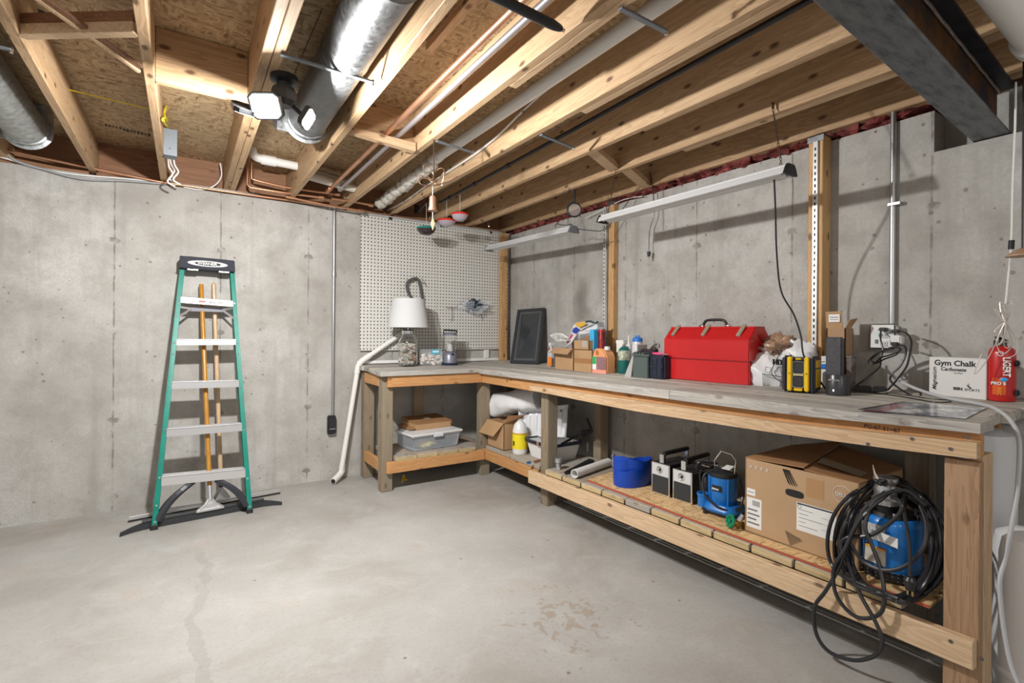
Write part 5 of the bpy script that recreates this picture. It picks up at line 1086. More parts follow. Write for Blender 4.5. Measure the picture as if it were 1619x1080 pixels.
part('frame', MB().tube([sc-sd*.07+V((0, 0, .015)), sc-sd*.03+V((0, 0, .045)), hb], .010, 8).tube([sc+sd*.07+V((0, 0, .015)), sc+sd*.03+V((0, 0, .045)), hb], .010, 8).bar(sc-sd*.08+V((0, 0, .012)), sc+sd*.08+V((0, 0, .012)), .03, .012).plate([sc-sd*.075+V((0, 0, .016)), sc+sd*.075+V((0, 0, .016)), sc+sd*.03+V((0, 0, .045)), hb+sd*.008, hb-sd*.008, sc-sd*.03+V((0, 0, .045))], (0, -1, 0), .006), alu, t, world=True, smooth=False)
part('ferrule', MB().cyl(hb-(ht-hb).normalized()*.02, hb.lerp(ht, .06), .014), alu, t, world=True, smooth=True)
part('handle', MB().cyl(hb.lerp(ht, .05), ht, .0145, n=16), handle_tex('amber_handle', (.40, .17, .02), (.55, .27, .04)), t, world=True, smooth=True)
s0, s1 = PZ(203, 823, .015), PZ(443, 778, .015); sc = s0.lerp(s1, .57)+V((0, 0, .03)); sd = (s1-s0).normalized()
s0.y = min(s0.y, 4.33); s1.y = min(s1.y, 4.33)
t = thing('floor_squeegee', 'straight metal floor squeegee with pale wooden handle nearest the back wall', 'squeegee', sc)
part('channel', MB().bar(s0+V((0, 0, .012)), s1+V((0, 0, .012)), .018, .022), alu, t, world=True, bevel=.002)
part('blade', MB().bar(s0, s1, .006, .022), blackr, t, world=True)
ht = PY(338, 447, 4.35); hb = sc+V((0, .02, .08))
part('frame', MB().tube([sc-sd*.05, hb], .012, 8).tube([sc+sd*.05, hb], .012, 8).plate([sc-sd*.055, sc+sd*.055, hb+sd*.01, hb-sd*.01], (0, -1, 0), .006), alu, t, world=True)
part('ferrule', MB().cyl(hb, hb.lerp(ht, .07), .015), blackp, t, world=True)
part('handle', MB().cyl(hb.lerp(ht, .06), ht-V((0, 0, .02)), .0145, n=16).blob(ht-V((0, 0, .02)), (.0145, .0145, .022), amp=0, n=16, m=8), handle_tex('pale_handle', (.50, .33, .19), (.66, .48, .31)), t, world=True, smooth=True)
# ================================================================== WHITE DRAIN PIPE beside the bench
pr_ = .021
qq = [PY(527, 757, 4.20), PY(539, 748, 4.28), PY(541, 738, 4.30), PY(566, 581, 4.33), PY(570, 573, 4.33), PY(579, 566, 4.325), PY(632, 530, 4.30)]
qq[0].z = .03
t = thing('white_drain_pipe', 'white plastic pipe bending from behind the lamp down to the floor', 'pipe', qq[0]-V((0, 0, .03)))
part('run', MB().tube([qq[1], qq[3]], pr_, 18), pvc, t, world=True, smooth=True); part('run', MB().tube([qq[5], qq[6], qq[6]+(qq[6]-qq[5])*.25], pr_, 18), pvc, t, world=True, smooth=True)
part('elbow', MB().tube([qq[3]+(qq[2]-qq[3])*.06, qq[3], qq[4], qq[5], qq[5]+(qq[6]-qq[5])*.12], pr_+.005, 18, 4), pvc, t, world=True, smooth=True)
part('elbow', MB().tube([qq[2]+(qq[3]-qq[2])*.03, qq[2], qq[1], qq[0]], pr_+.005, 18, 4), pvc, t, world=True, smooth=True)
part('opening', MB().cyl(qq[0], qq[0]+(qq[0]-qq[1]).normalized()*.004, pr_-.002), ink, t, world=True)
# ================================================================== HANGING FLUORESCENT FIXTURES
def fixture(label, X, pa, pb, dark):
    a, b = PX(*pa, X), PX(*pb, X); c = (a+b)/2; L2 = (a-b).length/2
    t = thing('fluorescent_fixture', label, 'light fixture', c); d = (a-b).normalized()
    w2 = .052; secs = [(-w2, -.024), (-w2*.72, .004), (-.024, .010), (-.022, .020), (.022, .020), (.024, .010), (w2*.72, .004), (w2, -.024), (w2-.003, -.026), (w2*.66, .001), (-w2*.66, .001), (-w2+.003, -.026)]
    m = MB(); n = len(secs); vs = []
    for e in (a, b):
        for x, z_ in secs: vs.append(e+V((x, 0, z_)))
    m.add(vs, [(i, (i+1) % n, n+(i+1) % n, n+i) for i in range(n)])
    part('reflector', m, pm('white_reflector', (.70, .71, .72), .3, .2), t, world=True)
    for s_ in (-.022, .022): part('tube_lamp', MB().cyl(a+V((s_, 0, -.012))-d*.02, b+V((s_, 0, -.012))+d*.02, .013, n=14), pm('unlit_tube', (.75, .75, .74), .3), t, world=True, smooth=True)
    ep = [(-w2-.002, -.027), (-w2*.75, .006), (-.026, .023), (.026, .023), (w2*.75, .006), (w2+.002, -.027), (w2*.4, -.030), (-w2*.4, -.030)]
    for e, s_ in ((a, 1), (b, -1)): part('end_cap', MB().prism([(x+e.x, z_+e.z) for x, z_ in ep], 'y', e.y, e.y+s_*.014), dark, t, world=True, bevel=.002)
    for e in (a.lerp(b, .04), a.lerp(b, .97)): part('hook', MB().tube([e+V((-.012, 0, .028)), e+V((0, 0, .05)), e+V((.012, 0, .028))], .0025, 6), chrome, t, world=True)
    return t, a, b
def chain(label, p, q, mat, r=.007, name='hanging_chain'):
    p, q = V(p), V(q); L_ = (q-p).length; n = max(3, int(L_/(r*2.9))); t = thing(name, label, 'chain', q); d = (q-p).normalized(); a = d.orthogonal().normalized(); b = d.cross(a)
    for k in range(n):
        c = p+d*((k+.5)*L_/n); w_ = a if k % 2 else b; ll = L_/n*.68
        part('link', MB().tube([c+d*ll*math.cos(j*.785)+w_*r*.6*math.sin(j*.785) for j in range(8)], .0016 if r > .006 else .0012, 5, 0, True), mat, t, world=True)
    return t
rustc = pm('rusty_chain', (.10, .065, .045), .5, .7)
tA, aA, bA = fixture('white fluorescent shop light hung level in front of the two wooden posts', 2.29, (954, 346), (1247, 268), blackp)
tB, aB, bB = fixture('white fluorescent shop light farther back, ending at the pegboard', 2.35, (774, 392), (906, 362), graym)
e = aA.lerp(bA, .97); chain('rusty chain holding the near end of the front shop light', PX(1222, 172, 2.36), e+V((0, 0, .05)), rustc)
part('hook', MB().tube([PX(1222, 172, 2.36)+V((0, 0, d_)) for d_ in (0, .01, .03)], .006, 8), rustc, COL.objects['hanging_chain'], world=True)
e = aA.lerp(bA, .04); chain('dark chain holding the far end of the front shop light', V((2.36, PX(974, 268, 2.36).y, PX(974, 268, 2.36).z)), e+V((0, 0, .05)), rustc)
e = aB.lerp(bB, .03); chain('bright short chain at the pegboard end of the rear shop light', PX(772, 353, 2.40), e+V((0, 0, .05)), chrome)
e = aB.lerp(bB, .95); chain('chain holding the rear shop light near the magnifier', V((2.36, e.y, 2.33)), e+V((0, 0, .05)), rustc)
def cord(label, pts, r=.0042, mat=None, name='loose_cable', cat='cord', sm=6, plug=None, par=None):
    mat = mat or blackr
    if plug is None: return solo(name, MB().tube(pts, r, 8, sm), mat, label, cat, pts[-1], smooth=True, world=True) if par is None else part('power_cord', MB().tube(pts, r, 8, sm), mat, par, smooth=True, world=True)
    t = thing(name, label, cat, pts[-1]); part('cord', MB().tube(pts, r, 8, sm), mat, t, world=True, smooth=True)
    e, d = V(pts[-1]), (V(pts[-1])-V(pts[-2])).normalized()
    part('plug', MB().cyl(e, e+d*.035, .014, .010, n=12), mat, t, world=True, smooth=True)
    a = d.orthogonal().normalized()
    for s_ in (-.006, .006): part('prong', MB().bar(e+d*.034+a*s_, e+d*.055+a*s_, .0015, .006), brass, t, world=True)
    return t
cord('black cord dropping from the front shop light onto the bench behind the radio', [PX(1224, 284, 2.30), PX(1226, 330, 2.36), PX(1228, 400, 2.45), PX(1235, 460, 2.50), PX(1255, 497, 2.54), PX(1266, 530, 2.55), PX(1270, 560, 2.53), PX(1282, 580, 2.55), PX(1296, 602, 2.57), PX(1312, 621, 2.55), PX(1335, 627, 2.52), PX(1375, 627, 2.58), PX(1420, 633, 2.62), PX(1470, 641, 2.62), PX(1500, 639, 2.64)], .0042, par=tA)
cord('black plug cord hanging straight down the right wall', [PX(1027, 272, 2.80), PX(1031, 295, 2.80), PX(1035, 335, 2.80), PX(1027, 365, 2.80), PX(1026, 398, 2.80)], .003, plug=1)
cord('thin black cord looping from the rear shop light past the wooden post', [PX(912, 362, 2.36), PX(930, 364, 2.45), PX(950, 365, 2.62), PX(962, 357, 2.70), PX(985, 330, 2.75), PX(1002, 305, 2.78), PX(1011, 296, 2.80)], .0028, par=tB)
cord('short black cord curled on top of the rear shop light', [PX(878, 360, 2.34), PX(880, 354, 2.34), PX(890, 356, 2.34), PX(905, 355, 2.35)], .003, par=tB)
cord('white cable run along the right wall top near the middle post', [PX(925, 345, 2.80), PX(960, 328, 2.80), PX(985, 316, 2.80), PX(1016, 310, 2.80)], .003, whitep)
solo('pull_string', MB().tube([PX(1253, 268, 2.29), PX(1253.5, 318, 2.29)], .0012, 5), chrome, 'thin pull chain hanging from the near end of the front shop light', 'pull chain', PX(1253, 318, 2.29), world=True)
# ================================================================== THINGS HUNG FROM THE JOISTS
c = PX(908, 332, 2.36); t = thing('magnifier', 'round magnifying glass with black handle hung from a joist', 'magnifying glass', c); r_ = .050
rg = [(c+RT*r_*math.cos(k*.262)+V((0, 0, r_*math.sin(k*.262)))) for k in range(24)]
part('rim', MB().tube(rg, .006, 8, 0, True), blackp, t, world=True, smooth=True)
part('lens', MB().plate([c+(p-c)*.96 for p in rg], -FW, .003), pm('lens_glass', (.85, .90, .92), .03, alpha=.12), t, world=True)
part('handle', MB().cyl(c+V((0, 0, r_)), c+V((0, 0, r_+.035)), .006, .006).cyl(c+V((0, 0, r_+.035)), c+V((0, 0, r_+.10)), .009, .008), blackp, t, world=True, smooth=True)
for s_ in (-1, 1): part('leg', MB().cyl(c+RT*s_*r_*.75+V((0, 0, -r_*.7)), c+RT*s_*(r_*.85)+V((0, 0, -r_*.98)), .005), blackp, t, world=True)
part('hanger', MB().tube([c+V((0, 0, r_+.10)), c+V((0, 0, r_+.12))], .002, 5), graym, t, world=True)
# wind chime
Yc = PZ(688, 224, 2.32).y; c = PY(684, 290, Yc)
W5 = lambda x, y, d=0: PY(x, y, Yc+d)
t = thing('wind_chime', 'copper wire butterfly wind chime with a bell and wooden clapper', 'wind chime', c)
cw = pm('copper_wire', (.50, .33, .24), .3, .9)
for loop in ([(684, 284), (672, 275), (670, 262), (676, 261), (684, 272)], [(684, 284), (690, 270), (699, 266), (703, 274), (695, 283)], [(684, 285), (668, 282), (664, 290), (676, 294), (690, 292)], [(688, 290), (697, 280), (702, 272), (699, 290), (690, 293)], [(664, 278), (662, 288), (672, 293), (684, 290), (676, 283)]):
    part('wire_wing', MB().tube([W5(x, y, .01*math.sin(i*2)) for i, (x, y) in enumerate(loop)], .0022, 6, 5, True), cw, t, world=True, smooth=True)
part('wire_tail', MB().tube([W5(690, 292), W5(704, 289), W5(715, 285), W5(723, 279)], .003, 6, 5), cw, t, world=True)
part('hanging_chain', MB().tube([V((W5(686, 229).x, Yc, 2.329)), W5(686, 229), W5(686.2, 262), W5(685.6, 284)], .0035, 6), rustc, t, world=True)
part('tag', MB().plate([W5(697, 293), W5(700, 283), W5(702, 285), W5(699, 294)], (0, -1, 0), .001), whitep, t, world=True)
part('string', MB().tube([W5(684, 293), W5(684, 311), W5(684, 341), W5(684, 346)], .0012, 5), whitep, t, world=True)
bz = W5(684, 310).z; bz2 = W5(684, 333.5).z; br2 = .0255
part('bell', MB().lathe([(0, bz-bz2), (br2*.55, bz-bz2), (br2*.75, (bz-bz2)*.88), (br2*.82, (bz-bz2)*.3), (br2*1.08, .0), (br2*.98, 0.002), (br2*.75, (bz-bz2)*.3)], (0, 0, 0), 28).warp(lambda v: v+W5(684, 333.5)), pm('copper_bell', (.62, .38, .28), .32, .85), t, world=True, smooth=True)
part('clapper', MB().plate([W5(684, 344), W5(687, 353), W5(684, 364), W5(681, 353)], (0, -1, 0), .004), pm('clapper_wood', (.62, .38, .24), .5), t, world=True)
BPX = lambda y: BP[0].x+(BP[1].x-BP[0].x)*(y-BP[0].y)/(BP[1].y-BP[0].y)
def hang_c(px, py):
    y = 3.
    for _ in range(30): c = PX(px, py, BPX(y)); y = .5*y+.5*c.y
    return c
def dish(label, px, py, Y_, R0, mat_rim, mat_bowl, dep, hang, cat='bird feeder', nm='hanging_dish', scal=0):
    c = Y_; t = thing(nm, label, cat, c)
    part('bowl', MB().lathe([(0, -dep), (R0*.45, -dep), (R0*.8, -dep*.6), (R0, 0), (R0*.97, 0), (R0*.77, -dep*.55), (R0*.43, -dep*.92), (0, -dep*.92)], (0, 0, 0), 32), mat_bowl, t, smooth=True)
    part('rim', MB().lathe([(R0*.98, -.004), (R0*1.03, 0), (R0*1.0, .010), (R0*.6, .020), (0, .022), (0, .018), (R0*.6, .016), (R0*.95, .004)], (0, 0, 0), 32), mat_rim, t, smooth=True)
    hp = V((c.x, c.y, 2.372)); part('wire', MB().tube([hp, c+V((0, 0, .02))], .0014, 5), whitep, t, world=True)
    return t
redg = pm('red_translucent', (.72, .03, .02), .2); clr = pm('clear_bowl', (.62, .60, .68), .12, alpha=.42)
dish('red-rimmed clear hanging feeder dish, the nearer of two', 727, 340, hang_c(727, 340), .068, redg, clr, .048, (727, 309))
dish('red-rimmed clear hanging feeder dish, half hidden behind the other', 706, 350, hang_c(706, 350), .078, redg, clr, .042, (706, 322))
dish('dark teal glass bowl hanging above the pegboard edge', 674, 362, PY(674, 362, 3.95), .082, pm('teal_glass', (.02, .24, .20), .15), pm('brown_glass', (.05, .035, .035), .12, alpha=.85), .05, (674, 322), cat='bowl', nm='hanging_bowl')
# hook bracket near pegboard top
t = thing('black_bracket', 'black pipe bracket in the joist bay above the pegboard', 'bracket', PY(664, 335, 4.3))
part('plate', MB().box(PY(657, 323, 4.3), PY(661, 339, 4.33)), blackp, t, world=True); part('arm', MB().cyl(PY(660, 336, 4.3), V((PY(674, 362, 3.95).x, 3.93, 2.372)), .010), blackp, t, world=True)
# ================================================================== UNDER THE BENCH, left shelf
ZS = .271
def sh(px, py, h=.272): return PZ(px, py, h)
a, b = sh(653, 716.3), sh(728, 704); dirx = (b-a).normalized(); L_ = (b-a).length; ang = math.atan2(dirx.y, dirx.x)
t = thing('storage_bin', 'clear plastic storage bin with white lid on the left lower shelf', 'storage bin', a+V((0, 0, .0)), rotz=ang)
hb = .128; Wb = L_; Db = .30
def taper(x0, x1, y0, y1, z0, z1, k): return [(x0+k, y0+k, z0), (x1-k, y0+k, z0), (x1-k, y1-k, z0), (x0+k, y1-k, z0), (x0, y0, z1), (x1, y0, z1), (x1, y1, z1), (x0, y1, z1)]
cb_ = pm('bin_clear', (.62, .68, .76), .15, alpha=.42)
part('bin_body', MB().hexa(taper(0, Wb, 0, Db, .0, hb, .015)), cb_, t, bevel=.012, smooth=True)
part('rim', MB().box((-.006, -.006, hb-.012), (Wb+.006, Db+.006, hb-.002)), pm('bin_rim', (.66, .70, .74), .3), t, bevel=.003)
part('lid', MB().box((-.016, -.016, hb-.002), (Wb+.016, Db+.016, hb+.016)), pm('bin_lid', (.72, .73, .74), .35), t, bevel=.006)
part('latch', MB().box((Wb*.4, -.020, hb-.02), (Wb*.6, -.012, hb+.008)), pm('bin_rim', (.66, .70, .74), .3), t, bevel=.002)
M_ = WM[t.name]
mb = MB().blob(M_ @ V((.16, .08, .045)), (.085, .05, .030), seed=6, amp=.4)
solo('yellow_gloves', mb, pm('pale_yellow', (.72, .60, .20), .6, var=.2), 'pale yellow cloth bundle seen through the clear bin', 'cloth', M_ @ V((.16, .08, .016)), world=True, smooth=True)
mb = MB().blob(M_ @ V((.36, .10, .06)), (.06, .06, .045), seed=16, amp=.4)
solo('dark_bundle', mb, pm('slate_bundle', (.07, .09, .14), .6), 'dark blue bundle seen through the right of the clear bin', 'cloth', M_ @ V((.36, .10, .016)), world=True, smooth=True)
zl = a.z+hb+.017
f1, f2 = PZ(658, 681, zl), PZ(713, 674, zl); d_ = (f2-f1).normalized(); ang2 = math.atan2(d_.y, d_.x); Lc = (f2-f1).length
t = thing('flat_cardboard_box', 'flat brown mailer carton lying on the storage bin lid', 'box', V((f1.x, f1.y, zl)), rotz=ang2)
hc = .052
part('tray', MB().box((0, 0, 0), (Lc, .27, hc)), card, t, bevel=.002)
part('lid', MB().hexa([(-.002, -.004, hc), (Lc+.01, -.004, hc), (Lc+.01, .275, hc+.004), (-.002, .275, hc+.004), (-.002, -.004, hc+.004), (Lc+.01, -.004, hc+.004), (Lc+.01, .275, hc+.030), (-.002, .275, hc+.030)]), card2, t, bevel=.001)
part('tab', MB().plate([(Lc+.002, .0, hc), (Lc+.002, .10, hc), (Lc+.022, .10, hc*.4), (Lc+.022, .01, hc*.4)], (1, 0, 0), .003), card, t)
part('label', MB().box((Lc*.42, .12, hc+.0165), (Lc*.58, .17, hc+.0225)), pm('pale_label', (.52, .45, .38), .6), t)
part('corner_flap', MB().plate([(-.001, 0, hc*.3), (-.001, .25, hc*.5), (-.06, .24, hc*.3), (-.05, .02, hc*.1)], (0, 0, 1), .003), card2, t)
q = PZ(629, 764, 0); t = thing('yellow_clip', 'small yellow plastic clip on the floor behind the front bench leg', 'clip', q+V((.06, .05, 0)))
part('clip_body', MB().tube([(0, 0, .008), (.005, 0, .035), (.015, 0, .045), (.02, 0, .01)], .005, 8, 3), yellow, t, smooth=True); part('clip_base', MB().box((-.01, -.012, 0), (.04, .012, .008)), yellow, t)
# ================================================================== UNDER THE BENCH, corner shelf
c1, c2 = PZ(771, 705, .274), PZ(796.5, 713.5, .274); X0 = 2.232
ya, yb = PX(771, 705, X0).y, PX(796.5, 713, X0).y; ht = .225
t = thing('cardboard_box', 'open cardboard box with a flap hanging out below the white sack', 'box', (X0+.08, (ya+yb)/2, .274))
part('box_body', hollow(MB(), X0, X0+.155, yb, ya, .274, .274+ht), card, t, world=True)
part('flap', MB().plate([V((X0-.002, ya, .274+ht)), V((X0-.002, yb, .274+ht)), PX(780, 690.5, X0-.05), PX(757.5, 683.5, X0-.05)], (-1, 0, .3), .004), card, t, world=True)
part('flap', MB().plate([V((X0, yb, .274+ht)), V((X0+.155, yb, .274+ht)), V((X0+.165, yb-.07, .274+ht+.07)), V((X0+.02, yb-.03, .274+ht+.07))], (0, -1, 0), .004), card2, t, world=True)
mb = MB(); cs_ = [PX(787, 640, 2.36), PX(815, 634, 2.40), PX(840, 628, 2.45), PX(775, 640, 2.45)]
mb.tube([PX(765, 645, 2.34), PX(773, 643, 2.35), PX(790, 640, 2.37), PX(815, 636, 2.40), PX(838, 632, 2.44), PX(853, 630, 2.47)], lambda u: .055+.05*math.sin(min(1, u*2.2)*1.57)-.012*u, 26, 5)
for i, v in enumerate(mb.v):
    n_ = noise.noise(v*16)*.012+noise.noise(v*7)*.022; mb.v[i] = v+V((n_, n_*.4, n_))
solo('white_sack', mb, pm('white_sack', (.72, .72, .73), .55, bump=.5, bscale=16), 'bulky white cloth sack stuffed on the corner shelf', 'sack', V((2.4, 3.4, .50)), world=True, smooth=True)
q = V((2.30, PX(822, 710, 2.30).y, .274)); h_ = zrow(815, 665, q)-q.z
t = thing('white_jug', 'white plastic jug with a yellow label beside the roller tub', 'jug', q); rj = .062
part('jug_body', MB().lathe([(0, 0), (rj*.92, 0), (rj, .015), (rj, h_*.68), (rj*.75, h_*.9), (rj*.3, h_), (0, h_)], (0, 0, 0), 32), pm('milky_plastic', (.72, .72, .71), .35), t, smooth=True)
part('label', MB().lathe([(rj+.0008, h_*.16), (rj+.0012, h_*.18), (rj+.0012, h_*.58), (rj+.0008, h_*.6)], (0, 0, 0), 32), pm('yellow_label', (.80, .66, .02), .4), t, smooth=True)
part('label_band', MB().lathe([(rj+.0014, h_*.6), (rj+.0018, h_*.62), (rj-.004, h_*.71), (rj-.006, h_*.72)], (0, 0, 0), 32), pm('amber_band', (.60, .33, .03), .4), t, smooth=True)
part('print', MB().box((-rj-.002, -.012, h_*.26), (-rj+.001, .006, h_*.40)), ink, t)
# roller tub with navy rim and leaning white paint tray
tub0 = [V((2.30, PX(826, 700, 2.30).y-.06, 0)), V((2.30, 2.975, 0)), V((2.60, 2.965, 0)), V((2.62, 3.27, 0))]
t = thing('paint_tub', 'white paint tub with navy rim and black folding handle behind the bench post', 'tub', (2.46, 3.12, .274))
def rr(x0, x1, y0, y1, z, r, n=5):
    o = []
    for cx, cy, a0 in ((x1-r, y1-r, 0), (x0+r, y1-r, 90), (x0+r, y0+r, 180), (x1-r, y0+r, 270)):
        for k in range(n+1): a_ = math.radians(a0+90*k/n); o.append(V((cx+r*math.cos(a_), cy+r*math.sin(a_), z)))
    return o
def loft(loops, cap0=True, cap1=True):
    m = MB(); n = len(loops[0]); vs = [p for l in loops for p in l]; fs = []
    for i in range(len(loops)-1):
        for k in range(n): fs.append((i*n+k, i*n+(k+1) % n, (i+1)*n+(k+1) % n, (i+1)*n+k))
    if cap0: fs.append(tuple(range(n))[::-1])
    if cap1: fs.append(tuple(range((len(loops)-1)*n, len(loops)*n)))
    return m.add(vs, fs)
hx, hy = .165, .165; zt = .135
part('tub_body', loft([rr(-hx+.03, hx-.03, -hy+.03, hy-.03, .0, .03), rr(-hx, hx, -hy, hy, zt, .04), rr(-hx+.006, hx-.006, -hy+.006, hy-.006, zt, .04), rr(-hx+.036, hx-.036, -hy+.036, hy-.036, .008, .03)]), whitep, t, smooth=True)
part('rim', loft([rr(-hx-.010, hx+.010, -hy-.010, hy+.010, zt-.018, .045), rr(-hx-.012, hx+.012, -hy-.012, hy+.012, zt+.006, .045), rr(-hx+.008, hx-.008, -hy+.008, hy-.008, zt+.006, .04), rr(-hx+.006, hx-.006, -hy+.006, hy-.006, zt-.016, .04)], False, False), pm('rim_navy', (.012, .02, .05), .3), t, smooth=True)
TL = V((2.46, 3.12, .274)); w = lambda x, y, X: PX(x, y, X)-TL
part('handle', MB().tube([w(888, 702, 2.40), w(905, 693, 2.5), w(921, 685, 2.60), w(932, 682, 2.64)], .009, 10), blackp, t, smooth=True)
part('handle_grip', MB().tube([w(921, 688, 2.62), w(930, 686, 2.63), w(935, 682, 2.64), w(933, 674, 2.64), w(928, 662, 2.64)], .010, 10, 4).tube([w(921, 683, 2.63), w(928, 681, 2.63), w(934, 681, 2.64)], .012, 10, 3), blackp, t, smooth=True)
for y_ in (-.05,): part('clip', MB().box((-hx-.016, y_, zt-.02), (-hx-.006, y_+.03, zt+.012)), chrome, t)
# tray: upright ribbed pan
p0_, p1_ = PX(822, 697, 2.335), PX(897, 690, 2.50)
A4 = [PX(822, 690, 2.36), PX(896, 692, 2.56), PX(899, 642, 2.60), PX(824, 650, 2.40)]
t = thing('paint_tray', 'white ribbed plastic paint tray standing upright in the tub', 'paint tray', (A4[0]+A4[1])/2)
nn = (A4[1]-A4[0]).cross(A4[3]-A4[0]).normalized(); nn = nn if nn.dot(FW) < 0 else -nn
def bil(u, v, d=0): return A4[0].lerp(A4[1], u).lerp(A4[3].lerp(A4[2], u), v)+nn*d
nu, nv = 40, 12; vs = []; fs = []
for j in range(nv+1):
    for i in range(nu+1):
        u, v = i/nu, j/nv; e = min(u*1.3, (1-u)*1.3, v*1.2 if v < .5 else 9, (1-v)*1.0)
        d = .028 if e < .05 else -.004
        if e >= .05 and v > .12 and v < .86 and .12 < u < .88: d += .010*(1 if math.sin(u*44) > .1 else 0)
        vs.append(bil(u, v, d))
for j in range(nv):
    for i in range(nu): k = j*(nu+1)+i; fs.append((k, k+1, k+nu+2, k+nu+1))
n_ = len(vs); vs += [v-nn*.004 for v in vs]; fs += [tuple(i+n_ for i in f)[::-1] for f in fs]
part('tray_pan', MB().add(vs, fs), pm('tray_white', (.70, .71, .73), .25, coat=.3), t, world=True, smooth=True)
part('tray_lip', MB().tube([bil(u, v, .030) for u, v in ((0, 0), (0, .9), (.06, 1), (.94, 1), (1, .9), (1, 0))], .008, 8, 3), pm('tray_white', (.7, .71, .73), .25, coat=.3), t, world=True, smooth=True)
for u in (.16, .86): part('hole', MB().cyl(bil(u, .86, .0), bil(u, .86, .012), .009, n=14), graym, t, world=True)
# small brush
q0, q1 = PZ(836, 733, .28), PZ(856, 728, .28)
t = thing('small_brush', 'small blue-tipped tool with wooden handle at the shelf edge', 'brush', q0)
part('handle', MB().cyl(q0.lerp(q1, .4)+V((0, 0, .006)), q1+V((0, 0, .006)), .008), wood('brush_wood', (.25, .10, .04), (.40, .18, .08), 'y', 0), t, world=True, smooth=True)
part('head', MB().blob(q0+V((.0, 0, .008)), (.018, .014, .010), seed=2, amp=.4), pm('brush_blue', (.03, .13, .25), .4), t, world=True, smooth=True)
q = PZ(788, 733, .0); solo('white_sheet', MB().plate([V((2.36, 3.85, .004)), V((2.62, 3.9, .004)), V((2.62, 3.62, .10)), V((2.40, 3.62, .10))], (0, 0, 1), .01), paper, 'white board lying on the floor under the corner shelf', 'board', V((2.5, 3.75, 0)), world=True)
# ================================================================== RIGHT LOWER SHELF
q = PS(883, 742, .279); t = thing('metal_fitting', 'small clear-silver pipe fitting on the shelf beside the bench post', 'fitting', q); hh = zrow(883, 724, q)-q.z
part('fitting_body', MB().lathe([(0, 0), (.020, 0), (.024, .008), (.020, .02), (.020, hh*.55), (.028, hh*.62), (.028, hh*.95), (.024, hh), (.019, hh), (.019, hh*.6), (0, hh*.6)], (0, 0, 0), 28), pm('pewter', (.55, .56, .58), .25, .8), t, smooth=True)
a, b = PS(908, 751, .305), PS(962, 730, .315); a.z = .279+TR(a.y)+.021+.012; b.z = .279+TR(b.y)+.021+.012
t = thing('white_tube', 'white plastic tube lying across the shelf planks', 'tube', (a+b)/2-V((0, 0, .02)))
mb = MB(); d = (b-a).normalized(); r_ = .029
rings = []
ax_ = d.orthogonal().normalized(); bx_ = d.cross(ax_)
def ringp(c, r): return [c+(ax_*math.cos(k*.2618)+bx_*math.sin(k*.2618))*r for k in range(24)]
part('tube', loft([ringp(a+d*.12, r_-.004), ringp(a, r_-.004), ringp(a, r_), ringp(b, r_), ringp(b, r_-.004)]), pvc, t, world=True, smooth=True)
a, b = PS(893, 747, .295), PS(936, 731, .295)
t = thing('black_wedge', 'black tapered plastic piece beside the white tube', 'tool', (a+b)/2)
part('body', MB().hexa([a+V((0, -.012, -.012)), a+V((0, .012, -.012)), b+V((0, .03, -.012)), b+V((0, -.03, -.012)), a+V((0, -.012, .004)), a+V((0, .012, .004)), b+V((0, .03, .025)), b+V((0, -.03, .025))]), blackp, t, world=True, bevel=.005)
# blue lay-flat hose
c = PS(990, 772, .291); cxy = V((2.42, PX(998, 770, 2.40).y, .292+TR(2.1)))
t = thing('blue_hose_roll', 'roll of bright blue lay-flat hose on the chipboard shelf', 'hose', cxy)
def band(rx, ry, z0, z1, seed, a0, a1, th=.007, tilt=0.):
    m = MB(); n = 48; vs = []
    for i in range(n+1):
        a_ = a0+(a1-a0)*i/n; w_ = 1+.05*math.sin(a_*2+seed)+.03*math.sin(a_*3+seed*2); sp = 1-.06*i/n
        zz0 = z0+tilt*math.cos(a_+seed); 
        for r_, z_ in ((1, zz0), (1.02, (z0+z1)/2), (1, z1+tilt*math.cos(a_+seed)+.008*math.sin(a_*3+seed)), (1-th/rx, z1+tilt*math.cos(a_+seed)+.008*math.sin(a_*3+seed)), (1-th/rx, zz0)):
            vs.append(V((rx*r_*w_*sp*math.cos(a_), ry*r_*w_*sp*math.sin(a_), z_)))
    fs = [(i*5+k, i*5+(k+1) % 5, (i+1)*5+(k+1) % 5, (i+1)*5+k) for i in range(n) for k in range(5)]+[(4, 3, 2, 1, 0), tuple(n*5+k for k in range(5))]
    return m.add(vs, fs)
part('hose_layer', band(.155, .105, .0, .105, 1.0, 0, 6.6), bluev, t, smooth=True)
part('hose_layer', band(.138, .092, .055, .150, 2.2, 1.0, 7.6, tilt=.012), bluev, t, smooth=True)
part('hose_layer', band(.12, .078, .0, .135, .4, 2.0, 8.4), bluev, t, smooth=True)
part('hose_layer', band(.142, .096, .08, .168, 3.6, 2.2, 5.4, tilt=.015), bluev, t, smooth=True)
q = PX(969, 722, 2.30); t = thing('wire_ring', 'small wire ring fitting beside the blue hose', 'ring', q); part('ring', MB().tube([q+V((0, .010*math.cos(k), .014*math.sin(k))) for k in range(6)], .0025, 6, 3, True), chrome, t, world=True); part('stem', MB().cyl(q+V((0, 0, -.012)), q+V((0, 0, -.062)), .004), chrome, t, world=True)
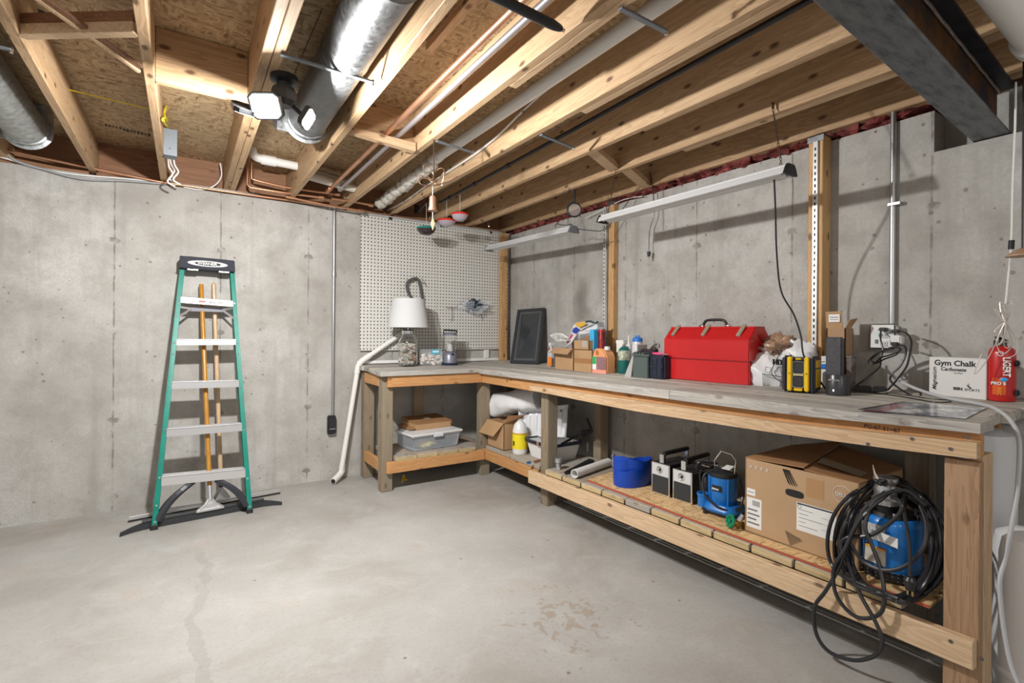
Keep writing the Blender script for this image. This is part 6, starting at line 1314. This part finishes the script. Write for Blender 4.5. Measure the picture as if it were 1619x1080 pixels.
# two chrome fronted boxes with handles
for k, (pl_, pr_, pyb, lab) in enumerate((((1030), 1058, 782, 'chrome-fronted black case with top handle beside the blue hose'), (1063, 1092, 797, 'chrome-fronted black case with top handle beside the small blue pump'))):
    X0 = 2.365; y0, y1 = PX(pl_, pyb, X0).y, PX(pr_, pyb, X0).y; zb = .2915+TR((y0+y1)/2); w_ = y0-y1
    hh = zrow(pl_, (729, 740)[k], V((X0, y0, 0)))-zb
    t = thing('speaker_case', lab, 'case', (X0+.1, (y0+y1)/2, zb), rotz=.04*k)
    part('case_body', MB().box((-.092, -w_/2, 0), (.15, w_/2, hh)), blackp, t, bevel=.006)
    part('chrome_frame', MB().box((-.1, -w_/2-.002, .001), (-.092, w_/2+.002, hh+.001)), chrome, t, bevel=.002)
    part('front_panel', MB().box((-.102, -w_/2+.006, hh*.62), (-.0995, w_/2-.006, hh-.006)), pm('panel_silver', (.66, .67, .67), .4, .2), t)
    part('speaker_cloth', MB().box((-.1025, -w_/2+.008, .010), (-.0995, w_/2-.008, hh*.60)), pm('case_cloth', (.035, .037, .04), .8), t)
    part('dial', MB().lathe([(.020, 0), (.021, .003), (.015, .004), (.012, .002), (0, .003)], (-.102, .004, hh*.80), 24, axis=(-1, 0, 0)), chrome, t, smooth=True)
    part('dial_mark', MB().box((-.107, -.004, hh*.77), (-.1045, .006, hh*.83)), ink, t)
    part('handle_post', MB().box((-.092, -.016, hh), (-.068, .016, hh+.055)), chrome, t, bevel=.003); part('handle_post', MB().box((.135, -.014, hh), (.15, .014, hh+.055)), chrome, t, bevel=.003)
    part('handle', MB().bar((-.07, 0, hh+.055), (.155, 0, hh+.06), .026, .022), blackp, t, bevel=.004)
    for s_ in (-1, 1): part('side_trim', MB().bar((-.09, s_*(w_/2+.001), hh*.97), (.145, s_*(w_/2+.001), hh*.97), .003, .005), chrome, t)
t = thing('wooden_board', 'thin brown board wedged between the two chrome cases', 'board', (2.45, PX(1060, 790, 2.40).y, .30)); yy = PX(1061, 790, 2.40).y+.006
part('board', MB().box((2.40, yy-.003, .292+TR(yy)), (2.52, yy+.003, zrow(1061, 735, V((2.40, yy, 0))))), pm('brown_board', (.34, .17, .08), .5), t, world=True)
# small blue pump
P0 = V((2.40, PX(1143, 800, 2.40).y, 0)); P0.z = .2915+TR(P0.y)
t = thing('small_sump_pump', 'small blue sump pump with wire handle between chrome case and big carton', 'pump', P0, rotz=.1)
hp_ = zrow(1143, 747, P0)-P0.z
part('pump_body', MB().lathe([(0, .05), (.060, .05), (.066, .06), (.070, hp_*.55), (.071, hp_*.93), (0, hp_*.93)], (0, 0, 0), 32, sy=.95), bluep, t, smooth=True)
for a_ in (0.6, 1.9, 2.5, 4.0, 5.6): part('rib', MB().bar((.071*math.cos(a_), .067*math.sin(a_), .06), (.073*math.cos(a_), .069*math.sin(a_), hp_*.92), .008, .012, (math.cos(a_), math.sin(a_), 0)), bluep, t, bevel=.002)
part('top_cap', MB().lathe([(.072, hp_*.92), (.074, hp_*.95), (.07, hp_*1.02), (.02, hp_*1.05), (0, hp_*1.05)], (0, 0, 0), 32, sy=.95), blackp, t, smooth=True)
part('volute', loft([rr(-.085, .09, -.095, .075, .022, .045, 6), rr(-.088, .093, -.1, .08, .035, .048, 6), rr(-.075, .08, -.088, .068, .060, .045, 6)]), bluep, t, smooth=True)
part('discharge', MB().lathe([(.030, .02), (.030, .075), (.034, .078), (.034, .090), (.022, .090), (.022, .06), (0, .06)], (-.03, .095, 0), 24), bluep, t, smooth=True)
part('outlet_neck', MB().bar((-.03, .095, .045), (-.01, .03, .045), .045, .04), bluep, t, bevel=.006)
part('intake_base', loft([rr(-.07, .075, -.08, .06, .0, .03), rr(-.08, .085, -.088, .07, .024, .03)]), blackr, t, smooth=True)
for p_ in ((-.075, .06), (-.075, -.07), (.07, -.07)): part('foot', MB().cyl((p_[0], p_[1], 0), (p_[0], p_[1], .025), .010), blackr, t)
part('badge', MB().box((-.0735, -.026, hp_*.60), (-.068, .024, hp_*.74)), ink, t, bevel=.001); text('Divine', .014, wp_, t, (-.0745, .023, hp_*.635), R3, U3, bold=.0005, shear=.2)
part('wire_handle', MB().tube([(0, .045, hp_), (0, .050, hp_*1.25), (0, .012, hp_*1.52), (0, -.045, hp_*1.48), (0, -.068, hp_*1.36), (0, -.060, hp_)], .0035, 8), chrome, t, smooth=True)
part('wire_handle', MB().tube([(-.05, .05, hp_*1.12), (-.06, .09, hp_*1.16), (.02, .06, hp_*1.12), (0, -.05, hp_*1.08)], .003, 8, 4), chrome, t, smooth=True)
part('cord_tag', MB().plate([(-.02, .0, hp_*1.11), (.04, .0, hp_*1.15), (.04, -.04, hp_*1.15), (-.02, -.045, hp_*1.11)], (0, 0, 1), .002), paper, t)
part('power_cable', MB().tube([(-.03, .04, hp_*1.05), (-.07, .07, hp_*.9), (-.085, .06, hp_*.5), (-.09, .0, hp_*.30), (-.075, -.06, hp_*.22), (-.02, -.10, hp_*.25), (.03, -.09, hp_*.55), (.02, -.075, hp_*1.0)], .006, 8, 6).tube([(0, .06, hp_*1.1), (-.05, .12, hp_*1.0), (-.06, .10, hp_*1.2), (.03, .05, hp_*1.15)], .006, 8, 6).tube([(.02, .05, hp_*1.1), (0, .13, hp_*.9), (.01, .115, hp_*.3), (.03, .09, .05)], .006, 8, 6), blackr, t, smooth=True)
part('float_switch', MB().lathe([(0, .05), (.03, .055), (.034, .08), (.034, .13), (.02, .16), (0, .165)], (.03, .115, 0), 20), blackp, t, smooth=True)
# gate valve
q = PS(1160, 836, .291); q.z += .0
t = thing('gate_valve', 'brass gate valve with a green hand wheel lying in front of the small pump', 'valve', q)
cw_ = V((0, 0, .034)); wd = V((-.8, .35, .25)).normalized()
aa = wd.orthogonal().normalized(); ab = wd.cross(aa)
part('hand_wheel', MB().tube([cw_+wd*.02+(aa*math.cos(k*.3927)+ab*math.sin(k*.3927))*(.024+.004*(k % 2)) for k in range(16)], .0075, 8, 2, True).cyl(cw_+wd*.012, cw_+wd*.028, .010), pm('wheel_green', (.0, .22, .11), .35), t, smooth=True)
sp = MB()
for k in range(4): sp.bar(cw_+wd*.02, cw_+wd*.02+(aa*math.cos(k*1.57)+ab*math.sin(k*1.57))*.024, .007, .007)
part('wheel_spokes', sp, pm('wheel_green', (.0, .22, .11), .35), t)
part('valve_body', MB().cyl(cw_+wd*.01, cw_-wd*.05, .011).cyl(V((.03, -.03, .02)), V((.03, .04, .02)), .018, n=8), brass, t, smooth=True)
part('bonnet', MB().cyl(V((.005, -.022, .045)), V((.02, -.035, .075)), .012, n=6), chrome, t)
# big carton
X0 = 2.262; y0, y1 = PX(1177, 844, X0).y, PX(1358, 905, X0).y; zb = .2915+TR((y0+y1)/2); Wd = y0-y1
hh = zrow(1176, 724, V((X0, y0, 0)))-zb
t = thing('computer_carton', 'large cardboard carton with round logo and half open flaps on the lower shelf', 'box', (X0, (y0+y1)/2, zb), rotz=-.012)
dD = .42
bc = pm('carton_kraft', (.46, .30, .17), .75, var=.05)
w2 = Wd/2; th = .006
part('front_wall', MB().prism([(w2, 0), (-w2, 0), (-w2, hh), (w2, hh)], 'x', 0, th), bc, t)
part('side_wall', MB().box((0, -w2, 0), (dD, -w2+th, hh)), bc, t); part('side_wall', MB().box((0, w2-th, 0), (dD, w2, hh)), bc, t); part('back_wall', MB().box((dD-th, -w2, 0), (dD, w2, hh)), bc, t); part('bottom', MB().box((0, -w2, 0), (dD, w2, .006)), bc, t)
part('handle_hole', MB().plate([(-.0015, w2*.04+.040*math.copysign(abs(math.cos(k*.3927))**.6, math.cos(k*.3927))-.0, hh*.69+.016*math.copysign(abs(math.sin(k*.3927))**.6, math.sin(k*.3927))) for k in range(16)], (1, 0, 0), .001), ink, t, label='dark oval hand hole')
part('flap', MB().hexa([(.0, w2, hh), (.002, -w2*.12, hh+.012), (dD, -w2*.0, hh+.075), (dD, w2, hh+.01), (.0, w2, hh+.005), (.002, -w2*.12, hh+.017), (dD, .0, hh+.080), (dD, w2, hh+.015)]), card2, t)
part('flap', MB().hexa([(.003, -w2*.12, hh+.004), (.0, -w2, hh-.004), (dD, -w2, hh), (dD, w2*.05, hh+.055), (.003, -w2*.12, hh+.009), (.0, -w2, hh+.001), (dD, -w2, hh+.005), (dD, w2*.05, hh+.060)]), card2, t)
part('tape_strip', MB().hexa([(.10, -w2*.15, hh+.028), (.10, -w2*.85, hh+.006), (.17, -w2*.85, hh+.009), (.17, -w2*.10, hh+.038), (.10, -w2*.15, hh+.029), (.10, -w2*.85, hh+.007), (.17, -w2*.85, hh+.010), (.17, -w2*.10, hh+.039)]), pm('clear_tape', (.38, .30, .22), .3), t)
part('top_label', MB().hexa([(.10, w2*.55, hh+.0165), (.10, w2*.15, hh+.028), (.20, w2*.15, hh+.037), (.20, w2*.55, hh+.024), (.10, w2*.55, hh+.018), (.10, w2*.15, hh+.030), (.20, w2*.15, hh+.039), (.20, w2*.55, hh+.026)]), pm('faded_label', (.36, .30, .25), .6), t)
f = lambda u, v: (-.0012, w2-Wd*u, hh*v)                        # u from left, v from bottom
def fl(nm, u0, v0, u1, v1, mat, d=.0008): return part(nm, MB().box((-d, w2-Wd*u0, hh*v0), (-.0001, w2-Wd*u1, hh*v1)), mat, t)
LBL = fl('shipping_label', .50, .25, .83, .60, paper); fl('label_bar', .505, .575, .83, .592, navy, .0014)
for k in range(5): fl('label_line', .52, .51-.05*k, .52+(.12, .08, .20, .06, .16)[k], .512-.05*k+.004, graym, .0013)
for k in range(3): fl('label_line', .71, .48-.07*k, .79, .483-.07*k, graym, .0013)
part('label_logo', MB().tube([(-.0012, w2-Wd*.525+.008*math.cos(k*.524), hh*.548+.008*math.sin(k*.524)) for k in range(12)], .0008, 5, 0, True), navy, t)
fl('barcode_label', .02, .08, .17, .48, paper); fl('barcode_label', .02, .51, .105, .60, paper)
for k in range(16): fl('barcode', .075+.0052*k, .38, .0775+.0052*k, .45, ink, .0014) if k % 3 else None
for k in range(4): fl('barcode_line', .03, .31-.06*k, .03+(.10, .12, .09, .12)[k], .33-.06*k, pm('gray_ink', (.16, .16, .16), .6), .0014)
fl('barcode_line', .028, .55, .09, .56, graym, .0014); fl('faded_square', .58, .70, .73, .93, pm('tan_patch', (.42, .24, .11), .5))
whk = pm('faint_white', (.66, .60, .54), .6)
cc = (w2-Wd*.875, hh*.885)
part('logo_ring', MB().tube([(-.0012, cc[0]+.0345*math.cos(k*.196), cc[1]-.02+.0345*math.sin(k*.196)) for k in range(32)], .0014, 5, 0, True), whk, t)
text('DELL', .021, whk, t, (-.0012, cc[0]+.028, cc[1]-.028), R3, U3, bold=.0006, sx=.98, extr=.0008)
for k in range(4):
    part('icon', MB().tube([(-.0010, w2-Wd*(.055+.055*k)+.008*math.cos(j*.524), hh*.90+.010*math.sin(j*.524)) for j in range(12)], .0007, 4, 0, True), whk, t)
    part('icon_mark', MB().box((-.0012, w2-Wd*(.055+.055*k)-.003, hh*.885), (-.0001, w2-Wd*(.055+.055*k)+.003, hh*.915)), whk, t)
for u0, v0, n__ in ((.37, .80, 1), (.40, .02, 1)):
    m = MB()
    for k in range(11):
        if v0 > .5: m.bar((-.0008, w2-Wd*(u0+.006*k), hh*(v0+.17)), (-.0008, w2-Wd*(u0+.055+.008*k), hh*(v0-.01*(k % 3))), .0012, .0022, (1, 0, 0))
        else: m.bar((-.0008, w2-Wd*(u0+.012*k), hh*(v0+.17-.004*k)), (-.0008, w2-Wd*(u0+.05+.010*k), hh*(v0+.010*k)), .0012, .0022, (1, 0, 0))
    part('hatch_print', m, ink, t)['kind'] = 'stuff'
# ================================================================== THE BIG PUMP WITH ITS COIL OF CABLE
P1 = V((2.335, PX(1409, 925, 2.335).y, 0)); P1.z = .2915+TR(P1.y)
t = thing('big_sump_pump', 'large blue submersible pump with silver coupling near the bench end', 'pump', P1, rotz=-.15)
z_ = lambda row: zrow(1409, row, P1)-P1.z
zb0, zb1, zc_, zc2 = z_(893), z_(812), z_(800), z_(766)
Rb = .100
part('strainer_base', MB().lathe([(0, 0), (Rb*.92, 0), (Rb, .008), (Rb, zb0*.95), (Rb*.9, zb0), (0, zb0)], (0, 0, 0), 40), blackp, t, smooth=True)
m = MB()
for k in range(36):
    for j in range(4): a_ = k*.1745; m.box((-.0012, -.0035, 0), (.0012, .0035, .006)) if False else m.blob((Rb*math.cos(a_), Rb*math.sin(a_), .014+.014*j), (.0035, .0035, .003), amp=0, n=6, m=4)
part('strainer_holes', m, pm('hole_gray', (.10, .10, .11), .6), t)['kind'] = 'stuff'
part('pump_body', MB().lathe([(0, zb0*.9), (Rb*.97, zb0*.95), (Rb, zb0+.02), (Rb, zb1-.03), (Rb*.93, zb1-.006), (Rb*.85, zb1), (0, zb1)], (0, 0, 0), 12), pm('pump_blue', (.015, .20, .62), .3, coat=.3), t, bevel=.004, smooth=True)
part('top_plate', MB().lathe([(0, zb1), (Rb*.8, zb1), (Rb*.75, zb1+.014), (0, zb1+.014)], (0, 0, 0), 24), blackp, t, smooth=True)
cx = (-.02, .012)
part('outlet_neck', MB().cyl((cx[0], cx[1], zb1), (cx[0], cx[1], zc_+.012), .034, n=24), blackp, t, smooth=True)
h0 = zc_+.008; dh = zc2-h0+.03
part('cam_coupling', MB().lathe([(.036, h0), (.045, h0+.002), (.046, h0+dh*.2), (.038, h0+dh*.28), (.038, h0+dh*.45), (.0395, h0+dh*.55), (.034, h0+dh*.66), (.034, h0+dh*.76), (.041, h0+dh*.84), (.041, h0+dh*.97), (.038, h0+dh), (.031, h0+dh), (.031, h0+dh*.3), (0, h0+dh*.3)], (cx[0], cx[1], 0), 36), pm('cast_aluminium', (.62, .62, .63), .28, .85, var=.1), t, smooth=True)
for p_ in ((-.055, .065), (-.065, -.045), (.05, -.06)): part('bolt', MB().cyl((p_[0], p_[1], zb1+.0), (p_[0], p_[1], zb1+.024), .009, n=6), chrome, t)
part('carry_handle', MB().tube([(.0, -.03, zb1+.01), (.02, -.035, zb1+.085), (.03, -.085, zb1+.07), (.03, -.09, zb1-.0)], .014, 10), blackp, t)
part('nameplate', MB().hexa([(-Rb*1.0-.001, .052, zb0+.115), (-Rb-.004, -.03, zb0+.115), (-Rb+.0, -.03, zb0+.175), (-Rb*1.0, .052, zb0+.175)]+[(-Rb-.001, .052, zb0+.115), (-Rb-.005, -.03, zb0+.115), (-Rb-.005, -.03, zb0+.175), (-Rb-.005, .052, zb0+.175)]), pm('plate_print', (.60, .60, .60), .4, var=.3, vscale=90), t)
part('warning_label', MB().box((-Rb-.004, -.032, zb0+.025), (-Rb+.004, .04, zb0+.085)), pm('cream_label', (.62, .56, .48), .5, var=.15, vscale=50), t); part('label_stripe', MB().box((-Rb-.0045, -.032, zb0+.080), (-Rb+.004, .04, zb0+.088)), pm('orange_stripe', (.80, .35, .04), .5), t)
part('cable_tag', MB().plate([V((-Rb-.022, .005, zb0+.125)), V((-Rb-.022, -.085, zb0+.118)), V((-Rb-.022, -.085, zb0+.155)), V((-Rb-.022, .005, zb0+.158))], (-1, 0, 0), .001), paper, t)
# coil of cable: oval loops around and in front of the pump
def CX_(px, py, x): return PX(px, py, x)
t = thing('pump_cable', 'thick black cable coiled in big loops around the blue pump and over the shelf edge', 'cable', P1+V((-.15, 0, .0)))
cen = (1408, 862)
random.seed(21)
for k in range(9):
    rx, ry = 72+random.uniform(-6, 22), 92+random.uniform(-12, 12); ox, oy = random.uniform(-10, 8), random.uniform(-8, 6); ph = random.uniform(0, 6)
    pts = []
    for j in range(14):
        a_ = j*2*math.pi/14; px = cen[0]+ox+rx*math.cos(a_); py = cen[1]+oy-ry*math.sin(a_)
        xx = 2.19+.018*(k % 4)+.012*math.sin(a_*2+ph)
        sm_ = lambda v: max(0, min(1, v))
        xx += .17*sm_((835-py)/45)*sm_((px-1345)/35)+.05*sm_((px-1440)/30)
        if py > 925: xx = 2.14+.01*(k % 3) if False else xx
        p = CX_(px, py, xx)
        fl_ = .300+TR(p.y)
        if p.z < fl_ and k < 8 and p.y < 1.0:
            dz = fl_-p.z; p.z = fl_+.004*(k % 3)
            if dz > .03: p = PS(px, min(py, 968), .300+.004*(k % 4)); p.x = max(p.x, 2.10); 
        pts.append(p)
    part('cable_loop', MB().tube(pts, .0072, 8, 4, True), blackr, t, world=True, smooth=True)
L1 = [(1400, 778, 2.25), (1370, 800, 2.20), (1345, 850, 2.15), (1325, 900, 2.11), (1305, 935, 2.09), (1288, 960, 2.085), (1290, 1000, 2.08), (1310, 1030, 2.08), (1350, 1044, 2.075), (1385, 1036, 2.075), (1395, 1015, 2.075), (1385, 985, 2.08), (1360, 940, 2.09), (1345, 900, 2.12), (1330, 865, 2.15), (1340, 850, 2.16), (1380, 845, 2.17), (1420, 815, 2.18), (1425, 795, 2.19), (1410, 785, 2.22)]
part('cable_loop', MB().tube([CX_(*p) for p in L1], .0072, 8, 6), blackr, t, world=True, smooth=True)
L2 = [(1405, 780, 2.25), (1360, 820, 2.17), (1335, 870, 2.12), (1318, 900, 2.10), (1322, 940, 2.09), (1345, 970, 2.085), (1370, 978, 2.085), (1393, 968, 2.09), (1398, 940, 2.10), (1392, 900, 2.13), (1378, 860, 2.15), (1368, 830, 2.17), (1385, 790, 2.22), (1430, 775, 2.26), (1465, 800, 2.24)]
part('cable_loop', MB().tube([CX_(*p) for p in L2], .0072, 8, 6), blackr, t, world=True, smooth=True)
L3 = [(1345, 860, 2.15), (1365, 888, 2.14), (1400, 902, 2.13), (1435, 893, 2.14), (1460, 865, 2.16), (1465, 830, 2.2), (1455, 800, 2.24)]
part('cable_loop', MB().tube([CX_(*p) for p in L3], .0072, 8, 6), blackr, t, world=True, smooth=True)
part('cable_loop', MB().tube([CX_(1425, 790, 2.22), CX_(1433, 830, 2.16), CX_(1438, 870, 2.13), CX_(1439, 912, 2.12)], .0062, 8, 6), blackr, t, world=True, smooth=True)
e = CX_(1439, 912, 2.12); part('plug', MB().cyl(e, e-V((0, 0, .012)), .012, .019, n=14).cyl(e-V((0, 0, .012)), e-V((0, 0, .046)), .019, .013, n=14), blackr, t, world=True, smooth=True)
for s_ in (-.007, .007): part('prong', MB().bar(e+V((0, s_, -.045)), e+V((0, s_, -.066)), .0015, .006), brass, t, world=True)
e = CX_(1440, 922, 2.12)
t2 = thing('cable_tie', 'clear cable tie knotted at the top of the coiled cable', 'tie', CX_(1393, 765, 2.24)); part('band', MB().blob(CX_(1393, 762, 2.235), (.016, .022, .012), seed=3, amp=.5), blackr, t2, world=True, smooth=True)
part('tail', MB().tube([CX_(1390, 760, 2.235), CX_(1383, 748, 2.235), CX_(1380, 735, 2.235)], lambda u: .005*(1-u)+.001, 6), pm('tie_tail', (.55, .48, .42), .4), t2, world=True)
# ================================================================== WALL OUTLET, CORDS ABOVE THE BENCH
XO = 2.85
t = thing('wall_outlet', 'white outlet box with plugs at the foot of the right wall conduit', 'outlet', PX(1400, 550, 2.84))
ya, yb, zt, zb = PX(1379, 530, 2.82).y, PX(1413, 530, 2.82).y, PX(1395, 512.5, 2.82).z, PX(1395, 551, 2.82).z
part('box', MB().box((2.80, yb-.012, zb+.004), (2.849, ya-.004, zt-.004)), whitep, t, world=True, bevel=.008)
part('cover_plate', MB().box((2.792, yb-.014, zb), (2.800, ya, zt)), whitep, t, world=True, bevel=.004)
wg = pm('receptacle', (.58, .58, .58), .4)
for (px, py) in ((1398, 531), (1398, 544)):
    q = PX(px, py, 2.792); part('receptacle', MB().box(q+V((-.003, -.015, -.012)), q+V((.002, .015, .012))), wg, t, world=True, bevel=.003)
    for s_ in (-.006, .006): part('slot', MB().box(q+V((-.004, s_-.001, -.002)), q+V((-.003, s_+.001, .006))), ink, t, world=True)
q = PX(1386, 540, 2.792); part('switch', MB().box(q+V((-.004, -.007, -.010)), q+V((.002, .007, .010))), graym, t, world=True, bevel=.002)
q = PX(1418, 537, 2.79); part('adapter', MB().box(q+V((-.02, -.022, -.022)), q+V((.03, .022, .020))), whitep, t, world=True, bevel=.006)
for (px, py) in ((1398, 521), (1418, 524), (1417, 544)):
    q = PX(px, py, 2.785); part('plug', MB().box(q+V((-.03, -.016, -.009)), q+V((.005, .014, .009))), blackp, t, world=True, bevel=.004)
gre = pm('teal_tag', (.05, .40, .33), .5); q = PX(1391, 530, 2.785); part('tag', MB().box(q-V((.003, .004, .008)), q+V((.003, .004, .008))), gre, t, world=True)
cord('black cord arching from the upper plug down to the bench', [PX(1424, 524, 2.76), PX(1433, 527, 2.72), PX(1441, 540, 2.70), PX(1438, 562, 2.68), PX(1433, 580, 2.67), PX(1420, 598, 2.67), PX(1408, 612, 2.68), PX(1402, 618, 2.68)], .0042)
cord('black cord from the lower plug looping behind the white cord', [PX(1422, 545, 2.76), PX(1431, 548, 2.72), PX(1432, 560, 2.70), PX(1424, 578, 2.69), PX(1410, 592, 2.68), PX(1408, 602, 2.68), PX(1420, 613, 2.68), PX(1438, 624, 2.68), PX(1452, 629, 2.68), PX(1456, 622, 2.68), PX(1453, 620, 2.68)], .0042)
cord('bundled black cord tied in loops below the outlet', [PX(1393, 523, 2.77), PX(1392, 535, 2.73), PX(1396, 556, 2.71), PX(1388, 570, 2.70), PX(1376, 577, 2.70), PX(1373, 571, 2.70), PX(1385, 560, 2.69), PX(1408, 550, 2.69), PX(1422, 550, 2.69), PX(1418, 560, 2.69), PX(1398, 568, 2.69), PX(1385, 574, 2.70), PX(1378, 568, 2.70), PX(1395, 555, 2.70), PX(1415, 548, 2.70), PX(1424, 554, 2.70), PX(1405, 562, 2.70), PX(1393, 566, 2.70), PX(1391, 580, 2.70), PX(1372, 596, 2.69), PX(1352, 611, 2.68)], .0035)
q0, q1 = top(1350, 619), top(1400, 616); q0 = V((2.66, PX(1350, 618, 2.66).y, 0)); q1 = V((2.70, PX(1402, 616, 2.70).y, 0)); q0.z = TT(2.66, q0.y)+.013; q1.z = TT(2.7, q1.y)+.013
t = thing('power_adapter', 'black power adapter brick lying on the bench below the outlet', 'adapter', (q0+q1)/2-V((0, 0, .013)))
part('brick', MB().bar(q0, q0.lerp(q1, .55), .05, .026), blackp, t, world=True, bevel=.004); part('brick', MB().bar(q0.lerp(q1, .58), q1, .04, .028), pm('adapter_gray', (.05, .05, .06), .35), t, world=True, bevel=.005)
def on(px, py, dz=.004, x=None): p = top(px, py); p.x = min(p.x, 2.8); return PX(px, py, p.x)+V((0, 0, dz*0))
cord('black cords lying along the back of the bench toward the chalk carton', [on(1310, 622), on(1345, 621), on(1380, 622), on(1420, 627), on(1450, 632), on(1480, 637), on(1503, 636)], .0045)
cord('second black cord lying behind the poster edge', [on(1335, 618), on(1390, 621), on(1430, 625), on(1470, 631), on(1510, 634), on(1540, 637)], .0038)
cord('short cream wire curled beside the black adapter', [PX(1386, 622, 2.66), PX(1404, 619, 2.67), PX(1412, 613, 2.68), PX(1411, 610, 2.68)], .003, pm('cream_wire', (.6, .55, .48), .5))
gcd = pm('light_gray_cord', (.50, .51, .53), .45)
cord('thick light gray extension cord crossing the bench and falling off its end', [PX(1401, 579, 2.78), PX(1404, 587, 2.74), PX(1418, 599, 2.70), PX(1440, 611, 2.66), PX(1470, 622, 2.62), PX(1505, 631, 2.56), PX(1540, 637, 2.50), PX(1566, 643, 2.42), PX(1585, 653, 2.36), PX(1600, 668, 2.32), PX(1610, 690, 2.28), PX(1612, 720, 2.26), PX(1608, 780, 2.24), PX(1598, 840, 2.22), PX(1590, 880, 2.22), PX(1581, 915, 2.20), PX(1582, 950, 2.20), PX(1588, 1000, 2.20), PX(1598, 1050, 2.19), PX(1612, 1085, 2.18)], .0065, gcd, 'extension_cord', sm=6)
cord('thin gray cord from the radio to the bags', [PX(1237, 605, 2.52), PX(1224, 596, 2.54), PX(1220, 586, 2.56), PX(1228, 568, 2.58), PX(1232, 560, 2.58), PX(1226, 552, 2.60)], .002)
cord('thin black cord from the radio to the small carton', [PX(1247, 558, 2.60), PX(1260, 566, 2.60), PX(1290, 572, 2.62), PX(1304, 572, 2.66)], .002)
# twine bundle hanging by the extinguisher
tw = pm('silver_twine', (.62, .57, .52), .3, .3)
t = thing('twine_bundle', 'bundle of pale speaker wire tied and hanging above the extinguisher', 'wire', PX(1590, 510, 2.60))
part('hanging_wire', MB().tube([PX(1606, 130, 2.55), PX(1605, 200, 2.55), PX(1601, 300, 2.57), PX(1599, 385, 2.58), PX(1594, 440, 2.59), PX(1590, 480, 2.60)], .0035, 6, 3), whitep, t, world=True)
part('black_clip', MB().cyl(PX(1599.5, 380, 2.58), PX(1598.5, 394, 2.58), .009, n=10), ink, t, world=True)
random.seed(5)
for k in range(12):
    a_ = 1.5+k*.32; rr_ = random.uniform(12, 28)
    cx_, cy_ = 1590, 510
    o = []
    dirx_, diry_ = math.cos(a_)*rr_*.8, -abs(math.sin(a_))*rr_-6 if k % 2 else abs(math.sin(a_))*rr_*1.3+8
    for (u, s_) in ((0, 0), (.5, 5), (1, 5), (1.1, 0), (1, -5), (.5, -5)):
        o.append(PX(cx_+dirx_*u+s_*(.5+.3*random.random()), cy_+diry_*u+s_*.3, 2.60+.012*math.sin(k*1.3+u)))
    part('wire_loop', MB().tube(o, .0018, 5, 4, True), tw, t, world=True)
for off in ((1588, 515, 1560, 570, 1540, 592, 1552, 560), (1592, 515, 1600, 545, 1585, 560, 1575, 545), (1592, 512, 1608, 540, 1606, 560, 1590, 566)):
    p_ = [PX(off[i], off[i+1], 2.62) for i in (0, 2, 4, 6)]; part('wire_loop', MB().tube(p_, .0018, 5, 5), tw, t, world=True)
q = PX(1610, 404, 2.5); t = thing('tan_lamp_cap', 'tan cone shaped cap hanging at the right edge of the view', 'cap', q)
part('cone', MB().lathe([(.045, -.004), (.045, 0), (.02, .018), (.004, .026), (0, .026)], (0, 0, 0), 24).warp(lambda v: v+V((.0, -.01, 0))), pm('tan_leather', (.42, .26, .16), .5), t, smooth=True); part('cord', MB().cyl((0, -.01, .02), (0, -.01, 2.33-q.z), .003), blackp, t)
# ================================================================== WHITE TANK at the bench end
t = thing('white_tank', 'tall white plastic tank standing on the floor under the bench end', 'tank', (2.60, .595, 0))
part('tank_body', MB().lathe([(0, 0), (.085, 0), (.09, .02), (.09, .84), (.08, .88), (.04, .90), (0, .90)], (0, 0, 0), 48), pm('tank_white', (.64, .65, .67), .4), t, smooth=True)
t = thing('white_barrel', 'white plastic barrel with rounded shoulder in front of the tall tank', 'barrel', (2.42, .430, 0))
part('barrel_body', MB().lathe([(0, 0), (.10, 0), (.105, .02), (.105, .52), (.095, .57), (.06, .59), (0, .595)], (0, 0, 0), 48), pm('barrel_white', (.76, .77, .78), .35), t, smooth=True)
part('band', MB().lathe([(.106, .10), (.109, .105), (.109, .12), (.106, .125)], (0, 0, 0), 48), pm('barrel_white', (.76, .77, .78), .35), t, smooth=True)
